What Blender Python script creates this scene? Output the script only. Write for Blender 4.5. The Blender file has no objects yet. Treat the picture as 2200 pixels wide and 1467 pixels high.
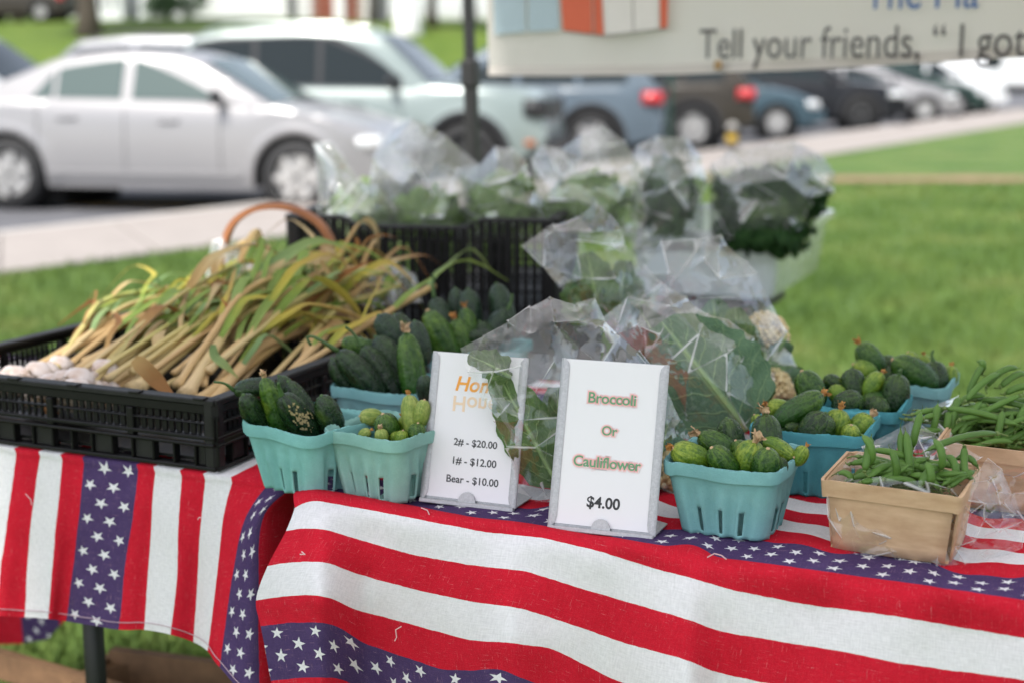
import bpy, bmesh, math, random
from mathutils import Vector, Matrix, noise
import numpy as np

# ------------------------------------------------------------------ camera, sky, sun
SC = bpy.context.scene
COL = SC.collection
HC = 1.22                                   # eye height
PITCH = math.atan(583.5 / 3055.6)
cam_d = bpy.data.cameras.new('camera')
cam = bpy.data.objects.new('camera', cam_d)
COL.objects.link(cam)
cam_d.lens = 50
cam_d.sensor_width = 36
cam_d.clip_start = 0.05
cam_d.clip_end = 400
cam.location = (0, 0, HC)
cam.rotation_euler = (math.pi / 2 - PITCH, 0, 0)
cam_d.dof.use_dof = True
cam_d.dof.focus_distance = 1.5
cam_d.dof.aperture_fstop = 3.3
SC.camera = cam

SUN_EL, SUN_AZ = math.radians(56), math.radians(215)     # compass angle of the sun, from +Y clockwise
world = bpy.data.worlds.new('World')
SC.world = world
world.use_nodes = True
wn = world.node_tree
for n in list(wn.nodes):
    wn.nodes.remove(n)
sky = wn.nodes.new('ShaderNodeTexSky')
sky.sky_type = 'NISHITA'
sky.sun_disc = False
sky.sun_elevation = SUN_EL
sky.sun_rotation = SUN_AZ
sky.air_density = 1.0
sky.dust_density = 2.0
sky.ozone_density = 1.0
hs = wn.nodes.new('ShaderNodeHueSaturation')
hs.inputs['Saturation'].default_value = 0.5
bg = wn.nodes.new('ShaderNodeBackground')
bg.inputs['Strength'].default_value = 0.11
wo = wn.nodes.new('ShaderNodeOutputWorld')
wn.links.new(sky.outputs[0], hs.inputs['Color'])
wn.links.new(hs.outputs[0], bg.inputs[0])
wn.links.new(bg.outputs[0], wo.inputs[0])

sun_d = bpy.data.lights.new('sun', 'SUN')
sun_d.energy = 2.3
sun_d.angle = math.radians(9)
sun_d.color = (1.0, 0.965, 0.91)
sun = bpy.data.objects.new('sun', sun_d)
COL.objects.link(sun)
_dir = Vector((math.sin(SUN_AZ) * math.cos(SUN_EL), math.cos(SUN_AZ) * math.cos(SUN_EL), math.sin(SUN_EL)))
sun.rotation_euler = (-_dir).to_track_quat('-Z', 'Y').to_euler()

vs = SC.view_settings
vs.view_transform = 'Standard'
vs.look = 'None'
vs.gamma = 1
vs.use_curve_mapping = False
vs.exposure = 1.42
SC.render.engine = 'CYCLES'
SC.cycles.use_denoising = True
SC.cycles.max_bounces = 10
SC.cycles.transparent_max_bounces = 48
SC.cycles.transmission_bounces = 8
SC.cycles.glossy_bounces = 4
SC.cycles.diffuse_bounces = 3
SC.cycles.caustics_reflective = False
SC.cycles.caustics_refractive = False

# ------------------------------------------------------------------ geometry helpers
CP, SP, FPX = math.cos(PITCH), math.sin(PITCH), 3055.6
def _ray(px, py):
    a = (px - 1100) / FPX; b = (733.5 - py) / FPX
    return Vector((a, CP + b * SP, -SP + b * CP))
def onz(px, py, z):
    """point of the level z seen in that direction"""
    d = _ray(px, py); return Vector((0, 0, HC)) + d * ((z - HC) / d.z)
def ony(px, py, Y):
    """point at distance Y seen in that direction"""
    d = _ray(px, py); return Vector((0, 0, HC)) + d * (Y / d.y)
def onplane(px, py, P0, N):
    d = _ray(px, py); o = Vector((0, 0, HC))
    return o + d * ((P0 - o).dot(N) / d.dot(N))
def pxm(p):
    """photo pixels per metre at a point"""
    return FPX / (p.y * CP - (p.z - HC) * SP)

def tag(o, label=None, cat=None, group=None, kind=None):
    if label: o['label'] = label
    if cat: o['category'] = cat
    if group: o['group'] = group
    if kind: o['kind'] = kind
    return o
def empty(name, loc=(0, 0, 0), rz=0.0):
    o = bpy.data.objects.new(name, None)
    o.empty_display_size = 0.05
    COL.objects.link(o); o.location = loc; o.rotation_euler = (0, 0, rz)
    return o
def link_mesh(name, me, parent=None, loc=None, rot=None):
    o = bpy.data.objects.new(name, me)
    COL.objects.link(o)
    if parent is not None: o.parent = parent
    if loc is not None: o.location = loc
    if rot is not None: o.rotation_euler = rot
    return o

class MB:
    """collects vertices and faces for one mesh"""
    def __init__(s): s.v = []; s.f = []; s.m = []; s.uv = {}
    def add(s, verts, faces, mi=0, uvs=None):
        b = len(s.v); s.v += [tuple(q) for q in verts]
        for k, f in enumerate(faces):
            s.f.append(tuple(b + i for i in f)); s.m.append(mi)
        if uvs is not None:
            for i, q in enumerate(uvs): s.uv[b + i] = q
        return s
    def box(s, ctr, d, mi=0, M=None, bev=0.0):
        x, y, z = d[0] / 2, d[1] / 2, d[2] / 2
        if bev <= 0:
            vs = [(-x,-y,-z),(x,-y,-z),(x,y,-z),(-x,y,-z),(-x,-y,z),(x,-y,z),(x,y,z),(-x,y,z)]
            fs = [(0,3,2,1),(4,5,6,7),(0,1,5,4),(1,2,6,5),(2,3,7,6),(3,0,4,7)]
        else:
            b = min(bev, x * .9, y * .9, z * .9); vs = []; fs = []
            for sz in (-1, 1):
                for (sx, sy) in ((-1,-1),(1,-1),(1,1),(-1,1)):
                    vs += [(sx*(x-b), sy*(y-b), sz*z), (sx*x, sy*(y-b), sz*(z-b)), (sx*(x-b), sy*y, sz*(z-b))]
            def I(k, c, w): return (k * 4 + c) * 3 + w
            fs.append(tuple(I(0, c, 0) for c in (3,2,1,0))); fs.append(tuple(I(1, c, 0) for c in (0,1,2,3)))
            fs.append((I(0,0,2),I(0,1,2),I(1,1,2),I(1,0,2))); fs.append((I(0,2,2),I(0,3,2),I(1,3,2),I(1,2,2)))
            fs.append((I(0,1,1),I(0,2,1),I(1,2,1),I(1,1,1))); fs.append((I(0,3,1),I(0,0,1),I(1,0,1),I(1,3,1)))
            for k in (0, 1):
                for (c0, c1, w) in ((0,1,2),(1,2,1),(2,3,2),(3,0,1)):
                    q = (I(k,c0,0), I(k,c1,0), I(k,c1,w), I(k,c0,w))
                    fs.append(q if k == 0 else q[::-1])
            for c in range(4):
                w0, w1 = (2, 1) if c in (1, 3) else (1, 2)
                fs.append((I(0,c,w0), I(1,c,w0), I(1,c,w1), I(0,c,w1)))
            for k in (0, 1):
                for c in range(4): fs.append((I(k,c,0), I(k,c,1), I(k,c,2)))
        ctr = Vector(ctr)
        vs = [(M @ Vector(q) if M else Vector(q)) + ctr for q in vs]
        return s.add(vs, fs, mi)
    def grid(s, rows, mi=0, uvs=None, close=False, flip=False):
        """rows: list of equal-length lists of points"""
        n = len(rows[0]); vs = [q for r in rows for q in r]; fs = []
        for i in range(len(rows) - 1):
            for j in range(n if close else n - 1):
                j2 = (j + 1) % n
                q = (i*n+j, i*n+j2, (i+1)*n+j2, (i+1)*n+j)
                fs.append(q[::-1] if flip else q)
        return s.add(vs, fs, mi, [u for r in uvs for u in r] if uvs else None)
    def tube(s, pts, rads, seg=8, mi=0, cap=True, flat=1.0):
        pts = [Vector(q) for q in pts]; n = len(pts)
        if not hasattr(rads, '__len__'): rads = [rads] * n
        rows = []; up = None
        for i in range(n):
            t = (pts[min(i+1, n-1)] - pts[max(i-1, 0)]).normalized()
            if up is None: up = Vector((0,0,1)) if abs(t.z) < .9 else Vector((1,0,0))
            a = t.cross(up)
            if a.length < 1e-6: a = t.orthogonal()
            a.normalize(); b = a.cross(t).normalized(); up = b
            rows.append([pts[i] + (a*math.cos(k*2*math.pi/seg) + b*math.sin(k*2*math.pi/seg)*flat) * rads[i] for k in range(seg)])
        base = len(s.v)
        s.grid(rows, mi, close=True)
        if cap:
            s.f.append(tuple(base + k for k in range(seg))[::-1]); s.m.append(mi)
            s.f.append(tuple(base + (n-1)*seg + k for k in range(seg))); s.m.append(mi)
        return s
    def lathe(s, prof, seg=24, mi=0, M=None, mod=None):
        """prof: list of (r, z) from one end to the other, mod(ang, i) -> radius factor"""
        rows = []
        for i, (r, z) in enumerate(prof):
            row = []
            for k in range(seg):
                a = k * 2 * math.pi / seg; rr = r * (mod(a, i) if mod else 1)
                q = Vector((rr * math.cos(a), rr * math.sin(a), z)); row.append(M @ q if M else q)
            rows.append(row)
        return s.grid(rows, mi, close=True)
    def poly(s, pts, thick=None, mi=0):
        """a flat polygon, or a prism when thick (a vector) is given"""
        n = len(pts); pts = [Vector(q) for q in pts]
        if thick is None: return s.add(pts, [tuple(range(n))], mi)
        th = Vector(thick); vs = pts + [q + th for q in pts]
        fs = [tuple(range(n))[::-1], tuple(range(n, 2*n))] + [(i, (i+1)%n, n+(i+1)%n, n+i) for i in range(n)]
        return s.add(vs, fs, mi)
    def mesh(s, name, mats, smooth=False, ang=None):
        me = bpy.data.meshes.new(name)
        me.from_pydata(s.v, [], s.f)
        for m in (mats if isinstance(mats, (list, tuple)) else [mats]): me.materials.append(m)
        me.polygons.foreach_set('material_index', s.m)
        if s.uv:
            l = me.uv_layers.new(name='UVMap')
            for lp in me.loops: l.data[lp.index].uv = s.uv.get(lp.vertex_index, (0, 0))
        if smooth: me.polygons.foreach_set('use_smooth', [True] * len(me.polygons))
        me.update()
        if ang is not None:
            me.polygons.foreach_set('use_smooth', [True] * len(me.polygons))
            me.set_sharp_from_angle(angle=math.radians(ang))
        return me
    def build(s, name, mats, parent=None, smooth=False, ang=None, loc=None, rot=None):
        return link_mesh(name, s.mesh(name, mats, smooth, ang), parent, loc, rot)

def catmull(pts, n):
    """n points along a smooth curve through pts"""
    P = [Vector(q) for q in pts]; m = len(P) - 1; out = []
    for k in range(n):
        t = k / (n - 1) * m; i = min(int(t), m - 1); f = t - i
        p0, p1, p2, p3 = P[max(i-1, 0)], P[i], P[i+1], P[min(i+2, m)]
        out.append(.5 * ((2*p1) + (p2-p0)*f + (2*p0-5*p1+4*p2-p3)*f*f + (3*p1-p0-3*p2+p3)*f**3))
    return out
def interp(x, xs, ys):
    return float(np.interp(x, xs, ys))
def sm(x, a, b):
    t = min(1, max(0, (x - a) / (b - a))); return t * t * (3 - 2 * t)

# ------------------------------------------------------------------ material helpers
def newmat(name):
    m = bpy.data.materials.new(name); m.use_nodes = True
    nt = m.node_tree
    return m, nt, nt.nodes['Principled BSDF'], nt.nodes['Material Output']
def N(nt, kind, **kw):
    n = nt.nodes.new(kind)
    for k, v in kw.items():
        if k in ('operation', 'blend_type', 'data_type', 'noise_dimensions', 'feature', 'musgrave_type', 'wave_type', 'bands_direction', 'attribute_name', 'noise_type', 'wave_profile', 'distance'):
            setattr(n, k, v)
        else: n.inputs[k.replace('_', ' ')].default_value = v
    return n
def M_(nt, op, a, b=None, c=None):
    n = nt.nodes.new('ShaderNodeMath'); n.operation = op
    for i, q in enumerate((a, b, c)):
        if q is None: continue
        if isinstance(q, (int, float)): n.inputs[i].default_value = q
        else: nt.links.new(q, n.inputs[i])
    return n.outputs[0]
def mixc(nt, fac, a, b, mode='MIX'):
    n = nt.nodes.new('ShaderNodeMix'); n.data_type = 'RGBA'; n.blend_type = mode
    for sock, q in ((n.inputs[0], fac), (n.inputs[6], a), (n.inputs[7], b)):
        if isinstance(q, (int, float)): sock.default_value = q
        elif isinstance(q, (tuple, list)): sock.default_value = (*q[:3], 1)
        else: nt.links.new(q, sock)
    return n.outputs[2]
def coords(nt, which='Object', scale=None):
    tc = nt.nodes.new('ShaderNodeTexCoord'); o = tc.outputs[which]
    if scale is not None:
        mp = nt.nodes.new('ShaderNodeMapping'); nt.links.new(o, mp.inputs[0])
        mp.inputs['Scale'].default_value = scale if hasattr(scale, '__len__') else (scale,)*3
        o = mp.outputs[0]
    return o
def noise_(nt, co, scale, detail=4, rough=.55):
    n = nt.nodes.new('ShaderNodeTexNoise'); nt.links.new(co, n.inputs['Vector'])
    n.inputs['Scale'].default_value = scale; n.inputs['Detail'].default_value = detail; n.inputs['Roughness'].default_value = rough
    return n.outputs[0]
def ramp(nt, fac, stops):
    n = nt.nodes.new('ShaderNodeValToRGB'); nt.links.new(fac, n.inputs[0]); e = n.color_ramp.elements
    while len(e) > 1: e.remove(e[0])
    e[0].position = stops[0][0]; e[0].color = (*stops[0][1][:3], 1)
    for p, c in stops[1:]:
        q = e.new(p); q.color = (*c[:3], 1)
    return n.outputs[0]
def bump(nt, bs, h, strength=.3, dist=.002):
    b = nt.nodes.new('ShaderNodeBump'); b.inputs['Strength'].default_value = strength; b.inputs['Distance'].default_value = dist
    nt.links.new(h, b.inputs['Height']); nt.links.new(b.outputs[0], bs.inputs['Normal'])
def mat(name, col, rough=.5, metal=0, spec=.5, var=.0, vscale=30, bmp=0, bscale=200, coat=0, col2=None, sss=0):
    """plain procedural surface: base colour with noise variation and fine relief"""
    m, nt, bs, out = newmat(name)
    bs.inputs['Roughness'].default_value = rough; bs.inputs['Metallic'].default_value = metal
    bs.inputs['Specular IOR Level'].default_value = spec; bs.inputs['Coat Weight'].default_value = coat
    co = coords(nt)
    c2 = col2 or tuple(x * (1 - var) for x in col)
    nz = noise_(nt, co, vscale, 5)
    cc = ramp(nt, nz, [(.3, c2), (.7, col)])
    nt.links.new(cc, bs.inputs['Base Color'])
    if bmp: bump(nt, bs, noise_(nt, co, bscale, 4), bmp, .001)
    return m
def lin(r, g, b):
    f = lambda x: (x/255/12.92) if x/255 <= .04045 else ((x/255 + .055)/1.055)**2.4
    return (f(r), f(g), f(b))
R_ = random.Random(7)
# ------------------------------------------------------------------ the setting
RZ = -0.10                                   # level of the car park
def m_grass(name, c1, c2, c3):
    m, nt, bs, out = newmat(name)
    co = coords(nt)
    a = noise_(nt, co, .9, 7, .7); b = noise_(nt, co, 60, 4, .7)
    c = ramp(nt, a, [(.32, c1), (.52, c2), (.72, c3)])
    c = mixc(nt, .55, c, ramp(nt, b, [(.25, (.3,.3,.3)), (.75, (1.25,1.25,1.2))]), 'MULTIPLY')
    nt.links.new(c, bs.inputs['Base Color']); bs.inputs['Roughness'].default_value = .7
    bs.inputs['Specular IOR Level'].default_value = .2
    bump(nt, bs, b, .8, .02)
    return m
GRASS = m_grass('grass', (.058,.112,.020), (.105,.178,.036), (.21,.222,.07))
BLADE = m_grass('grass_blades', (.068,.132,.022), (.125,.20,.042), (.25,.258,.085))
BANK = m_grass('bank_grass', (.075,.13,.018), (.11,.17,.026), (.16,.20,.035))
ASPHALT = mat('asphalt', (.13,.13,.14), .85, spec=.3, var=.3, vscale=2.5, bmp=.4, bscale=300)
CONCRETE = mat('sidewalk_concrete', (.32,.285,.26), .85, spec=.3, var=.14, vscale=3, bmp=.3, bscale=150)
KERBM = mat('kerb_concrete', (.48,.46,.43), .85, spec=.3, var=.2, vscale=4)
YELLOW = mat('yellow_road_paint', (.62,.38,.05), .7, var=.35, vscale=8)
DIRT = mat('bare_earth', (.30,.20,.13), .95, spec=.1, var=.35, vscale=5, bmp=.6, bscale=60)

mb = MB(); mb.add([(-160,-40,RZ),(160,-40,RZ),(160,200,RZ),(-160,200,RZ)], [(0,1,2,3)])
tag(mb.build('car_park_asphalt', ASPHALT), 'grey asphalt of the car park beyond the sidewalk', kind='structure')

near = [(-14,-5.2), (-3.11,8.56), (-1.64,10.5), (4.50,20.6), (13.73,36.5), (26,58)]      # lawn edge of the sidewalk
far = [(-15.2,-4.0), (-3.85,10.67), (-2.65,12.46), (3.2,22.0), (12.2,38.4), (24.4,60)]   # kerb side of the sidewalk
near = [Vector((x, y, 0)) for x, y in near]; far = [Vector((x, y, 0)) for x, y in far]
mb = MB(); L0 = [Vector((-14,-12,0)), *near, Vector((60,58,0)), Vector((60,-12,0))]
n = len(L0); mb.add([(q.x,q.y,0.0) for q in L0] + [(q.x,q.y,RZ-.05) for q in L0], [tuple(range(n))[::-1]] + [(i,(i+1)%n,n+(i+1)%n,n+i) for i in range(n)])
tag(mb.build('lawn', GRASS), 'mown green lawn around the stall', kind='structure')

# sidewalk of separate concrete slabs with joints between them
sw = empty('sidewalk'); tag(sw, 'pale concrete sidewalk running past the parked cars', kind='structure')
mb = MB()
for i in range(len(near) - 1):
    mb.add([(near[i].x,near[i].y,-.012),(near[i+1].x,near[i+1].y,-.012),(far[i+1].x,far[i+1].y,-.012),(far[i].x,far[i].y,-.012)], [(0,1,2,3)])
mb.build('joint_bed', mat('joint_sand', (.25,.22,.19), .95), sw)
slab_no = 0
for i in range(len(near) - 1):
    ln = (near[i+1] - near[i]).length; k = max(1, round(ln / 1.5))
    for j in range(k):
        a, b = j / k, (j + 1) / k; g = .008 / ln
        q = [near[i].lerp(near[i+1], a + g), near[i].lerp(near[i+1], b - g), far[i].lerp(far[i+1], b - g), far[i].lerp(far[i+1], a + g)]
        h = .012 + R_.uniform(0, .006)
        mb = MB(); mb.add([(p.x,p.y,h) for p in q] + [(p.x,p.y,-.01) for p in q], [(0,1,2,3),(0,4,5,1),(1,5,6,2),(2,6,7,3),(3,7,4,0)])
        mb.build('paving_slab', CONCRETE, sw)
kb = empty('kerb'); tag(kb, 'concrete kerb between sidewalk and car park', kind='structure')
for i in range(len(far) - 1):
    d = (far[i+1] - far[i]); ln = d.length; d.normalize(); nrm = Vector((-d.y, d.x, 0)); k = max(1, round(ln / 2.4))
    for j in range(k):
        p0 = far[i] + d * (ln * j / k + .006); p1 = far[i] + d * (ln * (j + 1) / k - .006)
        mb = MB(); mb.add([(*p0.xy,.016),(*p1.xy,.016),(*(p1+nrm*.15).xy,.010),(*(p0+nrm*.15).xy,.010),
                           (*p0.xy,RZ),(*p1.xy,RZ),(*(p1+nrm*.17).xy,RZ),(*(p0+nrm*.17).xy,RZ)],
                          [(0,1,2,3),(0,3,7,4),(3,2,6,7),(2,1,5,6),(1,0,4,5)])
        mb.build('kerb_stone', KERBM, kb)
# painted stall lines
def stall_line(a, b, w, label):
    a, b = Vector((*a, RZ + .004)), Vector((*b, RZ + .004)); d = (b - a).normalized(); n_ = Vector((-d.y, d.x, 0)) * w / 2
    mb = MB(); mb.add([a - n_, b - n_, b + n_, a + n_], [(0,1,2,3)])
    return tag(mb.build('stall_line', YELLOW), label, kind='structure')
p0 = onz(-300, 437, RZ); p1 = onz(575, 447, RZ)
stall_line((p0.x, p0.y), (p1.x, p1.y), .26, 'yellow stall line painted beside the silver sedan')
# narrow worn path across the lawn
mb = MB(); rows = []
for k in range(26):
    t = k / 25; x = 2.2 + t * 9; y = 16.1 + .25 * math.sin(t * 5) * t
    w = .40 + .06 * math.sin(k * 1.7)
    rows.append([(x, y - w, .006), (x, y + w, .006)])
mb.grid(rows, flip=True); tag(mb.build('worn_path', DIRT), 'narrow brown worn path crossing the lawn', kind='structure')
# rising bank with lawn on the far side of the car park
mb = MB(); rows = []
for (y, z) in [(40,RZ-.02),(41,.25),(46,1.3),(52,2.4),(58,3.1),(75,3.6),(140,6)]:
    rows.append([(x, y + 2*math.sin(x*.15), z + .12*math.sin(x*.4)) for x in range(-110, 6, 5)])
mb.grid(rows); tag(mb.build('grass_bank', BANK, smooth=True), 'sunlit grass bank rising behind the car park', kind='structure')

# grass blades standing on the lawn
rs = np.random.RandomState(3)
def inside_lawn(x, y):
    xs = np.array([q.x for q in near]); ys = np.array([q.y for q in near])
    return y < np.interp(x, xs, ys) - .03
NB = 120000
yy = 1.2 * (16.0 / 1.2) ** rs.rand(NB); xx = (rs.rand(NB) * 2 - 1) * (yy * .42 + .25)
ok = inside_lawn(xx, yy) & ~((np.abs(yy - 16.1) < .5) & (xx > 2.2)); xx, yy = xx[ok], yy[ok]
nb = len(xx); hh = rs.uniform(.02, .055, nb) * (1 + .25 * (yy > 6)); an = rs.rand(nb) * 6.283; ww = rs.uniform(.0016, .0032, nb) * (1 + yy * .22)
lx, ly = rs.normal(0, .016, nb), rs.normal(0, .016, nb)
V = np.zeros((nb, 3, 3)); V[:,0] = np.stack([xx - ww*np.cos(an), yy - ww*np.sin(an), 0*xx], 1)
V[:,1] = np.stack([xx + ww*np.cos(an), yy + ww*np.sin(an), 0*xx], 1); V[:,2] = np.stack([xx + lx, yy + ly, hh], 1)
me = bpy.data.meshes.new('grass_blades'); me.from_pydata(V.reshape(-1,3).tolist(), [], np.arange(nb*3).reshape(-1,3).tolist()); me.materials.append(BLADE)
tag(link_mesh('grass_blades', me), 'short green grass blades of the lawn', 'grass', kind='stuff')
# ------------------------------------------------------------------ parked cars
GLASS = mat('car_glass', (.012,.018,.02), .08, spec=.25)
GLASSL = mat('car_glass_pale', (.055,.085,.08), .08, spec=.5)
TYRE = mat('tyre_rubber', (.016,.016,.017), .75, var=.3)
RIM = mat('alloy_rim', (.60,.59,.58), .35, metal=.6, var=.15)
RIMD = mat('dark_rim', (.05,.05,.05), .45, metal=.3)
TRIM = mat('black_trim', (.02,.02,.022), .55)
WELL = mat('wheel_well', (.008,.008,.008), .9)
CHROME = mat('chrome', (.75,.75,.75), .12, metal=1)
LAMPR = mat('red_lamp', (.5,.015,.02), .15, coat=.6)
LAMPW = mat('clear_lamp', (.6,.62,.63), .1, coat=.8)
LAMPO = mat('amber_lamp', (.40,.11,.025), .35)
def paint(name, c, metal=.35, rough=.28): return mat(name, c, rough, metal=metal if max(c) > .2 else 0, spec=.5 if max(c) > .2 else .22, coat=.25 if max(c) > .2 else 0, var=.03, vscale=2)

WHEELS = {}
def wheel_mesh(r, w, spokes, dark):
    key = (r, w, spokes, dark)
    if key in WHEELS: return WHEELS[key]
    Mx = Matrix.Rotation(math.pi/2, 4, 'X')            # axis along Y, outer face at -y
    t = MB(); t.lathe([(r*.66,-w/2),(r*.72,-w/2-.005),(r*.93,-w/2),(r,-w/2+.04),(r,w/2-.04),(r*.93,w/2),(r*.66,w/2)], 40, M=Mx)
    rim = MB(); rim.lathe([(r*.67,w/2-.01),(r*.67,-w/2+.005),(r*.62,-w/2-.004),(r*.60,-w/2+.01),(r*.58,w/2-.06),(.02,w/2-.06)], 40, M=Mx)
    sp = []
    for k in range(spokes):
        a = k * 2 * math.pi / spokes; q = MB()
        Rm = Matrix.Rotation(a, 4, 'Y')
        pts = [(-r*.07,.0,r*.12),(r*.07,0,r*.12),(r*.085,0,r*.61),(-r*.085,0,r*.61)]
        q.poly([Rm @ Vector((x, w/2-.012 if False else -w/2+.004, z)) for x, y, z in pts], Rm @ Vector((0,.03,0)))
        sp.append(q.mesh('spoke', RIMD if dark else RIM))
    hub = MB(); hub.lathe([(r*.19,w*.2-w/2+.0),(r*.19,-w/2-.004),(r*.12,-w/2-.014),(.004,-w/2-.016)], 20, M=Mx)
    # Rotation about X by 90deg maps +z to -y: profile z is outward
    WHEELS[key] = (t.mesh('tyre', TYRE, smooth=True), rim.mesh('rim', RIMD if dark else RIM, ang=40), sp, hub.mesh('hub', TRIM if dark else RIM, ang=40))
    return WHEELS[key]

def car(name, label, group, p_front, heading, spec, col):
    """spec gives the real dimensions; p_front is where the near front wheel meets the ground"""
    S = spec; L, W, wb, r = S['L'], S['W'], S['wb'], S['r']
    xr = S['xr']; xf = xr + wb                           # axle stations from the rear bumper
    root = empty(name, (0,0,0), heading); tag(root, label, 'car', group)
    side = S.get('near', -1)                             # which side of the car faces the lens
    off = Matrix.Rotation(heading, 4, 'Z') @ Vector((xf, side * W * .46, 0))
    root.location = Vector((p_front.x, p_front.y, RZ)) - off
    tx, tz = zip(*S['top']); gx, gz = zip(*S['roof'])
    sill = S.get('sill', .24); ar = r * 1.16; bx, bz = zip(*S['belt'])
    def bottom(x):
        z = sill + .10 * sm(abs(x - L/2), L*.40, L*.5)
        for xa in (xr, xf):
            d = abs(x - xa)
            if d < ar: z = max(z, r + math.sqrt(ar*ar - d*d) - (0 if True else 0))
        return z
    def halfw(x, z):
        w = W / 2
        w *= 1 - .16 * sm(x, L*.82, L) ** 1.5 - .10 * (1 - sm(x, 0, L*.14)) ** 1.5
        zz = (z - .55) / .45
        w -= .035 * zz * zz + (.03 if z < .35 else 0) * (.35 - z) / .2
        for xa in (xr, xf):                              # flared arches
            d = math.hypot(x - xa, z - r)
            if ar < d < ar * 1.18: w += .012
        return w
    xs = sorted(set([L * k / 90 for k in range(91)] + [xa + ar*math.cos(t*math.pi/16) for xa in (xr,xf) for t in range(17)]))
    NZ = 10; rows = []
    for x in xs:
        b, t = bottom(x), interp(x, tx, tz); b = min(b, t - .05)
        left = []; right = []
        for k in range(NZ + 1):
            z = b + (t - b) * k / NZ; h = halfw(x, z)
            if k == NZ: h -= .03
            right.append(Vector((x, -h, z - (.0 if k < NZ else -.012)))); left.append(Vector((x, h, z + (.012 if k == NZ else 0))))
        hT = right[-1].y
        crown = [Vector((x, hT*(1-2*j/6.), t + .012 + .035*math.sin(math.pi*j/6.))) for j in range(1, 6)]
        rows.append(right + crown + left[::-1])
    mb = MB(); mb.grid(rows)
    n = len(rows[0])
    mb.f.append(tuple(range(n))); mb.m.append(0); mb.f.append(tuple((len(rows)-1)*n + k for k in range(n))[::-1]); mb.m.append(0)
    body = mb.build('body', col, root, ang=38)
    # cabin above the belt line
    g0, g1 = gx[0], gx[-1]; tw = S.get('tumble', .16); rows = []
    gxs = [g0 + (g1 - g0) * k / 60 for k in range(61)]
    def cab(x, f, extra=0.0):
        """point on the near/far cabin side: f=0 belt, 1 roof edge"""
        zb, zr = interp(x, tx, tz) + .0, interp(x, gx, gz)
        z = zb + (zr - zb) * f
        h = W/2 - .075 - tw * max(0, (z - bz[0])) / .5 - .03 * sm(x, L*.6, L*.8)
        return Vector((x, -(h + extra), z))
    for x in gxs:
        a = [cab(x, f) for f in (0, .25, .5, .75, .93, 1)]; a[-1].y += .03
        zr = a[-1].z; e = a[-1].y
        crown = [Vector((x, e*(1-2*j/6.), zr + .028*math.sin(math.pi*j/6.))) for j in range(1, 6)]
        rows.append(a + crown + [Vector((q.x,-q.y,q.z)) for q in a[::-1]])
    mb = MB(); mb.grid(rows); mb.build('roof', S.get('roofmat', col), root, ang=45)
    # windscreen and rear window follow the sloping ends of the cabin
    def end_glass(nm, xa, xb, up):
        rws = []
        for k in range(9):
            x = xa + (xb - xa) * k / 8; e = cab(x, 1).y + .09
            zr = interp(x, gx, gz)
            dz, dx = S.get('gl', .012), (.012 if up else -.012)
            rws.append([Vector((x + dx, e*(1-2*j/8.), zr + dz + .028*math.sin(math.pi*j/8.))) for j in range(9)])
        q = MB(); q.grid(rws); q.build(nm, S.get('glass', GLASS), root, smooth=True)
    if S.get('ws'): end_glass('windscreen', *S['ws'], True)
    if S.get('rw'): end_glass('rear_window', *S['rw'], False)
    for sgn in (1, -1):
        for (xa, xb, fa0, fa1, fb0, fb1) in S['win']:    # bottom and top fractions at both ends
            rws = []
            for k in range(9):
                x = xa + (xb - xa) * k / 8; t = k / 8
                lo, hi = fa0 + (fb0 - fa0) * t, fa1 + (fb1 - fa1) * t
                rr = []
                for j in range(5):
                    q = cab(x, lo + (hi - lo) * j / 4, .006); q.y *= sgn; rr.append(q)
                rws.append(rr)
            q = MB(); q.grid(rws, flip=(sgn < 0)); q.build('side_window', S.get('glass', GLASS), root, smooth=True)
        if S.get('band'):                                # blacked-out pillars behind the glass
            xa, xb = S['band']; rws = []
            for k in range(25):
                x = xa + (xb - xa) * k / 24; hi = interp(x, [xa, xa+.12, xb-.75, xb], [.70,.88,.90,.40]); rr = []
                for j in range(5):
                    q = cab(x, .06 + (hi - .06) * j / 4, .003); q.y *= sgn; rr.append(q)
                rws.append(rr)
            q = MB(); q.grid(rws, flip=(sgn < 0)); q.build('pillar_band', TRIM, root, smooth=True)
        # door mirror
        mx = S['mirror']; q = MB()
        pz = interp(mx, tx, tz) + .10
        q.lathe([(.004,-.09),(.06,-.07),(.075,0),(.06,.06),(.004,.08)], 12, M=Matrix.Translation((mx, -sgn*(W/2+.05), pz)) @ Matrix.Rotation(math.pi/2,4,'X') @ Matrix.Scale(.7,4,(1,0,0)))
        q.box((mx+.02, -sgn*(W/2-.06), pz-.05), (.06,.16,.03))
        q.build('door_mirror', S.get('mirmat', TRIM), root, smooth=True)
        for hx in S['handles']:
            q = MB(); zz = interp(hx, tx, tz) - .13
            q.box((hx, -sgn*(halfw(hx, zz) + .012), zz), (.2,.03,.032), bev=.008); q.build('door_handle', S.get('handmat', col), body)
        for dx in S['seams']:
            q = MB(); pts = [Vector((dx, -sgn*(halfw(dx, z) + .0015), z)) for z in [sill + .12 + k*.06 for k in range(12)] if z < interp(dx, tx, tz) - .01]
            q.tube(pts, .004, 4); q.build('door_seam', TRIM, body)
        if S.get('strip'):
            xa, xb, z = S['strip']; q = MB(); rr = []
            for k in range(11):
                x = xa + (xb-xa)*k/10; rr.append([Vector((x, -sgn*(halfw(x, z+dz) + o), z+dz)) for dz, o in ((-.03,.001),(-.025,.014),(.02,.014),(.026,.001))])
            q.grid(rr, flip=(sgn<0)); q.build('side_moulding', S.get('stripmat', col), body)
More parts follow.
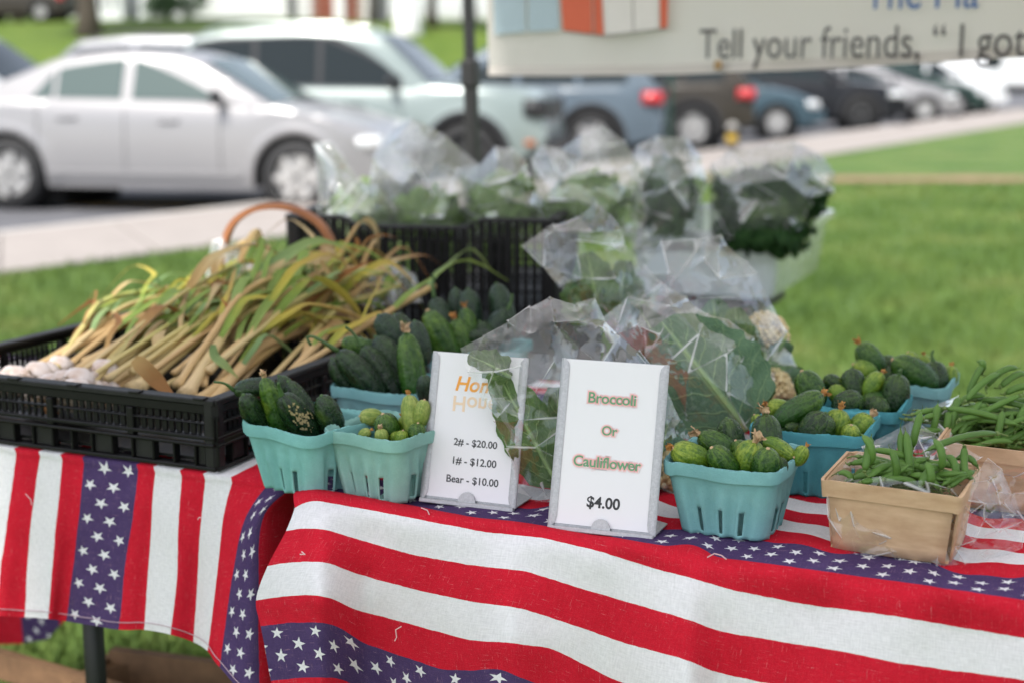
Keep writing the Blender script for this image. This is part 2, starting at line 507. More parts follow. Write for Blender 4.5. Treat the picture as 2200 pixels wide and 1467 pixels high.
        if S.get('clad'):
            for k in range(2):
                xa = (xr, xf)[k]; q = MB(); rr = []
                for t in range(21):
                    a = math.pi * (t/20*1.1-.05); rr.append([Vector((xa + math.cos(a)*ar*m, -sgn*(W/2 + o - .03*abs(math.cos(a))*0), r + math.sin(a)*ar*m)) for m, o in ((.98,-.05),(1.0,.012),(1.16,.012),(1.18,-.06))])
                q.grid(rr, flip=(sgn>0)); q.build('arch_cladding', TRIM, body, ang=40)
            q = MB(); rr = []
            for k in range(13):
                x = .15 + (L-.3)*k/12; b = sill
                rr.append([Vector((x, -sgn*(halfw(x, z) + o), z)) for z, o in ((sill-.05,-.03),(sill,.012),(sill+.14,.012),(sill+.15,-.01))])
            if False: q.grid(rr)
        # lamps
        for (kind, x0, z0, dx, dz, m) in S['lamps']:
            q = MB(); hw = halfw(x0, z0)
            q.box((x0, -sgn*(hw - .06 + S.get('lamp_out', .0)), z0), (dx, .16, dz), bev=.02); q.build(kind, m, root, smooth=True)
    # dark floor and wheel wells
    q = MB(); q.box((L/2, 0, .42), (L*.90, W*.62, .36)); q.build('underbody', WELL, root)
    for xa in (xr, xf):
        q = MB(); q.box((xa, 0, r + .06), (ar*2.05, W*.70, ar*1.9)); q.build('wheel_well', WELL, root)
    # bumpers / grille pieces
    for (nm, x0, z0, dx, dy, dz, m) in S.get('boxes', []):
        q = MB(); q.box((x0, 0, z0), (dx, dy, dz), bev=min(dx,dy,dz)*.3); q.build(nm, m, root, smooth=False)
    if S.get('rack'):
        xa, xb = S['rack']
        for sgn in (1, -1):
            z = interp((xa+xb)/2, gx, gz)
            q = MB(); pts = [Vector((xa + (xb-xa)*k/8, sgn*.56, z - .02 + .085*min(1, 6*min(k/8, 1-k/8)))) for k in range(9)]
            q.tube(pts, .018, 6); q.build('roof_rail', S.get('rackmat', TRIM), root)
    tw_ = .22
    tm, rm, sp, hb = wheel_mesh(r, tw_, S.get('spokes', 6), S.get('darkrim', False))
    for xa in (xr, xf):
        for sgn in (1, -1):
            w = link_mesh('wheel', tm, root, (xa, -sgn*(W/2 - tw_/2 - .015), r), (0, R_.uniform(0,2), 0 if sgn > 0 else math.pi))
            w.name = 'wheel'
            link_mesh('rim', rm, w); link_mesh('hub', hb, w)
            for s_ in sp: link_mesh('spoke', s_, w)
    return root

SEDAN = dict(L=4.92, W=1.87, wb=2.84, r=.345, xr=1.12, sill=.23, tumble=.20, glass=GLASSL,
    top=[(0,.72),(.05,.90),(.18,.985),(.7,1.02),(1.2,1.03),(2.6,.99),(3.55,.965),(3.75,.985),(4.2,.90),(4.6,.79),(4.83,.66),(4.92,.52)],
    belt=[(0,1.0)], roof=[(.5,1.01),(.8,1.11),(1.1,1.23),(1.54,1.41),(1.8,1.46),(2.1,1.49),(2.45,1.49),(2.75,1.465),(3.0,1.40),(3.35,1.20),(3.74,.975)],
    win=[(1.36,1.58,.10,.12,.10,.74), (1.62,2.27,.10,.76,.10,.86), (2.37,3.20,.10,.86,.16,.34)], ws=(3.02,3.70), rw=(.55,1.35), mirror=3.24, handles=[1.75,2.75], seams=[2.32,3.25,1.45],
    strip=(1.55,3.45,.36), spokes=6, lamps=[('headlight',4.60,.66,.34,.13,LAMPW),('tail_light',.10,.80,.2,.16,LAMPR)],
    boxes=[('grille',4.87,.5,.10,.9,.2,TRIM)])
SUV = dict(L=4.39, W=1.89, wb=2.67, r=.375, xr=.84, sill=.33, tumble=.10,
    top=[(0,.95),(.05,1.07),(.5,1.10),(2.9,1.08),(3.0,1.12),(3.6,1.11),(4.15,1.07),(4.30,1.0),(4.36,.85),(4.39,.6)], belt=[(0,1.08)],
    roof=[(.02,1.07),(.22,1.55),(.34,1.70),(.7,1.75),(1.6,1.77),(2.35,1.73),(2.55,1.66),(2.85,1.38),(3.12,1.11)],
    win=[(.28,1.04,.10,.80,.10,.84),(1.10,1.80,.10,.86,.10,.86),(1.86,2.74,.10,.86,.10,.42)], ws=(2.50,3.05), rw=(.05,.28), mirror=2.68, handles=[1.32,2.25],
    seams=[1.02,1.84,2.78], spokes=5, darkrim=True, clad=True, band=(.24,2.78), rack=(.4,2.3), rackmat=None, lamp_out=.05,
    lamps=[('headlight',4.26,.90,.24,.20,TRIM),('marker_lamp',4.22,.52,.12,.06,LAMPO),('tail_light',.08,1.0,.12,.3,LAMPR)],
    boxes=[('grille',4.36,.88,.08,1.3,.22,TRIM),('front_bumper',4.38,.48,.12,1.6,.2,TRIM),('badge',3.55,.86,.12,1.905,.12,TRIM)])
CROSS = dict(L=4.7, W=1.88, wb=2.7, r=.37, xr=.98, sill=.30, tumble=.16, glass=GLASS,
    top=[(0,.78),(.04,1.0),(.4,1.08),(2.9,1.02),(3.4,1.05),(4.0,.98),(4.5,.86),(4.7,.6)], belt=[(0,1.02)],
    roof=[(.05,1.04),(.35,1.42),(.6,1.62),(1.1,1.70),(2.0,1.72),(2.4,1.67),(2.9,1.38),(3.45,1.04)],
    win=[(.5,1.15,.12,.70,.10,.84),(1.22,2.0,.10,.86,.10,.86),(2.08,2.95,.10,.86,.10,.36)], ws=(2.48,3.36), rw=(.08,.5), mirror=2.98, handles=[1.5,2.5], seams=[1.18,2.04],
    spokes=5, clad=True, rack=(.7,2.2), lamp_out=.06, lamps=[('headlight',4.42,.78,.34,.14,LAMPW),('tail_light',.14,.93,.30,.17,LAMPR)],
    boxes=[('rear_bumper',.02,.5,.12,1.6,.2,TRIM),('grille',4.62,.6,.12,1.2,.25,TRIM)])
HATCH = dict(L=4.3, W=1.76, wb=2.62, r=.325, xr=.78, sill=.24, tumble=.18,
    top=[(0,.75),(.05,.95),(.4,1.0),(2.7,.95),(3.2,.96),(3.7,.86),(4.1,.70),(4.3,.5)], belt=[(0,.96)],
    roof=[(.1,.98),(.5,1.32),(.9,1.44),(1.7,1.48),(2.1,1.43),(2.6,1.20),(3.25,.95)],
    win=[(.6,1.3,.12,.6,.1,.84),(1.38,2.5,.1,.86,.1,.4)], ws=(2.2,3.2), rw=(.14,.6), mirror=2.6, handles=[1.6], seams=[1.34,2.7], spokes=7,
    lamps=[('headlight',4.02,.66,.34,.15,LAMPW),('tail_light',.08,.8,.2,.2,LAMPR)], boxes=[('grille',4.24,.45,.1,.9,.16,TRIM)])
VAN = dict(L=4.95, W=1.95, wb=2.95, r=.36, xr=.98, sill=.28, tumble=.12,
    top=[(0,.8),(.04,1.0),(.3,1.08),(3.6,1.0),(4.0,1.02),(4.4,.92),(4.8,.78),(4.95,.55)], belt=[(0,1.03)],
    roof=[(.03,1.05),(.25,1.55),(.5,1.74),(1.2,1.80),(2.5,1.79),(3.0,1.70),(3.5,1.35),(4.05,1.02)],
    win=[(.4,1.35,.12,.80,.1,.84),(1.45,2.5,.1,.86,.1,.86),(2.6,3.5,.1,.86,.1,.3)], ws=(3.05,4.0), rw=(.06,.35), mirror=3.5, handles=[2.0,3.0], seams=[1.4,2.55], spokes=5, rack=(.6,2.8),
    lamps=[('headlight',4.65,.75,.34,.15,LAMPW),('tail_light',.08,1.05,.16,.35,LAMPR)], boxes=[('grille',4.88,.5,.1,1.0,.2,TRIM)])

SILVER = paint('silver_paint', (.275,.27,.275), .2, .3)
SAGE = paint('pale_green_paint', (.225,.27,.26), .1, .3)
SUV['rackmat'] = SAGE
BLUEG = paint('blue_grey_paint', (.09,.118,.145), .2)
BROWN = paint('dark_brown_paint', (.035,.03,.024), .3)
TEAL = paint('dark_blue_paint', (.045,.075,.095), .3)
BLACK = paint('black_paint', (.012,.013,.016), .2)
WHITE = paint('white_paint', (.6,.61,.62), .0)
GREY = paint('grey_paint', (.22,.225,.24), .3)
DGREEN = paint('dark_green_paint', (.02,.04,.035), .2)
G_ = 'cars parked beyond the sidewalk'
def fw(px, py): return onz(px, py, RZ)
def heading_of(a, b): return math.atan2(b.y - a.y, b.x - a.x)
hd = heading_of(fw(40, 452), fw(640, 462))
car('parked_car', 'silver sedan nearest the stall, parked beside the yellow line', G_, fw(642, 462), hd, SEDAN, SILVER)
car('parked_car', 'pale green boxy off-roader with roof rails behind the silver sedan', G_, fw(1003, 409), hd, SUV, SAGE)
BACK = dict(CROSS, near=1); BACK2 = dict(BACK, sill=.34, glass=GLASS)
def backed(px, py, spec, name, label, col):
    """a car whose tail points right: the pixel is where its near rear wheel stands"""
    p = fw(px, py); h = hd + math.pi
    car(name, label, G_, p + Matrix.Rotation(h, 3, 'Z') @ Vector((spec['wb'], 0, 0)), h, spec, col)
backed(1270, 356, BACK, 'parked_car', 'blue grey crossover with red tail light under the banner', BLUEG)
backed(1488, 326, BACK2, 'parked_car', 'dark brown sport utility car with pale alloy wheel behind green post', BROWN)
car('parked_car', 'dark blue hatchback facing right behind the dark brown car', G_, fw(1668, 301), hd, HATCH, TEAL)
car('parked_car', 'black car between the blue hatchback and the far silver car', G_, fw(1848, 281), hd, dict(CROSS, glass=GLASS, darkrim=True, rack=None), BLACK)
car('parked_car', 'far silver hatchback at the right end of the row', G_, fw(1985, 264), hd, dict(HATCH, spokes=9), SILVER)
car('parked_car', 'dark green car showing only its nose beyond the silver hatchback', G_, fw(2052, 251), hd, HATCH, DGREEN)
car('parked_car', 'small distant white van beyond the dark green car', G_, fw(2088, 247), hd, VAN, WHITE)
car('parked_car', 'grey van with dark windows behind the silver sedan', G_, fw(640, 345), hd, VAN, GREY)
car('parked_car', 'white people carrier cut off by the left edge of the picture', G_, fw(30, 392), hd, VAN, WHITE)
# dark car parked up on the bank
p = ony(60, 42, 58); c_ = car('parked_car', 'dark car up on the grass bank at the top left', None, p, hd + math.pi, dict(CROSS, near=1, glass=GLASS), BROWN)
c_.location.z = p.z - .1
c_.location.x -= 2.0

# ------------------------------------------------------------------ box lorry at the far right
WPANEL = mat('white_lorry_panel', (.8,.81,.83), .45, var=.05, vscale=1)
lo = ony(2098, 235, 44); lo.z = RZ
tr = empty('box_lorry', lo, math.radians(14)); tag(tr, 'white box lorry at the far right end of the street', 'lorry')
q = MB(); q.box((3.4,1.2,2.1), (5.0,2.4,2.5), bev=.05); q.build('cargo_box', WPANEL, tr)
q = MB(); q.poly([(0,0,.5),(0,0,1.2),(-.0,0,1.2),(.25,0,2.2),(.85,0,2.25),(.85,0,.5)], (0,2.3,0)); q.build('cab', WPANEL, tr)
q = MB(); q.poly([(.18,-.01,1.35),(.36,-.01,2.1),(.75,-.01,2.1),(.75,-.01,1.35)], (0,-.01,0)); q.build('cab_window', GLASS, tr)
q = MB(); q.poly([(2.2,-.02,1.9),(2.2,-.02,2.6),(3.4,-.02,2.6),(3.4,-.02,1.9)], (0,-.01,0)); q.build('dark_panel', TRIM, tr)
tm, rm, sp, hb = wheel_mesh(.42, .26, 6, False)
for x in (.4, 4.8):
    for y in (.15, 2.2):
        w = link_mesh('wheel', tm, tr, (x, y, .42)); link_mesh('rim', rm, w)
q = MB(); q.box((2.9,1.2,.68), (5.6,.9,.2)); q.build('chassis', TRIM, tr)

# ------------------------------------------------------------------ green post, kerbside marker
q = MB(); gpost = ony(1437, 318, 19.5); gpost.z = RZ
POSTG = mat('green_post_paint', (.018,.055,.042), .6, var=.2)
pr = empty('sign_post', gpost); tag(pr, 'dark green metal post standing beside the dark brown car', 'post')
for (x, y, dx, dy) in ((0,0,.05,.012),(-.028,-.02,.012,.05),(.028,-.02,.012,.05)):
    q = MB(); q.box((x,y,1.5),(dx,dy,3.0)); q.build('channel_web' if dy < .02 else 'channel_flange', POSTG, pr)
mk = onz(1572, 322, .015)
b_ = empty('bollard', mk); tag(b_, 'low dark marker with yellow band at the edge of the sidewalk', 'bollard')
q = MB(); q.lathe([(.11,0),(.11,.03),(.075,.06),(.07,.30),(.075,.32)], 18); q.build('post', mat('marker_dark', (.03,.025,.02), .6), b_, ang=40)
q = MB(); q.lathe([(.075,.12),(.083,.125),(.083,.22),(.075,.225)], 18); q.build('yellow_band', mat('marker_yellow', (.55,.36,.04), .5), b_, ang=40)
q = MB(); q.lathe([(.08,.32),(.085,.34),(.06,.40),(.004,.42)], 18); q.build('cap', mat('marker_cap', (.3,.29,.27), .5), b_, ang=50)

# ------------------------------------------------------------------ houses on the bank
SIDING = mat('white_siding', (.70,.71,.72), .7, var=.06, vscale=1)
BRICKM = mat('red_brick', (.30,.09,.055), .85, var=.25, vscale=6)
MORTAR = mat('mortar', (.4,.36,.32), .9)
WTRIM = mat('white_trim', (.8,.8,.8), .6)
HY = 62.0
a = ony(400, 60, HY); b = ony(668, 60, HY); zb = 2.9
hs_ = empty('house', (a.x, HY, zb)); tag(hs_, 'white clapboard house on the bank with a window and porch posts', 'house')
Wd = b.x - a.x
q = MB(); q.box((Wd/2, 4.06, 2.6), (Wd, 8, 5.2)); q.build('wall', SIDING, hs_)
for k in range(24):
    q = MB(); z = .1 + k*.21
    q.poly([(-.02,.06,z),(-.02,.02,z),(-.02,.05,z+.21)], (Wd+.04,0,0)); q.build('clapboard', SIDING, hs_)
q = MB(); q.poly([(-.5,-.6,5.1),(Wd+.5,-.6,5.1),(Wd+.5,4.1,8),(-.5,4.1,8)], (0,0,.15)); q.poly([(-.5,8.7,5.1),(-.5,4.1,8),(Wd+.5,4.1,8),(Wd+.5,8.7,5.1)], (0,0,.15)); q.build('roof', mat('roof_shingle', (.12,.11,.11), .9, var=.3), hs_)
for (x, w, z0, z1) in ((.75,.55,1.0,2.6),(4.55,.42,.3,2.6)):
    f = MB()
    for (cx, cz, dx, dz) in ((x-w/2-.06,(z0+z1)/2,.12,z1-z0+.24),(x+w/2+.06,(z0+z1)/2,.12,z1-z0+.24),(x,z1+.06,w,.12),(x,z0-.06,w,.12),(x,(z0+z1)/2,w,.06)):
        f.box((cx,-.03,cz),(dx,.08,dz))
    fr = f.build('window', WTRIM, hs_); g = MB(); g.box((x,.0,(z0+z1)/2),(w,.04,z1-z0)); g.build('pane', GLASS, fr)
for x in (.1, 1.35, 4.2, 5.0):
    q = MB(); q.box((x,-1.3,1.3),(.16,.16,2.6)); q.box((x,-1.3,.1),(.24,.24,.2)); q.build('porch_post', WTRIM, hs_)
a2 = ony(670, 60, HY - 1.5); b2 = ony(717, 60, HY - 1.5); b3 = ony(800, 60, HY - 1.5)
bh = empty('house', (a2.x, HY - 1.5, zb)); tag(bh, 'red brick house with white corner boards beside the white house', 'house')
def bw(x): return x - a2.x
W2 = b3.x - a2.x
q = MB(); q.box((W2/2, 4.05, 3.0), (W2, 8, 6.0)); q.build('wall', MORTAR, bh)
brick = MB(); brick.box((0,0,0),(.37,.05,.135)); bme = brick.mesh('brick', BRICKM)
for r_i in range(12):
    for c_i in range(5):
        x = .2 + c_i*.40 + (.2 if r_i % 2 else 0)
        if x > bw(b2.x) + .9: continue
        link_mesh('brick', bme, bh, (x, .03, .12 + r_i*.155))
wall2 = MB(); wall2.box((W2*.5,.02,4.0),(W2-.02,.04,4.0)); wall2.build('upper_brickwork', BRICKM, bh)
for x in (bw(b2.x)+.25, bw(b3.x)-.1):
    q = MB(); q.box((x,-.06,2.5),(.45,.1,5.0)); q.build('corner_board', WTRIM, bh)
q = MB(); q.poly([(-.4,-.5,5.9),(W2+.4,-.5,5.9),(W2+.4,4,8.6),(-.4,4,8.6)], (0,0,.15)); q.build('roof', mat('roof_shingle_dark', (.09,.085,.085), .9, var=.3), bh)
# closed white parasol standing on the bank
up = ony(877, 104, 52); um = empty('garden_parasol', (up.x, 52, up.z)); tag(um, 'closed white garden parasol standing in front of the low trees', 'parasol')
q = MB(); q.tube([(0,0,0),(0,0,3.0)], .03, 8); q.build('pole', WTRIM, um)
q = MB(); q.lathe([(.05,2.9),(.16,2.6),(.30,1.9),(.44,1.0),(.50,.2),(.46,.15)], 32, mod=lambda a, i: 1 + .14*math.sin(a*8)*(i/5)); q.build('folded_canopy', mat('parasol_cloth', (.78,.76,.77), .8), um, smooth=True)
q = MB(); q.lathe([(.35,0),(.35,.06),(.05,.1)], 20); q.build('base', TRIM, um)

# ------------------------------------------------------------------ trees and shrubs on the bank
BARK = mat('bark', (.10,.08,.06), .95, var=.4, vscale=6, bmp=.8, bscale=20)
def leafmat(name, c1, c2):
    m, nt, bs, out = newmat(name)
    oi = coords(nt); c = ramp(nt, noise_(nt, oi, 1.5, 3), [(.3, c1), (.7, c2)])
    nt.links.new(c, bs.inputs['Base Color']); bs.inputs['Roughness'].default_value = .55
    return m
LEAFA = leafmat('tree_leaves', (.035,.085,.015), (.10,.19,.03)); LEAFB = leafmat('tree_leaves_dark', (.02,.055,.018), (.05,.11,.03))
LEAFO = leafmat('tree_leaves_yellow', (.12,.17,.02), (.26,.26,.04))
def tree(label, base, h, tr_r, crown_r, crown_z, nleaf, m, seed, name='tree', lf=.16, squash=.75):
    rr = random.Random(seed); rt = empty(name, base); tag(rt, label, 'shrub' if name == 'shrub' else 'tree', 'trees and shrubs on the bank')
    t = MB(); pts = [(rr.uniform(-.06,.06)*k, rr.uniform(-.06,.06)*k, h*k/6 - .2) for k in range(7)]
    t.tube(pts, [tr_r*(1.35 if k == 0 else 1 - k*.12) for k in range(7)], 12)
    tips = []
    for k in range(9):
        p0 = Vector(pts[2 + k % 4]); a = k*2.4; d = Vector((math.cos(a), math.sin(a), .55))
        q = [p0 + d*crown_r*.8*s_ + Vector((0,0,.2*s_*s_*crown_r)) for s_ in (0,.35,.7,1)]; t.tube(q, [tr_r*.45, tr_r*.3, tr_r*.18, tr_r*.06], 6); tips.append(q[-1])
    t.build('trunk', BARK, rt, smooth=True)
    c = np.array([(0,0,crown_z)]); rs2 = np.random.RandomState(seed)
    clump = np.array([(rs2.normal(0,.55)*crown_r, rs2.normal(0,.55)*crown_r, crown_z + rs2.normal(0,.5)*crown_r*squash) for _ in range(26)])
    ci = rs2.randint(0, 26, nleaf); P = clump[ci] + rs2.normal(0, .20*crown_r, (nleaf,3))*np.array([1,1,.8])
    A = rs2.normal(size=(nleaf,3)); A /= np.linalg.norm(A,axis=1)[:,None]; B = np.cross(A, rs2.normal(size=(nleaf,3))); B /= np.linalg.norm(B,axis=1)[:,None]
    s_ = rs2.uniform(.6,1.3,nleaf)[:,None]*lf
    V = np.stack([P - A*s_, P + B*s_*.5, P + A*s_, P - B*s_*.5], 1).reshape(-1,3)
    me = bpy.data.meshes.new('crown'); me.from_pydata(V.tolist(), [], np.arange(nleaf*4).reshape(-1,4).tolist()); me.materials.append(m)
    link_mesh('crown', me, rt)
def onbank(px, Y):
    p = ony(px, 60, Y); z = np.interp(Y, [40,41,46,52,58,75,140], [RZ,.25,1.3,2.4,3.1,3.6,6]); return Vector((p.x, Y, z))
tree('broad dark trunked tree on the bank left of the white house', onbank(190, 50), 8, .42, 3.6, 8.0, 5000, LEAFA, 1, lf=.22)
tree('low leafy tree overhanging between brick house and tent pole', onbank(930, 55), 6, .2, 2.3, 4.6, 5000, LEAFA, 2, lf=.2)
tree('yellow green small tree beside the brick house', onbank(800, 57), 5.5, .16, 1.7, 4.4, 3500, LEAFO, 3, lf=.18)
tree('dark evergreen tree behind the tent pole', onbank(1010, 60), 7, .25, 2.6, 4.2, 5000, LEAFB, 4, lf=.2)
tree('rounded dark shrub beside the white house', onbank(362, 58), .8, .08, .9, .7, 2500, LEAFB, 5, 'shrub', .09)
tree('dark shrub below the broad trunked tree', onbank(92, 60), .9, .08, 1.1, .9, 2500, LEAFB, 6, 'shrub', .09)
tree('shady tree behind the dark car on the bank', onbank(40, 70), 7, .3, 3.6, 5.5, 5000, LEAFB, 8, lf=.24)
# pale houses further up the slope
for (px0, px1, lab) in ((205, 262, 'pale far house between the two tree trunks'), (300, 398, 'pale far house left of the white clapboard house')):
    a = ony(px0, 40, 95); b = ony(px1, 40, 95); w = b.x - a.x
    r0 = empty('house', (a.x, 95, 4.0)); tag(r0, lab, 'house', 'far houses on the slope')
    q = MB(); q.box((w/2,3,1.8),(w,6,3.6)); q.build('wall', SIDING, r0)
    for k in range(2):
        q = MB(); q.box((w*(.28+.42*k),-.04,1.7),(w*.16,.1,1.3)); f = q.build('window', WTRIM, r0)
        q = MB(); q.box((w*(.28+.42*k),-.1,1.7),(w*.12,.04,1.1)); q.build('pane', GLASS, f)
    q = MB(); q.poly([(-.4,-.4,3.55),(w+.4,-.4,3.55),(w+.4,3,5.5),(-.4,3,5.5)], (0,0,.15)); q.build('roof', mat('far_roof', (.14,.12,.11), .9), r0)
# ------------------------------------------------------------------ tables and cloths
TZ = .740
TA = math.radians(-23.5)
U = Vector((math.cos(TA), math.sin(TA), 0)); Wv = Vector((-math.sin(TA), math.cos(TA), 0)); UP = Vector((0,0,1))
O_ = onz(640, 1080, TZ)                               # near left corner of the right-hand table
def tp(a, b, z=0.0): return O_ + U*a + Wv*b + UP*z
PLASTIC = mat('table_top_plastic', (.55,.54,.52), .6, var=.08, bmp=.2)
STEEL = mat('table_leg_steel', (.012,.012,.013), .45, var=.2)
TOPD = mat('dark_table_top', (.045,.042,.04), .6, var=.3, bmp=.2)
def table(label, a0, a1, b0, b1, legs, zt=TZ - .004, top=None):
    t = empty('folding_table', tp((a0+a1)/2, (b0+b1)/2, -TZ), TA); tag(t, label, 'table', 'folding tables of the stall')
    L, D = a1 - a0, b1 - b0
    q = MB(); q.box((0,0,zt-.02),(L,D,.04),bev=.008); q.build('table_top', top or PLASTIC, t)
    for (x, y) in legs:
        q = MB(); q.tube([(x,y,0),(x,y,zt-.04)], .0145, 12); q.build('leg', STEEL, t, smooth=True)
        f = MB(); f.lathe([(.019,0),(.019,.02),(.015,.03)], 12, M=Matrix.Translation((x,y,0))); f.build('foot_cap', STEEL, t)
    for y in (-D/2+.08, D/2-.08):
        q = MB(); q.box((0,y,zt-.055),(L*.8,.03,.025)); q.build('apron_rail', STEEL, t)
    return t
table('long folding table under the striped cloth on the right', .035, 1.5, .012, .70, [(-.6,-.30),(-.6,.30),(.6,-.30),(.6,.30)])
lf = onz(640, 1040, TZ); la = (lf - O_).dot(U); lb = (lf - O_).dot(Wv)     # left table front line
# its visible leg
lp = ony(203, 1400, 1.86); lpa = (Vector((lp.x,lp.y,0)) - O_).dot(U); lpb = (Vector((lp.x,lp.y,0)) - O_).dot(Wv)
LA0, LA1, LB0, LB1 = -1.20, -.085, lb, lb + .46
cx_, cy_ = (LA0+LA1)/2, (LB0+LB1)/2
table('folding table under the striped cloth on the left, holding the garlic crate', LA0, LA1, LB0, LB1, [(lpa-cx_,lpb-cy_),(LA0+.1-cx_,-.28),(lpa-cx_,.28),(LA0+.1-cx_,.28)])
table('rear folding table carrying the tall crate and clear bin', -.64, .12, .72, 1.92, [(-.3,-.5),(.3,-.5),(-.3,.5),(.3,.5)], top=TOPD)

# printed cloth: stripes and stars, UV.x runs along the stripes, UV.y across them, both in metres
PER, BAND, RW, WW = .257, .063, .038, .040
def m_cloth(name):
    m, nt, bs, out = newmat(name)
    uv = nt.nodes.new('ShaderNodeUVMap'); uv.uv_map = 'UVMap'
    sp = nt.nodes.new('ShaderNodeSeparateXYZ'); nt.links.new(uv.outputs[0], sp.inputs[0])
    s, t0 = sp.outputs[0], sp.outputs[1]
    wob = noise_(nt, uv.outputs[0], 90, 3); t0 = M_(nt, 'ADD', t0, M_(nt, 'MULTIPLY', M_(nt, 'SUBTRACT', wob, .5), .0016))
    t = M_(nt, 'FLOORED_MODULO', t0, PER)
    def lt(a, b): return M_(nt, 'LESS_THAN', a, b)
    def gt(a, b): return M_(nt, 'GREATER_THAN', a, b)
    band = lt(t, BAND)
    r = M_(nt, 'SUBTRACT', t, BAND); k = M_(nt, 'FLOORED_MODULO', r, RW + WW)
    white = M_(nt, 'MULTIPLY', gt(k, RW), M_(nt, 'SUBTRACT', 1, band))
    # stars in staggered rows
    row = M_(nt, 'FLOOR', M_(nt, 'DIVIDE', s, .0222)); par = M_(nt, 'FLOORED_MODULO', row, 2)
    sy = M_(nt, 'SUBTRACT', M_(nt, 'FLOORED_MODULO', s, .0222), .0111)
    tx = M_(nt, 'ADD', M_(nt, 'SUBTRACT', t, BAND*.40), M_(nt, 'MULTIPLY', par, BAND*.22))
    ix = M_(nt, 'MINIMUM', M_(nt, 'MAXIMUM', M_(nt, 'ROUND', M_(nt, 'DIVIDE', tx, .0246)), 0), 1)
    sx = M_(nt, 'SUBTRACT', tx, M_(nt, 'MULTIPLY', ix, .0246))
    rad = M_(nt, 'SQRT', M_(nt, 'ADD', M_(nt, 'MULTIPLY', sx, sx), M_(nt, 'MULTIPLY', sy, sy)))
    rot = M_(nt, 'MULTIPLY', M_(nt, 'SUBTRACT', noise_(nt, uv.outputs[0], 12, 0), .5), 1.0)
    ang = M_(nt, 'ADD', M_(nt, 'ARCTAN2', sx, sy), rot); q5 = 2*math.pi/5
    fi = M_(nt, 'ABSOLUTE', M_(nt, 'SUBTRACT', M_(nt, 'FLOORED_MODULO', ang, q5), q5/2))     # 0 at the notch, 36 deg at the tip
    fi = M_(nt, 'SUBTRACT', math.radians(36), fi)
    star = lt(M_(nt, 'MULTIPLY', rad, M_(nt, 'COSINE', M_(nt, 'SUBTRACT', fi, math.radians(72)))), .309*.0078)
    star = M_(nt, 'MULTIPLY', star, band)
    # slubby weave: the dye misses single threads
    def threads(scx, scy, lo, hi):
        mp = nt.nodes.new('ShaderNodeMapping'); nt.links.new(uv.outputs[0], mp.inputs[0]); mp.inputs['Scale'].default_value = (scx, scy, 1)
        nz = noise_(nt, mp.outputs[0], 1.0, 2, .5); mr = nt.nodes.new('ShaderNodeMapRange'); nt.links.new(nz, mr.inputs[0])
        mr.inputs[1].default_value = lo; mr.inputs[2].default_value = hi; return mr.outputs[0]
    th = M_(nt, 'MAXIMUM', threads(60, 1100, .65, .77), threads(1100, 60, .65, .77))
    dash = threads(900, 900, .42, .58); miss = M_(nt, 'MULTIPLY', M_(nt, 'MULTIPLY', th, dash), .65)
    fine = M_(nt, 'MULTIPLY', threads(1500, 1500, .45, .9), .16)
    miss = M_(nt, 'MINIMUM', M_(nt, 'ADD', miss, fine), .8)
    WHT = (.76,.745,.765)
    red = mixc(nt, noise_(nt, uv.outputs[0], 40, 3), (.51,.005,.018), (.64,.010,.032))
    blu = mixc(nt, noise_(nt, uv.outputs[0], 40, 3), (.042,.026,.095), (.085,.055,.155))
    ink = mixc(nt, band, red, blu)
    ink = mixc(nt, miss, ink, (.70,.42,.46))
    # a faint tea-coloured blot on one white stripe
    c = mixc(nt, M_(nt, 'MAXIMUM', white, star), ink, mixc(nt, M_(nt, 'MULTIPLY', th, .6), WHT, (.62,.62,.62)))
    sub = nt.nodes.new('ShaderNodeVectorMath'); sub.operation = 'DISTANCE'; nt.links.new(uv.outputs[0], sub.inputs[0]); sub.inputs[1].default_value = BLOT
    bl = nt.nodes.new('ShaderNodeMapRange'); nt.links.new(M_(nt, 'ADD', sub.outputs['Value'], M_(nt, 'MULTIPLY', noise_(nt, uv.outputs[0], 300, 3), .008)), bl.inputs[0])
    bl.inputs[1].default_value = .011; bl.inputs[2].default_value = .004; bl.inputs[3].default_value = 0; bl.inputs[4].default_value = .45
    c = mixc(nt, bl.outputs[0], c, (.35,.22,.10))
    wv_ = M_(nt, 'ADD', threads(700, 110, .25, .75), threads(110, 700, .25, .75)); c = mixc(nt, .6, c, ramp(nt, M_(nt, 'MULTIPLY', wv_, .5), [(.2,(.80,.80,.80)),(.8,(1.10,1.10,1.10))]), 'MULTIPLY')
    nt.links.new(c, bs.inputs['Base Color']); bs.inputs['Roughness'].default_value = .9; bs.inputs['Specular IOR Level'].default_value = .05
    bs.inputs['Sheen Weight'].default_value = .0
    # weave relief
    wx = M_(nt, 'SINE', M_(nt, 'MULTIPLY', s, 2*math.pi/.0011)); wy = M_(nt, 'SINE', M_(nt, 'MULTIPLY', t0, 2*math.pi/.0011))
    h = M_(nt, 'ADD', M_(nt, 'MULTIPLY', M_(nt, 'MULTIPLY', wx, wy), .35), M_(nt, 'MULTIPLY', th, 1.0)); h = M_(nt, 'ADD', h, M_(nt, 'MULTIPLY', noise_(nt, uv.outputs[0], 220, 3), .8))
    bump(nt, bs, h, .5, .0008)
    return m
BLOT = (.245, .1855, 0)
CLOTH = m_cloth('star_and_stripe_cloth')

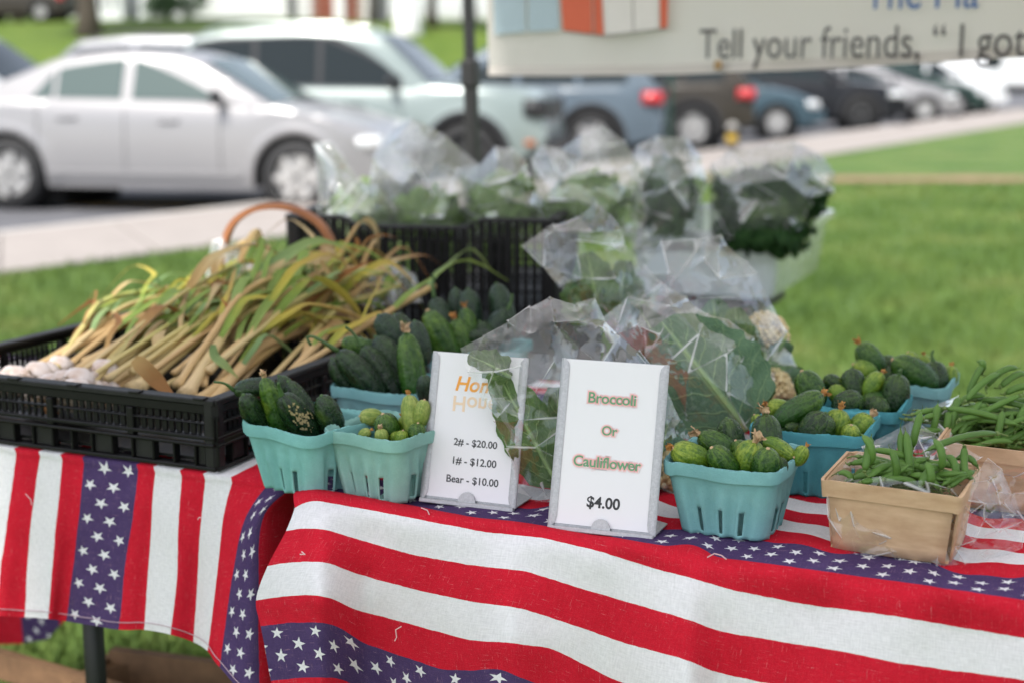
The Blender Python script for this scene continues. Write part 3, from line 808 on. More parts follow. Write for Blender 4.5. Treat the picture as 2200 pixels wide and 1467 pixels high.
# right cloth: every stripe edge follows the photographed drape; columns run down the cloth
B_UP = [(690,1000),(900,1040),(1160,1085),(1408,1104),(1457,1110),(1512,1132),(1614,1153),(1790,1169),(1899,1208),(2141,1220),(2300,1240)]
B1 = [(640,1052),(685,1049),(775,1064),(892,1086),(1009,1109),(1126,1121),(1181,1131),(1340,1157),(1438,1173),(1469,1167),(1504,1171),(1535,1196),(1653,1210),(1809,1232),(1965,1253),(2200,1288),(2300,1303)]
B2 = [(634,1090),(650,1078),(677,1074),(814,1098),(931,1121),(1048,1143),(1165,1154),(1283,1182),(1340,1200),(1418,1224),(1500,1245),(1575,1267),(1731,1298),(1926,1323),(2200,1370),(2300,1388)]
B3 = [(614,1140),(640,1134),(696,1135),(775,1160),(892,1192),(1009,1213),(1126,1225),(1244,1262),(1340,1290),(1400,1307),(1485,1331),(1535,1353),(1692,1380),(1809,1398),(1926,1423),(2200,1460),(2300,1475)]
B4 = [(575,1215),(620,1207),(696,1205),(775,1235),(892,1266),(1009,1291),(1126,1307),(1244,1346),(1340,1380),(1400,1397),(1477,1417),(1535,1443),(1645,1466),(1926,1510),(2300,1565)]
B5 = [(550,1289),(610,1280),(677,1276),(716,1285),(755,1307),(853,1332),(1009,1375),(1087,1379),(1185,1391),(1322,1461),(1400,1483),(1535,1530),(1926,1597),(2300,1655)]
B6 = [(560,1344),(630,1336),(696,1336),(735,1348),(775,1379),(892,1418),(950,1438),(1009,1440),(1068,1434),(1126,1457),(1322,1535),(1535,1600),(1926,1680),(2300,1745)]
def shift_row(row, dy, dx=0): return [(x + dx, y + dy) for x, y in row]
B7 = shift_row(B6, 118, 22); B8 = shift_row(B7, 70, 10); B9 = shift_row(B8, 75, 8)
rows_px = [B1, B2, B3, B4, B5, B6, B7, B8, B9]
t_rows = [BAND, BAND+RW, BAND+RW+WW, BAND+2*RW+WW, BAND+2*RW+2*WW, PER, PER+BAND, PER+BAND+RW, PER+BAND+RW+WW]
FN = -Wv
def fold(px, v):
    """how far the hanging cloth stands out from the table edge"""
    f = interp(px, [540,620,690,790,900,1000,1090,1190,1300,1400,1480,1545,1700,1850,2000,2300], [.012,.030,.040,.004,.004,.012,.026,.012,.002,.014,.024,.002,.010,.016,.006,.012])
    return .010 + 1.6 * f * min(1.4, v / .09)
NC = 220; DROW = 7
ctrl = []
for ri, row in enumerate(rows_px):
    xs, ys = zip(*row); x0 = xs[0]; line = []
    for j in range(NC):
        c = j / (NC - 1); px = x0 + (2300 - x0) * c; py = interp(px, xs, ys)
        drop = t_rows[ri] - BAND - .020
        if ri == 0: p = onz(px, py, TZ + .004 + .004*math.sin(c*31)+.002*math.sin(c*77))
        else:
            p = onplane(px, py, O_ + FN * (fold(px, max(0, drop)) + (.0 if ri > 1 else -.004)), FN)
        line.append(p)
    ctrl.append(line)
# smooth the columns a little so that straight segments do not show
for line in ctrl:
    for _ in range(6):
        old = [q.copy() for q in line]
        for j in range(1, NC - 1): line[j] = old[j]*.5 + (old[j-1] + old[j+1])*.25
rows = []; uvs = []
BACKB = .695
for k in range(14):                                    # the part lying on the table
    f = 1 - k / 14; line = []; uvl = []
    for j in range(NC):
        e = ctrl[0][j]; aa = (e - O_).dot(U); bb = (e - O_).dot(Wv)
        b = bb + (BACKB - bb) * f; fade = (1 - f) ** 3
        lump = .005*fade*max(0, math.sin(aa*23+1)) + .0015*math.sin(aa*55+b*40)*(1-f)
        line.append(tp(aa + .03*f*(1 if j else 1), b, .003 + lump)); uvl.append((aa + .3, BAND - (b - bb)))
    rows.append(line); uvs.append(uvl)
for ri in range(len(ctrl)):
    if ri == len(ctrl) - 1:
        rows.append(ctrl[ri]); uvs.append([((ctrl[0][j]-O_).dot(U) + .3, t_rows[ri]) for j in range(NC)]); break
    for k in range(DROW):
        f = k / DROW; line = []; uvl = []
        for j in range(NC):
            p0, p1, p2, p3 = (rows[13][j] if ri == 0 else ctrl[ri-1][j]), ctrl[ri][j], ctrl[ri+1][j], ctrl[min(ri+2, len(ctrl)-1)][j]
            q = .5*((2*p1) + (p2-p0)*f + (2*p0-5*p1+4*p2-p3)*f*f + (3*p1-p0-3*p2+p3)*f**3) if ri > 0 else p1 + (p2-p1)*f + UP*.012*math.sin(math.pi*f)*.55 + FN*.010*math.sin(math.pi*f)*.6
            q = q + FN*.0012*noise.noise(Vector((q.x*60, q.z*30, 0)))
            line.append(q); uvl.append(((ctrl[0][j]-O_).dot(U) + .3, t_rows[ri] + (t_rows[ri+1]-t_rows[ri])*f))
        rows.append(line); uvs.append(uvl)
mb = MB(); mb.grid(rows, uvs=uvs, flip=True)
rc = mb.build('tablecloth', CLOTH, smooth=True)
tag(rc, 'red white and blue cloth with lengthwise stripes on the right table', 'tablecloth')
# hem stitched along the hanging left edge
hm = MB(); edge = [rows[i][0] for i in range(13, len(rows))]
hm.tube([q + U*.006 + FN*.0012 for q in edge], .0012, 5); hm.build('hem_stitch', mat('hem_thread', (.55,.50,.56), .9), rc)

# left cloth: stripes run down; columns are the stripe edges, rows go down the hanging part
LB = {  # stripe edge: points from the table edge to the hem, then the print coordinate across the stripes
 -1: [(-150,925),(-185,1040),(-200,1150),(-215,1320)],
  0: [(-90,938),(-120,1050),(-135,1160),(-148,1320)],
  1: [(-25,948),(-50,1060),(-65,1180),(-75,1320)],
  2: [(36,966),(20,1080),(5,1200),(-8,1322)],
  3: [(88,972),(72,1080),(60,1200),(53,1325)],
  4: [(135,980),(125,1085),(114,1205),(103,1329)],
  5: [(180,988),(172,1090),(158,1210),(141,1334)],
  6: [(298,1003),(287,1100),(268,1220),(256,1351)],
  7: [(334,1008),(326,1110),(318,1230),(310,1352)],
  8: [(391,1016),(384,1115),(380,1235),(367,1362)],
  9: [(442,1023),(432,1120),(424,1240),(416,1378)],
 10: [(500,1030),(478,1120),(466,1240),(446,1398)],
 11: [(575,1040),(528,1110),(500,1230),(473,1432)],
 12: [(655,1030),(566,1110),(556,1280),(557,1500)],
}
tcol = [-2*WW-RW*2+BAND-PER+PER, 0,0]
t_of = {5:0.0, 6:BAND, 7:BAND+RW, 8:BAND+RW+WW, 9:BAND+2*RW+WW, 10:BAND+2*RW+2*WW, 11:PER, 12:PER+BAND, 4:-RW, 3:-RW-WW, 2:-2*RW-WW, 1:-2*RW-2*WW, 0:-3*RW-2*WW, -1:-3*RW-2*WW-BAND}
keys = sorted(LB); LP0 = lf.copy()
def lfold(i, v):
    w = {-1:.0,0:.012,1:.004,2:.016,3:.004,4:.014,5:.004,6:.016,7:.010,8:.018,9:.006,10:.016,11:.026,12:.040}[i]
    return .008 + 1.5 * w * v
cc = []
for i in keys:
    col = []
    for r_, (px, py) in enumerate(LB[i]):
        if r_ == 0: col.append(onplane(px, py, LP0 + FN*.004, FN))
        else: col.append(onplane(px, py, LP0 + FN*lfold(i, r_/3), FN))
    cc.append(col)
# the corner turns away to the back beyond the last star band
turn = [q + U*.012 + Wv*(.05 + .03*k) + UP*0 for k, q in enumerate(cc[-1])]
turn2 = [q + U*.020 + Wv*(.16 + .02*k) for k, q in enumerate(cc[-1])]
cc += [turn, turn2]; tl = [t_of[i] for i in keys] + [PER+BAND+RW*1.4, PER+BAND+RW*2+WW]
NV = 26; SUB = 6; rows = []; uvs = []
colcurves = []
for ci, col in enumerate(cc):
    top = col[0]; edge = Vector((top.x, top.y, TZ + .004))
    pts = []
    for k in range(8):                                 # lying part, from the back to the edge
        f = 1 - k / 8; pts.append((edge + Wv*(.455*f) + FN*(-.012) + UP*(-.001), -.455*f))
    pts.append((Vector((edge.x, edge.y, TZ + .001)) + FN*.004, .004))
    hang = catmull([top, col[1], col[2], col[3]], NV)
    for k in range(1, NV): pts.append((hang[k], .004 + (hang[k]-top).length))
    colcurves.append(pts)
nr = len(colcurves[0])
for r_ in range(nr):
    line = []; uvl = []
    for ci in range(len(cc) - 1):
        P = [colcurves[max(0,min(len(cc)-1,ci+d))][r_] for d in (-1,0,1,2)]
        for k in range(SUB):
            f = k / SUB
            p0, p1, p2, p3 = (q[0] for q in P)
            q = .5*((2*p1) + (p2-p0)*f + (2*p0-5*p1+4*p2-p3)*f*f + (3*p1-p0-3*p2+p3)*f**3)
            line.append(q + FN*.002*noise.noise(Vector((q.x*30, q.z*18, 3)))); uvl.append((P[1][1] + (P[2][1]-P[1][1])*f, tl[ci] + (tl[ci+1]-tl[ci])*f))
    line.append(colcurves[-1][r_][0]); uvl.append((colcurves[-1][r_][1], tl[-1]))
    rows.append(line); uvs.append(uvl)
mb = MB(); mb.grid(rows, uvs=uvs, flip=True); lc = mb.build('tablecloth', CLOTH, smooth=True)
tag(lc, 'red white and blue cloth with stripes hanging downwards on the left table', 'tablecloth')
hm = MB(); hm.tube([q + UP*.010 + FN*.0012 for q in rows[-1][:-2*SUB]], .0005, 5); hm.build('hem_stitch', mat('hem_thread_pale', (.5,.36,.42), .9), lc)
# the same cloth hanging down at the back of that table, seen underneath
rows = []; uvs = []
b_l = onz(-60, 1300, .62); 
for k in range(10):
    line = []; uvl = []
    for j in range(20):
        a = -1.18 + .76*j/19; dr = interp(a, [-1.2,-.95,-.84,-.78,-.4], [.55,.54,.50,.40,.30]); z = TZ - dr*k/9
        line.append(tp(a, LB1 + .012 + .012*math.sin(j*1.3)*k/9, z - TZ)); uvl.append((dr*k/9, (a + .935)*.60))
    rows.append(line); uvs.append(uvl)
mb = MB(); mb.grid(rows, uvs=uvs); mb.build('rear_drop', CLOTH, lc, smooth=True)
# pulled threads standing off the weave
TH = mat('pulled_thread', (.70,.45,.47), .9)
for (pts, par) in (([(862,1345),(850,1352),(852,1368),(848,1376)], rc), ([(1520,1196),(1535,1188),(1550,1192),(1560,1200)], rc), ([(905,1090),(918,1095),(922,1104)], rc), ([(648,1184),(655,1190),(644,1190)], rc), ([(55,1060),(66,1072),(68,1084)], lc), ([(425,1115),(428,1110),(434,1112)], lc)):
    P0 = (O_ if par is rc else LP0) + FN*.045
    q = MB(); q.tube([onplane(x, y, P0 - FN*.0, FN) if (y > 1210 or par is lc) else onz(x, y, TZ+.010) for x, y in pts], .0006, 5); q.build('pulled_thread', TH, par)

# ------------------------------------------------------------------ tent over the stall
CANVAS, nt, bs, out = newmat('tent_canvas')
bs.inputs['Base Color'].default_value = (.78,.77,.78,1); bs.inputs['Roughness'].default_value = .8
tr_ = nt.nodes.new('ShaderNodeBsdfTranslucent'); tr_.inputs[0].default_value = (.83,.785,.83,1)
mx = nt.nodes.new('ShaderNodeMixShader'); mx.inputs[0].default_value = .45
nt.links.new(bs.outputs[0], mx.inputs[1]); nt.links.new(tr_.outputs[0], mx.inputs[2]); nt.links.new(mx.outputs[0], out.inputs[0])
TENTY = 3.6
tc = ony(1037, 170, TENTY); tc.z = 0
tent = empty('market_tent', tc, TA); tag(tent, 'black tent pole of the market tent behind the bagged greens', 'tent')
POLE = mat('tent_pole_black', (.018,.017,.017), .45, var=.2)
S3 = 3.0
for (x, y) in ((0,0),(S3,0),(0,-S3),(S3,-S3)):
    q = MB(); M0 = Matrix.Rotation(math.radians(-1.6 if (x, y) == (0,0) else 0), 4, 'Y')
    q.box(M0 @ Vector((0,0,.62)), (.030,.030,1.24), M=M0, bev=.004); q.box(M0 @ Vector((0,0,1.63)), (.024,.024,.86), M=M0, bev=.004)
    pl = q.build('pole', POLE, tent, loc=(x,y,0)); c = MB(); c.box(M0 @ Vector((0,0,1.21)), (.040,.040,.07), M=M0, bev=.006); c.build('collar', POLE, pl)
    f = MB(); f.box((0,0,.004),(.11,.11,.008)); f.build('foot_plate', POLE, pl)
q = MB(); e = .03; zt = 2.06; pk = Vector((S3/2,-S3/2,3.0)); cs = [Vector((-e,e,zt)),Vector((S3+e,e,zt)),Vector((S3+e,-S3-e,zt)),Vector((-e,-S3-e,zt))]
for k in range(4):
    a, b = cs[k], cs[(k+1)%4]; rws = []
    for i in range(9):
        f = i/8; rws.append([a.lerp(b, j/8).lerp(pk, f) - Vector((0,0,.10*math.sin(math.pi*f)+.05*math.sin(math.pi*j/8)*(1-f))) for j in range(9)])
    q.grid(rws)
    q.add([a, b, b - Vector((0,0,.24)), a - Vector((0,0,.24))], [(0,1,2,3)])
q.build('canopy', CANVAS, tent)
for k in range(4):
    a, b = cs[k], cs[(k+1)%4]; q = MB(); q.tube([a - Vector((0,0,.06)), b - Vector((0,0,.06))], .012, 6); q.build('eave_bar', POLE, tent)
# ------------------------------------------------------------------ pulp berry baskets
def m_pulp(name, c, c2):
    m, nt, bs, out = newmat(name); co = coords(nt)
    a = noise_(nt, co, 55, 5, .6); b = noise_(nt, co, 900, 3, .6); d = noise_(nt, co, 18, 3)
    cc = mixc(nt, a, c2, c); cc = mixc(nt, .35, cc, ramp(nt, b, [(.3,(.75,.75,.75)),(.7,(1.12,1.12,1.12))]), 'MULTIPLY')
    cc = mixc(nt, ramp(nt, d, [(.62,(0,0,0)),(.75,(.35,.35,.35))]), cc, tuple(min(1, x*1.25) for x in c))
    st_ = noise_(nt, co, 9, 4, .65); cc = mixc(nt, .8, cc, ramp(nt, st_, [(.35,(.70,.74,.74)),(.6,(1.05,1.04,1.03))]), 'MULTIPLY')
    vf = nt.nodes.new('ShaderNodeTexVoronoi'); nt.links.new(co, vf.inputs['Vector']); vf.inputs['Scale'].default_value = 260; fl_ = ramp(nt, vf.outputs['Distance'], [(.05,(1,1,1)),(.12,(0,0,0))]); cc = mixc(nt, M_(nt, 'MULTIPLY', fl_, M_(nt, 'GREATER_THAN', noise_(nt, co, 70, 2), .56)), cc, tuple(x*.45 for x in c))
    nt.links.new(cc, bs.inputs['Base Color']); bs.inputs['Roughness'].default_value = .92; bs.inputs['Specular IOR Level'].default_value = .15
    bump(nt, bs, M_(nt, 'ADD', b, M_(nt, 'MULTIPLY', a, 1.5)), .45, .0012)
    return m
PULP_T = m_pulp('turquoise_pulp', (.245,.48,.49), (.18,.40,.42))
PULP_B = m_pulp('blue_teal_pulp', (.10,.36,.41), (.075,.29,.34))
PULP_M = m_pulp('dull_turquoise_pulp', (.25,.53,.51), (.18,.42,.41))
PULP_G = m_pulp('grey_green_pulp', (.30,.52,.47), (.22,.43,.39))
def basket(label, corner, ang, size, h, m, seed, cat='basket'):
    """corner: the near right rim corner on plan; built square, tapering down, with slots through the walls"""
    rr = random.Random(seed); ca, sa = math.cos(ang), math.sin(ang)
    ux, uy = Vector((ca,sa,0)), Vector((-sa,ca,0))
    ctr = Vector((corner.x, corner.y, 0)) - ux*size/2 + uy*size/2
    root = empty('pulp_basket', (ctr.x, ctr.y, TZ + .0045), ang); tag(root, label, cat, 'pulp baskets of cucumbers')
    NS, NCn, NVt = 30, 5, 20; half = size/2; rad = size*.13
    def ring(hw, rd):
        pts = []
        for s_ in range(4):
            a0 = -math.pi/2 + s_*math.pi/2
            d = Vector((math.cos(a0), math.sin(a0), 0)); t = Vector((-d.y, d.x, 0))
            for k in range(NS): pts.append((d*hw + t*((k/(NS-1)*2-1)*(hw-rd)), d, s_, k))
            c0 = d*(hw-rd) + t*(hw-rd)
            for k in range(1, NCn): 
                a = a0 + k/NCn*math.pi/2; dd = Vector((math.cos(a), math.sin(a), 0)); pts.append((c0 + dd*rd, dd, s_, -k))
        return pts
    nr = 4*(NS+NCn-1)
    slots = [(5,7),(14,16),(23,25)]
    vs = []; fs = []
    for v in range(NVt + 1):
        f = v / NVt; z = h*f; hw = half*(.76 + .24*f); R0 = ring(hw, rad*(.9+.1*f))
        for (p, d, s_, k) in R0:
            o = 0.0
            if k >= 0:
                fl = math.cos((k/(NS-1)*4)*2*math.pi*.94)          # flutes between the slots
                o = .0028*fl*(1 - sm(f, .42, .82))
                for (i0, i1) in slots:
                    dk = abs(k - (i0+i1)/2)
                    if .03 < f < .55 and 1.0 < dk < 2.3: o += .0012 * (1-sm(f,.45,.55))
            q = p + d*o; vs.append((q.x, q.y, z))
    for v in range(NVt):
        for j in range(nr):
            s_, k = divmod(j, NS+NCn-1)
            hole = k < NS and any(i0 <= k < i1 for (i0, i1) in slots) and 1 <= v < 8
            if hole: continue
            j2 = (j+1) % nr; fs.append((v*nr+j, v*nr+j2, (v+1)*nr+j2, (v+1)*nr+j))
    b = len(vs); fs.append(tuple(range(nr))[::-1])
    q = MB(); q.add(vs, fs); w = q.build('wall', m, root, smooth=True)
    md = w.modifiers.new('thickness', 'SOLIDIFY'); md.thickness = .0017; md.offset = -1
    # rim band with a torn, fibrous upper edge
    rows = []
    for (dz, oo) in ((-.0125,.0002),(-.012,.0022),(-.001,.0030),(.0015,.0022),(.0012,.0002),(-.002,-.0012)):
        row = []
        for jj, (p, d, s_, k) in enumerate(ring(half, rad)):
            jag = 0
            if dz > 0: jag = .0018*max(0, noise.noise(Vector((jj*.55, seed*3.1, 0)))) + rr.uniform(-.0006,.0008)
            wv = .0012*math.sin(jj*.21 + seed)
            q = p + d*oo; row.append((q.x, q.y, h + dz + jag + wv))
        rows.append(row)
    q = MB(); q.grid(rows, close=True); q.build('rim', m, root, ang=50)
    root['size'] = size
    return root, ctr
BK = {}
def bk(key, label, cpx, cpy, ang, size, m, seed, h=.076):
    BK[key] = basket(label, onz(cpx, cpy, TZ + .0045 + h), math.radians(ang), size, h, m, seed)
bk('R1', 'pale turquoise pulp basket of small cucumbers beside the broccoli price sign', 1667, 1022, -25, .120, PULP_T, 1)
bk('R2', 'deep turquoise pulp basket directly behind the pale basket on the right', 1850, 944, -24, .126, PULP_B, 2)
bk('R3', 'deep turquoise pulp basket third in the row on the right', 1926, 891, -24, .124, PULP_B, 3)
bk('R4', 'hindmost turquoise pulp basket of the right row, against the lawn', 2030, 838, -25, .128, PULP_T, 4)
bk('B1', 'turquoise pulp basket of large cucumbers against the garlic crate', 668, 941, -38, .118, PULP_M, 5)
bk('B2', 'grey green pulp basket of small pale cucumbers beside the honey sign', 862, 951, -30, .108, PULP_G, 6)
bk('B3', 'turquoise pulp basket of big dark cucumbers behind the grey green one', 888, 853, -27, .128, PULP_T, 7)
bk('B4', 'hidden pulp basket of dark cucumbers before the tall black crate', 1072, 765, -24, .128, PULP_T, 8)
tl_ = BK['B3'][1]
# torn flap of pulp hanging from the rim of the third basket
# ------------------------------------------------------------------ cucumbers
def m_cuke(name, dark, mid, light, gloss=.42, stripe=.5):
    m, nt, bs, out = newmat(name); co = coords(nt)
    sp = nt.nodes.new('ShaderNodeSeparateXYZ'); nt.links.new(co, sp.inputs[0])
    oi = nt.nodes.new('ShaderNodeObjectInfo')
    z = sp.outputs[2]                                     # 0 at the hidden stem end .. 1 at the tip, length scaled to 1
    ang = M_(nt, 'ARCTAN2', sp.outputs[0], sp.outputs[1])
    cb = nt.nodes.new('ShaderNodeCombineXYZ'); nt.links.new(M_(nt, 'MULTIPLY', M_(nt, 'SINE', M_(nt, 'MULTIPLY', ang, 3.0)), .9), cb.inputs[0]); nt.links.new(M_(nt, 'MULTIPLY', M_(nt, 'COSINE', M_(nt, 'MULTIPLY', ang, 4.0)), .9), cb.inputs[1])
    nt.links.new(M_(nt, 'ADD', M_(nt, 'MULTIPLY', z, 1.2), M_(nt, 'MULTIPLY', oi.outputs['Random'], 40)), cb.inputs[2])
    st = M_(nt, 'ADD', M_(nt, 'MULTIPLY', noise_(nt, cb.outputs[0], 1.6, 3, .6), .55), M_(nt, 'MULTIPLY', noise_(nt, co, 7, 4, .7), .45))
    blot = noise_(nt, co, 14, 4, .6)
    va = nt.nodes.new('ShaderNodeVectorMath'); va.operation = 'ADD'; nt.links.new(co, va.inputs[0]); nt.links.new(oi.outputs['Random'], va.inputs[1])
    big = noise_(nt, va.outputs[0], 2.2, 2)
    c = mixc(nt, ramp(nt, st, [(.36,(0,0,0)),(.66,(1,1,1))]), dark, mid)
    pale = M_(nt, 'MULTIPLY', M_(nt, 'MULTIPLY', ramp(nt, z, [(.35,(0,0,0)),(1.0,(1,1,1))]), ramp(nt, st, [(.42,(0,0,0)),(.62,(1,1,1))])), stripe)
    c = mixc(nt, pale, c, light)
    c = mixc(nt, M_(nt, 'MULTIPLY', ramp(nt, big, [(.64,(0,0,0)),(.80,(1,1,1))]), .55), c, (light[0]*1.3, light[1]*.95, light[2]*.6))
    c = mixc(nt, .45, c, ramp(nt, blot, [(.25,(.62,.65,.7)),(.7,(1.2,1.18,1.1))]), 'MULTIPLY')
    vo = nt.nodes.new('ShaderNodeTexVoronoi'); nt.links.new(co, vo.inputs['Vector']); vo.inputs['Scale'].default_value = 26
    dots = ramp(nt, vo.outputs['Distance'], [(.06,(1,1,1)),(.13,(0,0,0))])
    c = mixc(nt, M_(nt, 'MULTIPLY', dots, .16), c, (.42,.46,.25))
    nt.links.new(c, bs.inputs['Base Color'])
    nt.links.new(ramp(nt, blot, [(.3,(gloss-.1,)*3),(.7,(gloss+.14,)*3)]), bs.inputs['Roughness'])
    bs.inputs['Specular IOR Level'].default_value = .38
    bump(nt, bs, M_(nt, 'ADD', M_(nt, 'MULTIPLY', dots, .5), M_(nt, 'ADD', M_(nt, 'MULTIPLY', st, 1.0), M_(nt, 'MULTIPLY', blot, .5))), .30, .018)
    return m
CK = {'d': m_cuke('cucumber_dark', (.003,.013,.005), (.007,.028,.007), (.07,.15,.025), .24, .35),
      'k': m_cuke('cucumber_dusty_dark', (.007,.021,.011), (.012,.036,.015), (.065,.13,.035), .30, .3),
      'g': m_cuke('cucumber_deep_green', (.005,.022,.004), (.011,.045,.006), (.12,.21,.025), .25, .45),
      'm': m_cuke('cucumber_green', (.010,.044,.005), (.026,.092,.008), (.17,.27,.025), .27, .6),
      'l': m_cuke('cucumber_light', (.05,.125,.007), (.15,.26,.016), (.42,.47,.07), .30, .7),
      'p': m_cuke('cucumber_pale', (.14,.22,.035), (.26,.33,.06), (.50,.52,.18), .5, .7)}
STEMM = mat('cucumber_stem', (.06,.13,.03), .6, var=.4, vscale=90)
PETAL = mat('dried_blossom', (.62,.30,.07), .8, col2=(.34,.15,.05), vscale=160)
PETALP = mat('pale_dried_blossom', (.62,.45,.27), .85, col2=(.42,.26,.14), vscale=160)
SCAB = mat('tan_scab', (.42,.33,.16), .9, var=.3)
CUKE_M = {}
def cuke_mesh(kind, ratio, bend, seed):
    key = (kind, round(ratio, 2), round(bend, 2), seed)
    if key in CUKE_M: return CUKE_M[key]
    rr = random.Random(seed); n, sg = 18, 18; rows = []
    ph = rr.uniform(0, 6)
    for i in range(n + 1):
        f = i / n; r = ratio * (max(0, 1 - abs(2*f-1)**2.7) ** .5) * (1.03 - .12*abs(f-.45))
        off = bend * math.sin(math.pi * f); row = []
        for k in range(sg):
            a = k*2*math.pi/sg; rr_ = max(r, .0015) * (1 + .022*math.cos(3*a+ph) + .014*math.sin(7*a+f*5+ph))
            row.append((rr_*math.cos(a) + off, rr_*math.sin(a), f))
        rows.append(row)
    q = MB(); q.grid(rows, close=True); CUKE_M[key] = q.mesh('skin', CK[kind], smooth=True)
    return CUKE_M[key]
def blossom(root, top, d, r, seed, m):
    rr = random.Random(seed); q = MB()
    a0 = d.orthogonal().normalized(); b0 = d.cross(a0)
    for k in range(6):
        a = k*1.05 + rr.uniform(-.3,.3); e = a0*math.cos(a) + b0*math.sin(a); t_ = d.cross(e); rws = []
        ln = r*rr.uniform(.5,1.1); sp_ = rr.uniform(.15,.8)
        for i in range(6):
            f = i/5; c = top + d*(ln*f) + e*(r*(.10 + sp_*f*f*.8)) + Vector((rr.uniform(-1,1),rr.uniform(-1,1),rr.uniform(-1,1)))*r*.10
            w = r*.34*math.sin(math.pi*min(1, f*.85+.12)); curl = e*r*.12*math.sin(f*5+k)
            rws.append([c - t_*w + curl, c + e*w*.35*math.cos(k), c + t_*w - curl])
        q.grid(rws)
    return q.build('blossom', m, root, smooth=True)
CN = [0]
def cuke(bkey, kind, tip, base, rpx, d=0.0, d2=None, bend=.03, stem=None, bl=None, label='', scab=False, over=1.25):
    """tip and base: where the two ends are seen; d: how far behind (+) the middle of its basket each end lies"""
    CN[0] += 1; Yc = BK[bkey][1].y
    T = ony(*tip, Yc + d); B = ony(*base, Yc + (d if d2 is None else d2))
    B = T + (B - T) * over
    r = rpx / pxm(T); ax = (T - B); ln = ax.length + r*.5; axn = ax.normalized()
    B = T - axn*ln
    floor = TZ + .006 + r*.7
    if B.z < floor and axn.z > .05: ln = min(ln, max(r*2.2, (T.z - floor)/axn.z)); B = T - axn*ln
    root = empty('cucumber', B); 
    rot = axn.to_track_quat('Z', 'X'); root.rotation_euler = rot.to_euler()
    o = link_mesh('skin', cuke_mesh(kind, r/ln, bend, CN[0]), root); o.scale = (ln, ln, ln)
    o.rotation_euler = (0, 0, R_.uniform(0, 6.28))
    # local frame again for stem and blossom
    inv = (Matrix.Translation(B) @ rot.to_matrix().to_4x4()).inverted()
    if stem:
        pts = catmull([T - axn*r*.1] + [ony(x, y, T.y + dy) for (x, y, dy) in stem], 10)
        q = MB(); n = len(pts); q.tube([inv @ p for p in pts], [r*.20 - r*.09*min(1, k/4) for k in range(n)], 6); q.build('stem', STEMM, root, smooth=True)
    else:
        q = MB(); q.lathe([(r*.16,ln-.0012),(r*.13,ln+.0004),(r*.02,ln+.0010)], 8); q.build('tip_scar', PETALP if kind in 'lpm' else STEMM, root, smooth=True)
    if bl: blossom(root, Vector((0,0,ln*.985)), Vector((0,0,1)), r*(.62 if bl == 1 else .8), CN[0], PETAL if bl == 1 else PETALP)
    if scab:
        q = MB(); rr = random.Random(5)
        toc = inv.to_3x3() @ (Vector((0,0,HC)) - (T+B)/2); a0 = math.atan2(toc.y, toc.x)
        for k in range(70):
            a = a0 + rr.gauss(.12,.30); z = ln*(.62 + rr.gauss(0,.10)); R1_ = r*1.015*(max(.05,1-abs(2*z/ln-1)**2.7))**.5; s_ = rr.uniform(.0006,.0022)
            c = Vector((R1_*math.cos(a), R1_*math.sin(a), z)); tt = Vector((-math.sin(a), math.cos(a), 0)); off = Vector((bend*ln*math.sin(math.pi*z/ln),0,0))*0
            q.add([c+off-tt*s_, c+off+Vector((0,0,s_*1.4)), c+off+tt*s_*rr.uniform(.5,1), c+off-Vector((0,0,s_))], [(0,1,2,3)])
        q.build('scab_marks', SCAB, root)
    tag(root, label, 'cucumber', 'cucumbers in the pulp baskets')
    return root
# basket against the crate
cuke('B1','d',(500,838),(575,838),24,.02,.03,.05,stem=[(488,826,-.005),(474,821,-.01),(460,820,-.01)],label='dark cucumber lying across the basket with long stem pointing left')
cuke('B1','d',(522,846),(566,925),27,-.015,.005,.03,label='dark cucumber with yellow blotch at left front of the crate basket')
cuke('B1','m',(566,808),(606,925),24,-.005,.0,.02,bl=2,label='upright striped yellow green cucumber with blossom in the crate basket')
cuke('B1','d',(604,846),(668,930),33,-.03,-.01,.02,stem=[(600,832,-.004),(598,822,-.008)],scab=True,label='dark cucumber with tan scab marks at the front of the crate basket')
cuke('B1','d',(598,806),(665,880),23,.035,.04,.06,label='dark cucumber arching behind the striped one in the crate basket')
cuke('B1','d',(618,818),(680,905),25,.012,.02,.05,label='dark curved cucumber between the scabbed and the arching one')
cuke('B1','d',(690,848),(716,915),28,-.022,-.012,.0,label='blunt nearly black cucumber at the right of the crate basket')
# basket three
cuke('B3','d',(724,752),(800,842),31,-.03,-.03,.03,stem=[(706,742,-.004),(690,732,-.006),(672,723,0),(660,726,.002),(668,742,.0)],label='big dark cucumber with curling tendril stem at the front left')
cuke('B3','d',(712,768),(760,838),24,-.01,-.01,.02,label='dark cucumber at the left wall behind the tendril cucumber')
cuke('B3','d',(778,742),(850,842),28,.0,-.01,.02,stem=[(768,728,0),(755,712,.0),(742,702,.0)],label='dark cucumber with thin stem in the middle of the third basket')
cuke('B3','d',(806,722),(862,805),33,.03,.02,.01,label='dark cucumber with a pale tip behind the middle one')
cuke('B3','m',(872,712),(890,838),29,-.012,-.028,.0,bl=2,label='upright green cucumber with dried blossom at the right of the third basket')
cuke('B3','k',(812,676),(856,735),29,.065,.06,.01,label='dusty dark cucumber standing at the back of the third basket')
cuke('B3','d',(846,674),(880,720),21,.085,.08,.01,label='narrow dark cucumber behind the dusty one')
cuke('B3','k',(890,688),(906,760),24,.05,.04,.0,label='dusty dark cucumber beside the blossom cucumber')
cuke('B3','m',(732,733),(800,752),22,.03,.04,.03,label='small green cucumber lying behind the tendril stem')
cuke('B3','k',(911,806),(916,850),20,-.11,-.10,.0,label='dusty cucumber tip peeping out beside the honey sign')
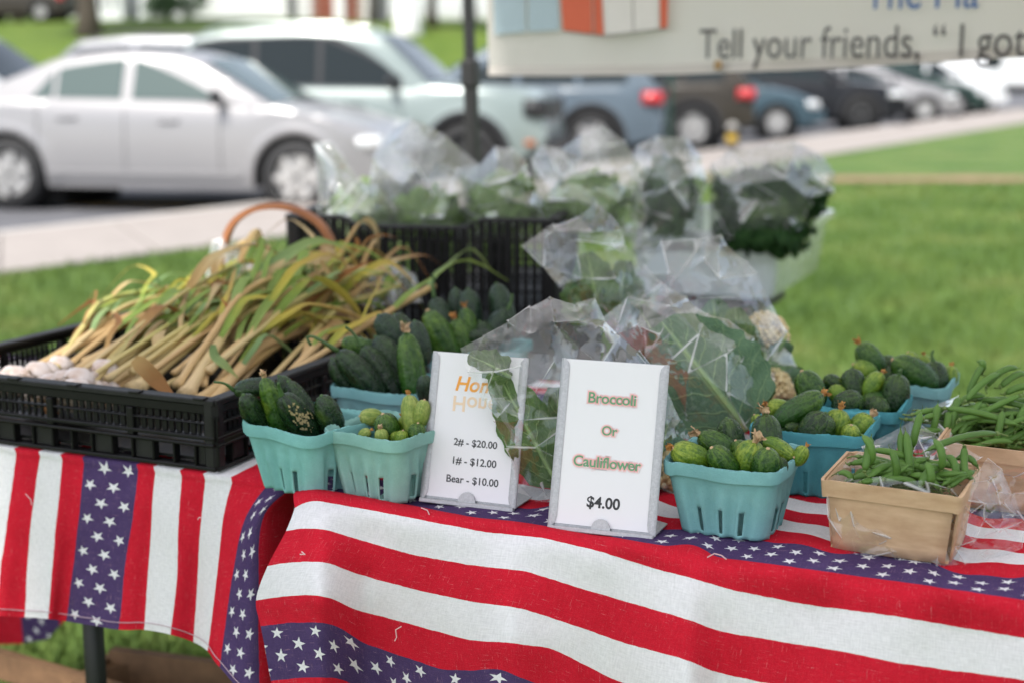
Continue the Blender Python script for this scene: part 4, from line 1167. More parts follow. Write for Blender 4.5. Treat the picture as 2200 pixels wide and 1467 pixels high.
# basket four
cuke('B4','m',(918,666),(966,770),31,-.06,-.06,.02,label='bright green leaning cucumber at the left of the hidden basket')
cuke('B4','k',(932,638),(962,720),26,.02,.01,.01,stem=[(930,618,0),(932,600,.0),(928,592,0)],label='dusty cucumber with upright stem in the hidden basket')
cuke('B4','m',(976,684),(1003,770),26,-.05,-.05,.01,bl=1,label='green cucumber with orange blossom in front of the hidden basket')
cuke('B4','m',(998,660),(1012,740),22,-.01,-.02,.01,bl=1,label='green cucumber with orange blossom behind its neighbour')
cuke('B4','k',(978,618),(984,700),20,.05,.04,.0,label='slim dusty cucumber third from the right at the back')
cuke('B4','k',(1006,620),(1012,712),27,.03,.02,.0,label='broad dusty cucumber second from the right at the back')
cuke('B4','k',(1066,608),(1086,700),26,.04,.03,.0,label='grey green rounded cucumber at the back right, tallest of all')
cuke('B4','k',(1092,664),(1040,740),27,.0,-.01,.02,stem=[(1098,650,0),(1100,632,0)],label='dusty cucumber leaning left with stem at top right')
cuke('B4','d',(1000,722),(1060,728),17,-.055,-.055,.02,label='dark cucumber lying flat at the front of the hidden basket')
cuke('B4','d',(1030,690),(1050,750),24,-.02,-.02,.02,label='dark cucumber wedged in the middle of the hidden basket')
# grey green basket of small ones
cuke('B2','p',(772,893),(806,896),19,.015,.02,.0,label='small pale green cucumber lying at the left of the grey green basket')
cuke('B2','m',(822,888),(834,925),27,-.012,-.01,.0,label='round dark and yellow striped cucumber in the grey green basket')
cuke('B2','p',(877,846),(888,920),23,.0,-.008,.02,bl=1,label='upright pale cucumber with blossom in the grey green basket')
cuke('B2','p',(912,858),(904,900),18,-.015,-.012,.0,label='pale cucumber touching the honey sign in the grey green basket')
cuke('B2','m',(898,908),(896,935),20,-.030,-.03,.0,label='small round dark green cucumber at the front right of the grey green basket')
cuke('B2','p',(817,920),(820,940),15,-.03,-.03,.0,bl=2,label='tiny pale cucumber with withered blossom in front of the striped one')
cuke('B2','l',(866,924),(862,945),15,-.035,-.035,.0,label='tiny light green cucumber at the front corner of the grey green basket')
cuke('B2','l',(864,893),(872,915),15,.0,.0,.0,bl=1,label='tiny light cucumber with orange blossom left of the upright pale one')
cuke('B2','p',(796,924),(780,934),12,-.02,-.02,.0,bl=1,label='tiny pale cucumber with orange blossom at the left rim')
cuke('B2','l',(846,925),(850,945),14,-.02,-.02,.0,label='tiny light cucumber beneath the striped one')
# right, basket one
cuke('R1','l',(1444,962),(1502,990),31,-.018,-.012,.0,bl=1,label='light green cucumber with orange blossom at far left of the pale basket')
cuke('R1','m',(1500,932),(1566,975),29,.015,.01,.02,bl=2,label='dark green cucumber pointing left behind the light one in the pale basket')
cuke('R1','m',(1528,960),(1566,1010),29,-.035,-.03,.0,label='smooth mid green cucumber at the front middle of the pale basket')
cuke('R1','g',(1561,896),(1574,965),30,.04,.03,.0,label='upright dark cucumber at the back left of the pale basket')
cuke('R1','g',(1644,888),(1648,960),33,.035,.02,.0,bl=2,label='upright ribbed dark cucumber at the back right of the pale basket')
cuke('R1','m',(1580,945),(1600,985),22,.0,.0,.0,label='small green cucumber in the middle of the pale basket')
cuke('R1','l',(1624,948),(1600,1002),34,-.028,-.02,.0,bl=2,label='fat light green cucumber in the middle of the pale basket')
cuke('R1','m',(1650,962),(1645,1010),31,-.050,-.045,.0,label='blunt mid green cucumber at the near corner of the pale basket')
cuke('R1','l',(1706,982),(1660,955),20,-.02,.0,.0,label='light green cucumber lying behind the near corner of the pale basket')
cuke('R1','l',(1732,958),(1714,985),17,-.012,-.014,.0,bl=1,label='small cucumber with orange blossom at the right rim of the pale basket')
cuke('R1','g',(1676,982),(1680,1005),14,-.045,-.045,.0,label='little dark cucumber squeezed against the near right wall')
cuke('R1','g',(1600,1000),(1540,1010),24,-.01,-.01,.0,label='dark cucumber beneath the others in the pale basket')
# right, basket two
cuke('R2','m',(1768,846),(1680,900),29,.02,.0,.02,bl=1,label='long light streaked cucumber slanting across the second basket',over=1.05)
cuke('R2','l',(1648,868),(1690,885),23,.03,.03,.0,bl=1,label='light green cucumber with orange blossom at the left rim of the second basket')
cuke('R2','g',(1776,886),(1748,935),38,-.030,-.03,.0,label='fat dark cucumber at the front of the second basket')
cuke('R2','l',(1806,878),(1794,925),29,-.004,-.004,.0,bl=1,label='light cucumber with big pale blossom beside the fat dark one')
cuke('R2','l',(1872,892),(1846,922),28,-.002,-.004,.0,bl=2,label='round light cucumber with white blossom at the right of the second basket')
cuke('R2','l',(1829,912),(1826,945),22,-.045,-.04,.0,label='small light cucumber at the near corner of the second basket')
cuke('R2','g',(1688,916),(1720,925),16,-.02,-.01,.0,label='small dark cucumber low at the left of the second basket')
cuke('R2','l',(1620,890),(1640,925),16,.0,.0,.0,label='small light cucumber at the far left corner of the second basket')
cuke('R2','m',(1740,920),(1690,930),22,.0,.0,.0,label='green cucumber lying underneath in the second basket')
# right, basket three
cuke('R3','m',(1722,796),(1748,850),31,.01,.0,.0,label='smooth green cucumber at the left of the third basket on the right')
cuke('R3','g',(1772,808),(1802,835),20,.03,.03,.0,label='warty dark cucumber behind the smooth green one')
cuke('R3','l',(1790,828),(1800,850),19,.01,.0,.0,label='light green cucumber between two dark ones in the third basket')
cuke('R3','g',(1830,790),(1834,850),28,.03,.02,.0,label='dark blunt cucumber with pale scar in the third basket')
cuke('R3','g',(1852,852),(1812,872),29,-.045,-.035,.0,label='dark cucumber with a yellow patch at the front of the third basket')
cuke('R3','g',(1902,858),(1878,884),28,-.035,-.03,.0,label='dark cucumber yellowing at its side at the near corner of the third basket')
cuke('R3','g',(1932,802),(1920,868),31,.005,.0,.0,stem=[(1936,794,-.002),(1930,798,-.004)],label='large dark cucumber with short stem at the right of the third basket')
cuke('R3','l',(1896,800),(1866,836),21,.02,.015,.0,bl=1,label='light cucumber with large orange blossom in the third basket')
cuke('R3','m',(1850,858),(1890,862),20,.0,.0,.0,label='green cucumber low in the middle of the third basket')
# right, basket four
cuke('R4','m',(1846,738),(1878,785),27,.01,.0,.0,bl=1,label='green cucumber raised at the left of the hindmost basket')
cuke('R4','l',(1832,782),(1866,800),21,-.02,-.02,.02,label='light green cucumber below the raised one in the hindmost basket')
cuke('R4','g',(1900,764),(1915,800),21,.02,.02,.0,label='dark cucumber in the back middle of the hindmost basket')
cuke('R4','m',(1916,772),(2002,826),31,-.025,-.04,.03,label='big mottled cucumber lying along the front of the hindmost basket',over=1.0)
cuke('R4','g',(2006,774),(2010,830),28,-.01,-.02,.0,stem=[(2002,762,0),(2006,752,0)],label='dark cucumber with upright stem at the right of the hindmost basket')
cuke('R4','l',(2044,786),(2040,815),17,.0,-.01,.0,bl=1,label='small light cucumber with orange blossom at the right rim')
cuke('R4','l',(1950,756),(1962,785),17,.03,.03,.0,label='light cucumber at the back rim of the hindmost basket')
cuke('R4','l',(1985,762),(1990,790),15,.03,.03,.0,bl=1,label='small cucumber with orange blossom behind the mottled one')
cuke('R4','g',(1890,800),(1930,815),22,-.01,-.01,.0,label='dark cucumber underneath the mottled one')
# ------------------------------------------------------------------ low black crate of garlic
BLK = mat('black_crate_plastic', (.009,.0085,.009), .42, spec=.22, var=.35, vscale=40, bmp=.25, bscale=120)
BLKS = mat('scuffed_black_plastic', (.017,.016,.017), .5, spec=.3, var=.5, vscale=25, bmp=.3, bscale=90)
GX, GB, GW, GD, GH = -.148, .056, .50, .56, .088        # right edge, front, width, depth, height in table coordinates
gc = empty('harvest_crate', tp(GX, GB, .005), TA); tag(gc, 'low black slotted plastic crate heaped with garlic on the left table', 'crate', 'black plastic crates')
def side(n, length, M, front):
    """one wall of the crate: local x along, z up, wall thickness towards +y"""
    def bx(name, x0, x1, z0, z1, y0=0.0, y1=.010, m=BLK, bev=.0012):
        q = MB(); q.box(M @ Vector(((x0+x1)/2, (y0+y1)/2, (z0+z1)/2)), (x1-x0, y1-y0, z1-z0), M=M.to_3x3().to_4x4(), bev=bev); return q.build(name, m, gc)
    bx('top_rail', 0, length, GH-.007, GH, -.003, .016, BLKS); bx('upper_band', 0, length, GH-.019, GH-.007, .0, .004)
    bx('mid_rail', 0, length, .038, .043, -.004, .012); bx('lower_rail', 0, length, .030, .034, -.006, .012); bx('thin_rail', 0, length, .0565, .059, -.002, .006)
    bx('foot_rail', 0, length, 0, .005, -.004, .014)
    nb = int(length / .031)
    for k in range(nb + 1):                               # posts
        x = k * length / nb
        if k % 4 == 0: bx('post', max(0, x-.005), min(length, x+.005), .034, GH-.019, -.003, .008)
    for k in range(nb):                                   # lower panels and openings
        x0 = k * length / nb
        bx('fin', x0, x0+.003, .005, .030, -.003, .010)
        if (k + n) % 5 in (0, 2): bx('panel', x0+.003, x0 + length/nb, .005, .030, .002, .005, BLKS)
    for k in range(int(length / .0105)):                  # narrow bars between the slots
        x0 = k*.0105
        if (k // 9) % 3 != 2: bx('slot_bar', x0, x0 + .0065, .043, GH-.019, .003, .006, BLK, 0)
        else:
            bx('slot_bar', x0, x0 + .0030, .043, GH-.019, .003, .006, BLK, 0)
side(0, GW, Matrix.Translation((-GW,0,0)), True)
side(1, GD, Matrix.Translation((0,0,0)) @ Matrix.Rotation(math.pi/2, 4, 'Z'), False)
side(2, GW, Matrix.Translation((0,GD,0)) @ Matrix.Rotation(math.pi, 4, 'Z'), False)
side(3, GD, Matrix.Translation((-GW,GD,0)) @ Matrix.Rotation(-math.pi/2, 4, 'Z'), False)
for (x, y) in ((0,0),(-GW,0),(0,GD),(-GW,GD)):
    q = MB(); sx = -1 if x == 0 else 1; sy = 1 if y == 0 else -1
    q.box((x+sx*.008, y+sy*.008, GH/2), (.022,.022,GH+.001), bev=.006); q.build('corner_post', BLKS, gc)
q = MB(); q.box((-GW/2,GD/2,.010),(GW-.02,GD-.02,.004)); q.build('floor', BLK, gc)
for k in range(6):
    q = MB(); q.box((-.02-k*.095-.0,.0-.0005,GH+.001),(.016,.012,.003),bev=.001); q.build('rim_clip', BLKS, gc)

# ------------------------------------------------------------------ garlic plants
def m_leaf(name, c0, c1, c2, rough=.55, trans=.25):
    """long dry leaf: colour runs along UV.y"""
    m, nt, bs, out = newmat(name); uv = nt.nodes.new('ShaderNodeUVMap'); uv.uv_map = 'UVMap'
    sp = nt.nodes.new('ShaderNodeSeparateXYZ'); nt.links.new(uv.outputs[0], sp.inputs[0]); oi = nt.nodes.new('ShaderNodeObjectInfo')
    mp = nt.nodes.new('ShaderNodeMapping'); nt.links.new(uv.outputs[0], mp.inputs[0]); mp.inputs['Scale'].default_value = (26,3,1)
    va = nt.nodes.new('ShaderNodeVectorMath'); va.operation = 'ADD'; nt.links.new(mp.outputs[0], va.inputs[0]); nt.links.new(oi.outputs['Random'], va.inputs[1])
    fib = noise_(nt, va.outputs[0], 1.0, 4, .6)
    f = M_(nt, 'ADD', sp.outputs[1], M_(nt, 'MULTIPLY', M_(nt, 'SUBTRACT', oi.outputs['Random'], .5), .5))
    f = M_(nt, 'ADD', f, M_(nt, 'MULTIPLY', M_(nt, 'SUBTRACT', fib, .5), .5))
    c = ramp(nt, f, [(.0,c0),(.45,c1),(1.0,c2)]); c = mixc(nt, .5, c, ramp(nt, fib, [(.3,(.6,.58,.55)),(.7,(1.15,1.15,1.12))]), 'MULTIPLY')
    nt.links.new(c, bs.inputs['Base Color']); bs.inputs['Roughness'].default_value = rough; bs.inputs['Specular IOR Level'].default_value = .22
    bump(nt, bs, fib, .4, .002)
    tr = nt.nodes.new('ShaderNodeBsdfTranslucent'); nt.links.new(c, tr.inputs[0]); mx = nt.nodes.new('ShaderNodeMixShader'); mx.inputs[0].default_value = trans
    nt.links.new(bs.outputs[0], mx.inputs[1]); nt.links.new(tr.outputs[0], mx.inputs[2]); nt.links.new(mx.outputs[0], out.inputs[0])
    return m
TAN, GRN, YEL, BRN, STRAW = (.52,.34,.14), (.26,.38,.08), (.55,.46,.08), (.32,.13,.04), (.66,.52,.28)
G_STALK = m_leaf('garlic_stalk', (.64,.48,.27), (.56,.46,.19), (.40,.46,.12), trans=.0)
G_STALK2 = m_leaf('garlic_stalk_tan', (.60,.42,.21), (.52,.34,.15), (.52,.41,.16), trans=.0)
G_LEAFS = [m_leaf('garlic_leaf_green', (.26,.36,.10), GRN, (.30,.40,.10)), m_leaf('garlic_leaf_yellow', GRN, YEL, TAN), m_leaf('garlic_leaf_straw', TAN, STRAW, BRN), m_leaf('garlic_leaf_brown', TAN, (.34,.17,.06), BRN), m_leaf('garlic_leaf_pale_green', (.20,.32,.13), (.28,.40,.17), (.34,.42,.14))]
BULB, nt, bs, out = newmat('garlic_skin')
co = coords(nt); bz_ = noise_(nt, co, 40, 4); nt.links.new(ramp(nt, bz_, [(.3,(.45,.32,.24)),(.6,(.72,.64,.60))]), bs.inputs['Base Color']); bs.inputs['Roughness'].default_value = .5; bump(nt, bs, bz_, .3, .002)
ROOTM = mat('garlic_roots', (.34,.24,.13), .95, var=.4)
DRY = m_leaf('dry_scrap', BRN, (.40,.21,.08), TAN)
def ribbon(q, pts, wid, nrm, mi=0, cup=.25, twist=0.0, sub=14):
    P = catmull(pts, sub); rows = []; uvs = []; side_ = None
    for i in range(sub):
        t = (P[min(i+1,sub-1)] - P[max(i-1,0)]).normalized(); s_ = t.cross(nrm)
        if s_.length < 1e-4: s_ = t.orthogonal()
        s_.normalize()
        if side_ and s_.dot(side_) < 0: s_ = -s_
        side_ = s_; s_ = Matrix.Rotation(twist*i/sub, 3, t) @ s_; n_ = s_.cross(t)
        f = i/(sub-1); w = wid*(min(1, .55 + f*2.2))*(1 - sm(f,.55,1)*.92)/2
        rows.append([P[i]-s_*w+n_*w*cup, P[i]-s_*w*.5+n_*w*cup*.2, P[i]-n_*w*.1, P[i]+s_*w*.5+n_*w*cup*.2, P[i]+s_*w+n_*w*cup]); uvs.append([(k/4, f) for k in range(5)])
    q.grid(rows, mi, uvs=uvs)
GN = [0]
def garlic(bpx, z, epx, dY, bulb=True, label='', r=.0065, tan=False, nl=3, bend=.02, hue=None):
    GN[0] += 1; rr = random.Random(100 + GN[0])
    B = onz(*bpx, z); E = ony(*epx, B.y + dY)
    if E.z < TZ + GH + .005: E.z = TZ + GH + .005
    root = empty('garlic_plant', B); tag(root, label, 'garlic', 'garlic plants in the black crate')
    d = (E - B); ln = d.length; dn = d.normalized(); mid = B.lerp(E, .5) + Vector((rr.uniform(-1,1), rr.uniform(-1,1), rr.uniform(.2,1)))*bend
    P = catmull([B, B.lerp(E,.25)+(mid-B.lerp(E,.5))*.6, mid, E], 16)
    q = MB(); P = [p - B for p in P]
    rad = [r*(1.55 if i == 0 else 1.12 if i == 1 else 1.0 + .25*sm(i/15,.55,1)) for i in range(16)]
    b0 = len(q.v); q.tube(P, rad, 8, cap=True, flat=.85)
    for i in range(16):
        for k in range(8): q.uv[b0 + i*8 + k] = (k/8, i/15*.8 + (.1 if not tan else -.1))
    q.build('stalk', G_STALK2 if tan else G_STALK, root, smooth=True)
    if bulb:
        br = rr.uniform(.017,.023); M0 = Matrix.Translation(-dn*br*1.3) @ dn.to_track_quat('Z','X').to_matrix().to_4x4()
        q = MB(); q.lathe([(.004,-.9*br),(.55*br,-.86*br),(.9*br,-.5*br),(br,-.05*br),(.86*br,.45*br),(.55*br,.85*br),(.33*br,1.3*br),(.26*br,1.8*br)], 24, M=M0, mod=lambda a, i: 1 + (.06*abs(math.sin(a*3.5)) if 1 < i < 6 else 0))
        bo = q.build('bulb', BULB, root, smooth=True)
        q = MB()
        for k in range(26):
            a = k*.9; e = Vector((math.cos(a)*rr.uniform(.1,.5)*br, math.sin(a)*rr.uniform(.1,.5)*br, -.85*br)); t = e + Vector((math.cos(a)*rr.uniform(.1,.6)*br, math.sin(a)*rr.uniform(.1,.6)*br, -rr.uniform(.3,.9)*br))
            q.tube([M0 @ e, M0 @ ((e+t)/2 + Vector((.001,0,.001))), M0 @ t], [.0007,.0006,.0003], 3, cap=False)
        q.build('roots', ROOTM, bo)
    for k in range(nl):
        f0 = .38 + .60*k/max(1, nl-1); p0 = P[min(15, int(f0*15))]; L_ = rr.uniform(.15,.30); up = Vector((0,0,1))
        sd = dn.cross(up).normalized()*rr.choice((-1,1)); a1 = rr.uniform(.1,.5); h1 = rr.uniform(.0,.34)
        e1 = p0 + (dn*.9 + sd*a1*.5 + up*h1).normalized()*L_*.45
        drop = rr.uniform(-.7,.15)
        e2 = e1 + (dn*rr.uniform(.3,.9) + sd*a1 + up*drop).normalized()*L_*.35; e3 = e2 + (dn*rr.uniform(-.1,.7) + sd*a1*1.4 + up*(drop-.5)).normalized()*L_*.35
        for e in (e1, e2, e3):
            if (e + B).z < TZ + .02: e.z = TZ + .02 - B.z
        q = MB(); ribbon(q, [p0, p0.lerp(e1,.5)+up*.006, e1, e2, e3], rr.choice((.006,.008,.010,.013,.019)), (up+sd*.3).normalized(), cup=rr.uniform(-.5,.6), twist=rr.uniform(-1.4,1.4))
        mi = hue if hue is not None and rr.random() < .3 else rr.choice((0,0,1,1,1,2,2,3,4))
        q.build('leaf', G_LEAFS[mi], root, smooth=True)
    return root
G1 = 'garlic with pale stalk, one of the many in the heap'
hero = [((58,806),.80,(400,672),.45,True,'garlic whose long tan stalk lies along the left rear rim',.0085,True,1),
 ((245,790),.815,(590,585),.52,True,'garlic with plump white bulb on top of the heap',.0070,False,3),
 ((222,832),.80,(640,600),.55,True,'garlic with white bulb just behind the front rail',.0075,False,3),
 ((25,815),.80,(380,690),.42,True,'garlic with white bulb at the left edge of the picture',.0075,True,2),
 ((290,838),.80,(575,610),.50,False,'garlic with thick pale green stalk rising across the heap',.0105,False,3),
 ((420,868),.795,(660,720),.42,False,'garlic with straw coloured stalk near the front right corner',.0095,True,2),
 ((400,850),.80,(640,560),.50,False,'garlic with bent pale leaf standing up in front',.0095,False,3),
 ((450,872),.79,(700,700),.40,False,'garlic with tan stalk lowest at the front right corner',.0090,True,2),
 ((640,806),.80,(730,725),.22,False,'garlic with short tan stalk beside the dark cucumbers',.0075,True,1),
 ((610,818),.80,(720,700),.28,False,'garlic with tan stalk behind the striped cucumber',.0075,True,1),
 ((110,830),.80,(470,640),.50,True,'garlic with bulb resting on the front rail at left',.0075,True,2)]
for (b, z, e, dy, bu, lab, r, tn, nl) in hero: garlic(b, z, e, dy, bu, lab, r, tn, nl)
rg = random.Random(21)
ORD = 'first second third fourth fifth sixth seventh eighth ninth tenth eleventh twelfth thirteenth fourteenth'.split()
for (n_, ax, ay, bx_, by_, ox, oy, z0, hue) in ((12, 95,795,380,735, 320,-140, .80, 1), (14, 130,815,480,790, 320,-195, .812, 2), (14, 170,835,600,838, 290,-220, .80, 0)):
    for k in range(n_):
        f = (k + rg.random()*.6)/n_
        b = (ax + (bx_-ax)*f + rg.uniform(-12,12), ay + (by_-ay)*f + rg.uniform(-8,8))
        e = (b[0] + ox + rg.uniform(-110,90), b[1] + oy + rg.uniform(-55,60))
        garlic(b, z0 + rg.uniform(-.012,.012), e, .48 + rg.uniform(-.06,.08), k < 3, 'garlic plant, %s from the left in the %s layer of the heap' % (ORD[k], {1: 'rear', 2: 'middle', 0: 'front'}[hue]), rg.uniform(.0034,.0056), rg.random() < .35, rg.choice((4,4,5)), .045, hue)
# a few hand-placed leaves that stand out, each the leaf of a stalk above
def hero_leaf(pts, wid, hue, label, Y0, cup=.2, nrm=(0,-1,.4), tw=0):
    P = [ony(x, y, Y0 + dy) for (x, y, dy) in pts]; root = empty('garlic_leaf', P[0]); tag(root, label, 'leaf', 'loose garlic leaves on the heap')
    q = MB(); ribbon(q, [p - P[0] for p in P], wid, Vector(nrm).normalized(), cup=cup, twist=tw, sub=22); q.build('blade', G_LEAFS[hue], root, smooth=True)
hero_leaf([(452,735,0),(505,755,0),(512,720,0),(495,670,0),(474,640,.02)], .017, 2, 'pale straw leaf bent upright in front of the heap', 2.02)
hero_leaf([(458,740,-.02),(462,765,-.02),(485,785,-.02),(512,812,-.02)], .012, 4, 'green leaf curling down behind the striped cucumber', 1.9)
hero_leaf([(288,770,0),(310,790,0),(345,825,0),(385,862,-.02)], .021, 3, 'broad dry brown leaf lying across the front of the heap', 1.80, cup=.05)
hero_leaf([(540,600,0),(560,575,0),(620,545,0),(680,560,0),(735,610,0)], .012, 1, 'thin yellow leaf arching over the top of the heap', 2.35)
hero_leaf([(700,690,0),(740,625,0),(790,580,0),(840,565,0),(900,620,0)], .012, 1, 'yellow green leaf arching towards the tall black crate', 2.25)
hero_leaf([(690,560,0),(735,640,0),(760,690,0),(772,745,-.02)], .010, 2, 'long straw leaf crossing the heap towards the dark cucumbers', 2.2)
hero_leaf([(560,720,0),(640,665,0),(720,600,0),(800,560,0)], .018, 3, 'brown dry leaf rising to the foot of the basket handle', 2.2)
hero_leaf([(745,570,0),(762,545,0),(768,520,0),(760,508,0)], .010, 3, 'brown broken leaf tip standing up before the tall crate', 2.4)
hero_leaf([(770,545,0),(790,515,0),(820,505,0),(855,512,0)], .0035, 3, 'hair thin dry tendril before the tall black crate', 2.4)
hero_leaf([(560,740,0),(600,690,0),(640,600,.1),(632,560,.1),(640,530,.1)], .018, 4, 'blue green leaf standing up under the basket handle', 2.2)
hero_leaf([(128,820,0),(110,850,-.02),(100,880,-.04),(112,892,-.04),(130,884,-.04)], .006, 3, 'curled brown tendril hanging over the front rail of the crate', 1.83)
# scraps of dry leaf and roots lying through the heap, beyond counting
q = MB(); rd = random.Random(9)
for k in range(900):
    f = rd.random(); px = 90 + 640*f + rd.uniform(-30,30); py = 825 - 170*rd.random() + 15*f
    p = onz(px, py, .822 + rd.uniform(-.03,.018)); d = Vector((rd.uniform(-1,1), rd.uniform(-1,1), rd.uniform(-.3,.5))).normalized()*rd.uniform(.015,.06)
    ribbon(q, [p, p + d*.5 + Vector((0,0,rd.uniform(-.004,.008))), p + d + Vector((rd.uniform(-.01,.01),rd.uniform(-.01,.01),0))], rd.uniform(.0012,.007), Vector((rd.uniform(-1,1),rd.uniform(-1,1),1)).normalized(), cup=.6, twist=rd.uniform(-2,2), sub=6)
for k in range(130):                                     # long torn leaves lying every way over the stalks
    f = rd.random(); px = 150 + 690*f; py = 800 - 200*f + rd.uniform(-45,75)
    if py > 830 or (px > 700 and py > 700): continue
    p = ony(px, py, 1.93 + .42*f + rd.uniform(-.04,.08)); a = rd.choice((.6,.8,1.1,-.5,2.4)) + rd.gauss(0,.5); d = Vector((math.cos(a), math.sin(a)*.8, rd.uniform(-.35,.45))).normalized()*rd.uniform(.06,.17)
    p.z = max(p.z, TZ + .06); e = p + d; e.z = max(e.z, TZ + .05)
    ribbon(q, [p, p.lerp(e,.35) + Vector((0,0,rd.uniform(0,.025))), p.lerp(e,.7) + Vector((rd.uniform(-.02,.02),0,rd.uniform(-.01,.02))), e], rd.choice((.005,.008,.011,.016)), Vector((rd.uniform(-.5,.5),-.6,.8)).normalized(), mi=rd.choice((0,0,1,2,2,3,4,4)), cup=rd.uniform(-.5,.6), twist=rd.uniform(-2,2), sub=12)
q.build('dry_leaf_scraps', [DRY, G_LEAFS[0], G_LEAFS[1], G_LEAFS[2], G_LEAFS[3]], gc, smooth=True); bpy.data.objects['dry_leaf_scraps']['kind'] = 'stuff'

# ------------------------------------------------------------------ tall black crate at the back
rcA = math.radians(-9); rc0 = onz(632, 690, TZ); RL, RD, RH = .505, .36, .205
tcr = empty('harvest_crate', (rc0.x, rc0.y, TZ + .002), rcA); tag(tcr, 'tall black slatted plastic crate of bagged greens on the rear table', 'crate', 'black plastic crates')
def rimz(x): return RH - .016*sm(x,.10,.135)*(1 - sm(x,.335,.375))
def wall(length, M, dip):
    def bx(name, x0, x1, z0, z1, y0=0.0, y1=.006):
        q = MB(); q.box(M @ Vector(((x0+x1)/2,(y0+y1)/2,(z0+z1)/2)), (x1-x0,y1-y0,z1-z0), M=M.to_3x3().to_4x4()); q.build(name, BLK, tcr)
    n = int(length/.0168)
    for k in range(n+1):
        x = k*length/n; w = .013 if k % 5 == 0 else .0098
        bx('upright_bar', max(0,x-w/2), min(length,x+w/2), 0, (rimz(x) if dip else RH) - .004, .0 if k % 5 else -.004, .007)
    for z in (.0,.030,.062,.094,.126,.158):
        bx('cross_bar', 0, length, z, z+.006, -.002 if z in (.0,.094) else .001, .006)
    q = MB(); rws = []
    for k in range(41):
        x = k*length/40; z = rimz(x) if dip else RH
        rws.append([M @ Vector((x,y,z+dz)) for (y,dz) in ((-.012,-.008),(-.012,0),(.010,0),(.010,-.008))])
    q.grid(rws, close=True); q.build('rim', BLKS, tcr, ang=40)
wall(RL, Matrix(), True); wall(RD, Matrix.Translation((RL,0,0)) @ Matrix.Rotation(math.pi/2,4,'Z'), False)
wall(RL, Matrix.Translation((RL,RD,0)) @ Matrix.Rotation(math.pi,4,'Z'), True); wall(RD, Matrix.Translation((0,RD,0)) @ Matrix.Rotation(-math.pi/2,4,'Z'), False)
q = MB(); q.box((RL/2,RD/2,.004),(RL-.01,RD-.01,.006)); q.build('floor', BLK, tcr)
for (x, y) in ((.006,.006),(RL-.006,.006),(.006,RD-.006),(RL-.006,RD-.006)):
    q = MB(); q.box((x,y,RH/2),(.030,.030,RH-.006),bev=.006); q.build('corner_post', BLK, tcr)

# ------------------------------------------------------------------ basket with a bent wood handle
WOODH = mat('bent_wood_handle', (.42,.17,.07), .55, col2=(.30,.11,.045), vscale=18, bmp=.2, bscale=80)
WICK = mat('woven_splint', (.45,.24,.12), .7, var=.35, vscale=25, bmp=.4)
hb0 = ony(607, 620, 2.52); hb0.z = TZ + .005
hbk = empty('handle_basket', hb0, math.radians(-6)); tag(hbk, 'woven basket with tall bent wood handle behind the garlic', 'basket')
q = MB()
for k in range(28):
    a = k*2*math.pi/28; rws = []
    q.tube([Vector((math.cos(a)*(.10+.028*t), math.sin(a)*(.085+.022*t), .002+.098*t)) + Vector((math.cos(a),math.sin(a),0))*(.0015 if k%2 else -.0015) for t in (0,.25,.5,.75,1)], .0045, 5)
q.build('stakes', WICK, hbk, smooth=True)
for r_ in range(9):
    q = MB(); t = (r_+.5)/9; pts = []
    for k in range(57):
        a = k*2*math.pi/56; w = .0035*math.sin(a*14 + r_*math.pi); pts.append(Vector((math.cos(a)*(.10+.028*t+w), math.sin(a)*(.085+.022*t+w), .002+.098*t)))
    q.tube(pts, .0048, 5, cap=False, flat=1.1); q.build('weaver', WICK, hbk, smooth=True)
q = MB(); q.tube([Vector((math.cos(k*2*math.pi/40)*.131, math.sin(k*2*math.pi/40)*.110, .102)) for k in range(41)], .0075, 8, cap=False); q.build('rim', WOODH, hbk, smooth=True)
q = MB(); q.lathe([(.002,.003),(.10,.003)], 28, M=Matrix.Scale(.85,4,(0,1,0))); q.build('floor', WICK, hbk)
rws = []
HPX = [(483,640),(478,590),(482,530),(500,482),(540,452),(590,443),(640,452),(686,480),(712,520),(730,560),(742,600)]
P = catmull([(ony(x, y, 2.52) - hb0) for x, y in HPX], 40); Rz = Matrix.Rotation(math.radians(6), 3, 'Z'); P = [Rz @ p for p in P]
for i, p in enumerate(P):
    t = (P[min(i+1,39)] - P[max(i-1,0)]).normalized(); o = Vector((-t.z,0,t.x)); wd = .0125
    rws.append([p + Vector((0,-wd,0)) - o*.0050, p + Vector((0,wd,0)) - o*.0050, p + Vector((0,wd,0)) + o*.0050, p + Vector((0,-wd,0)) + o*.0050])
q = MB(); q.grid(rws, close=True); q.build('handle', WOODH, hbk, ang=40)

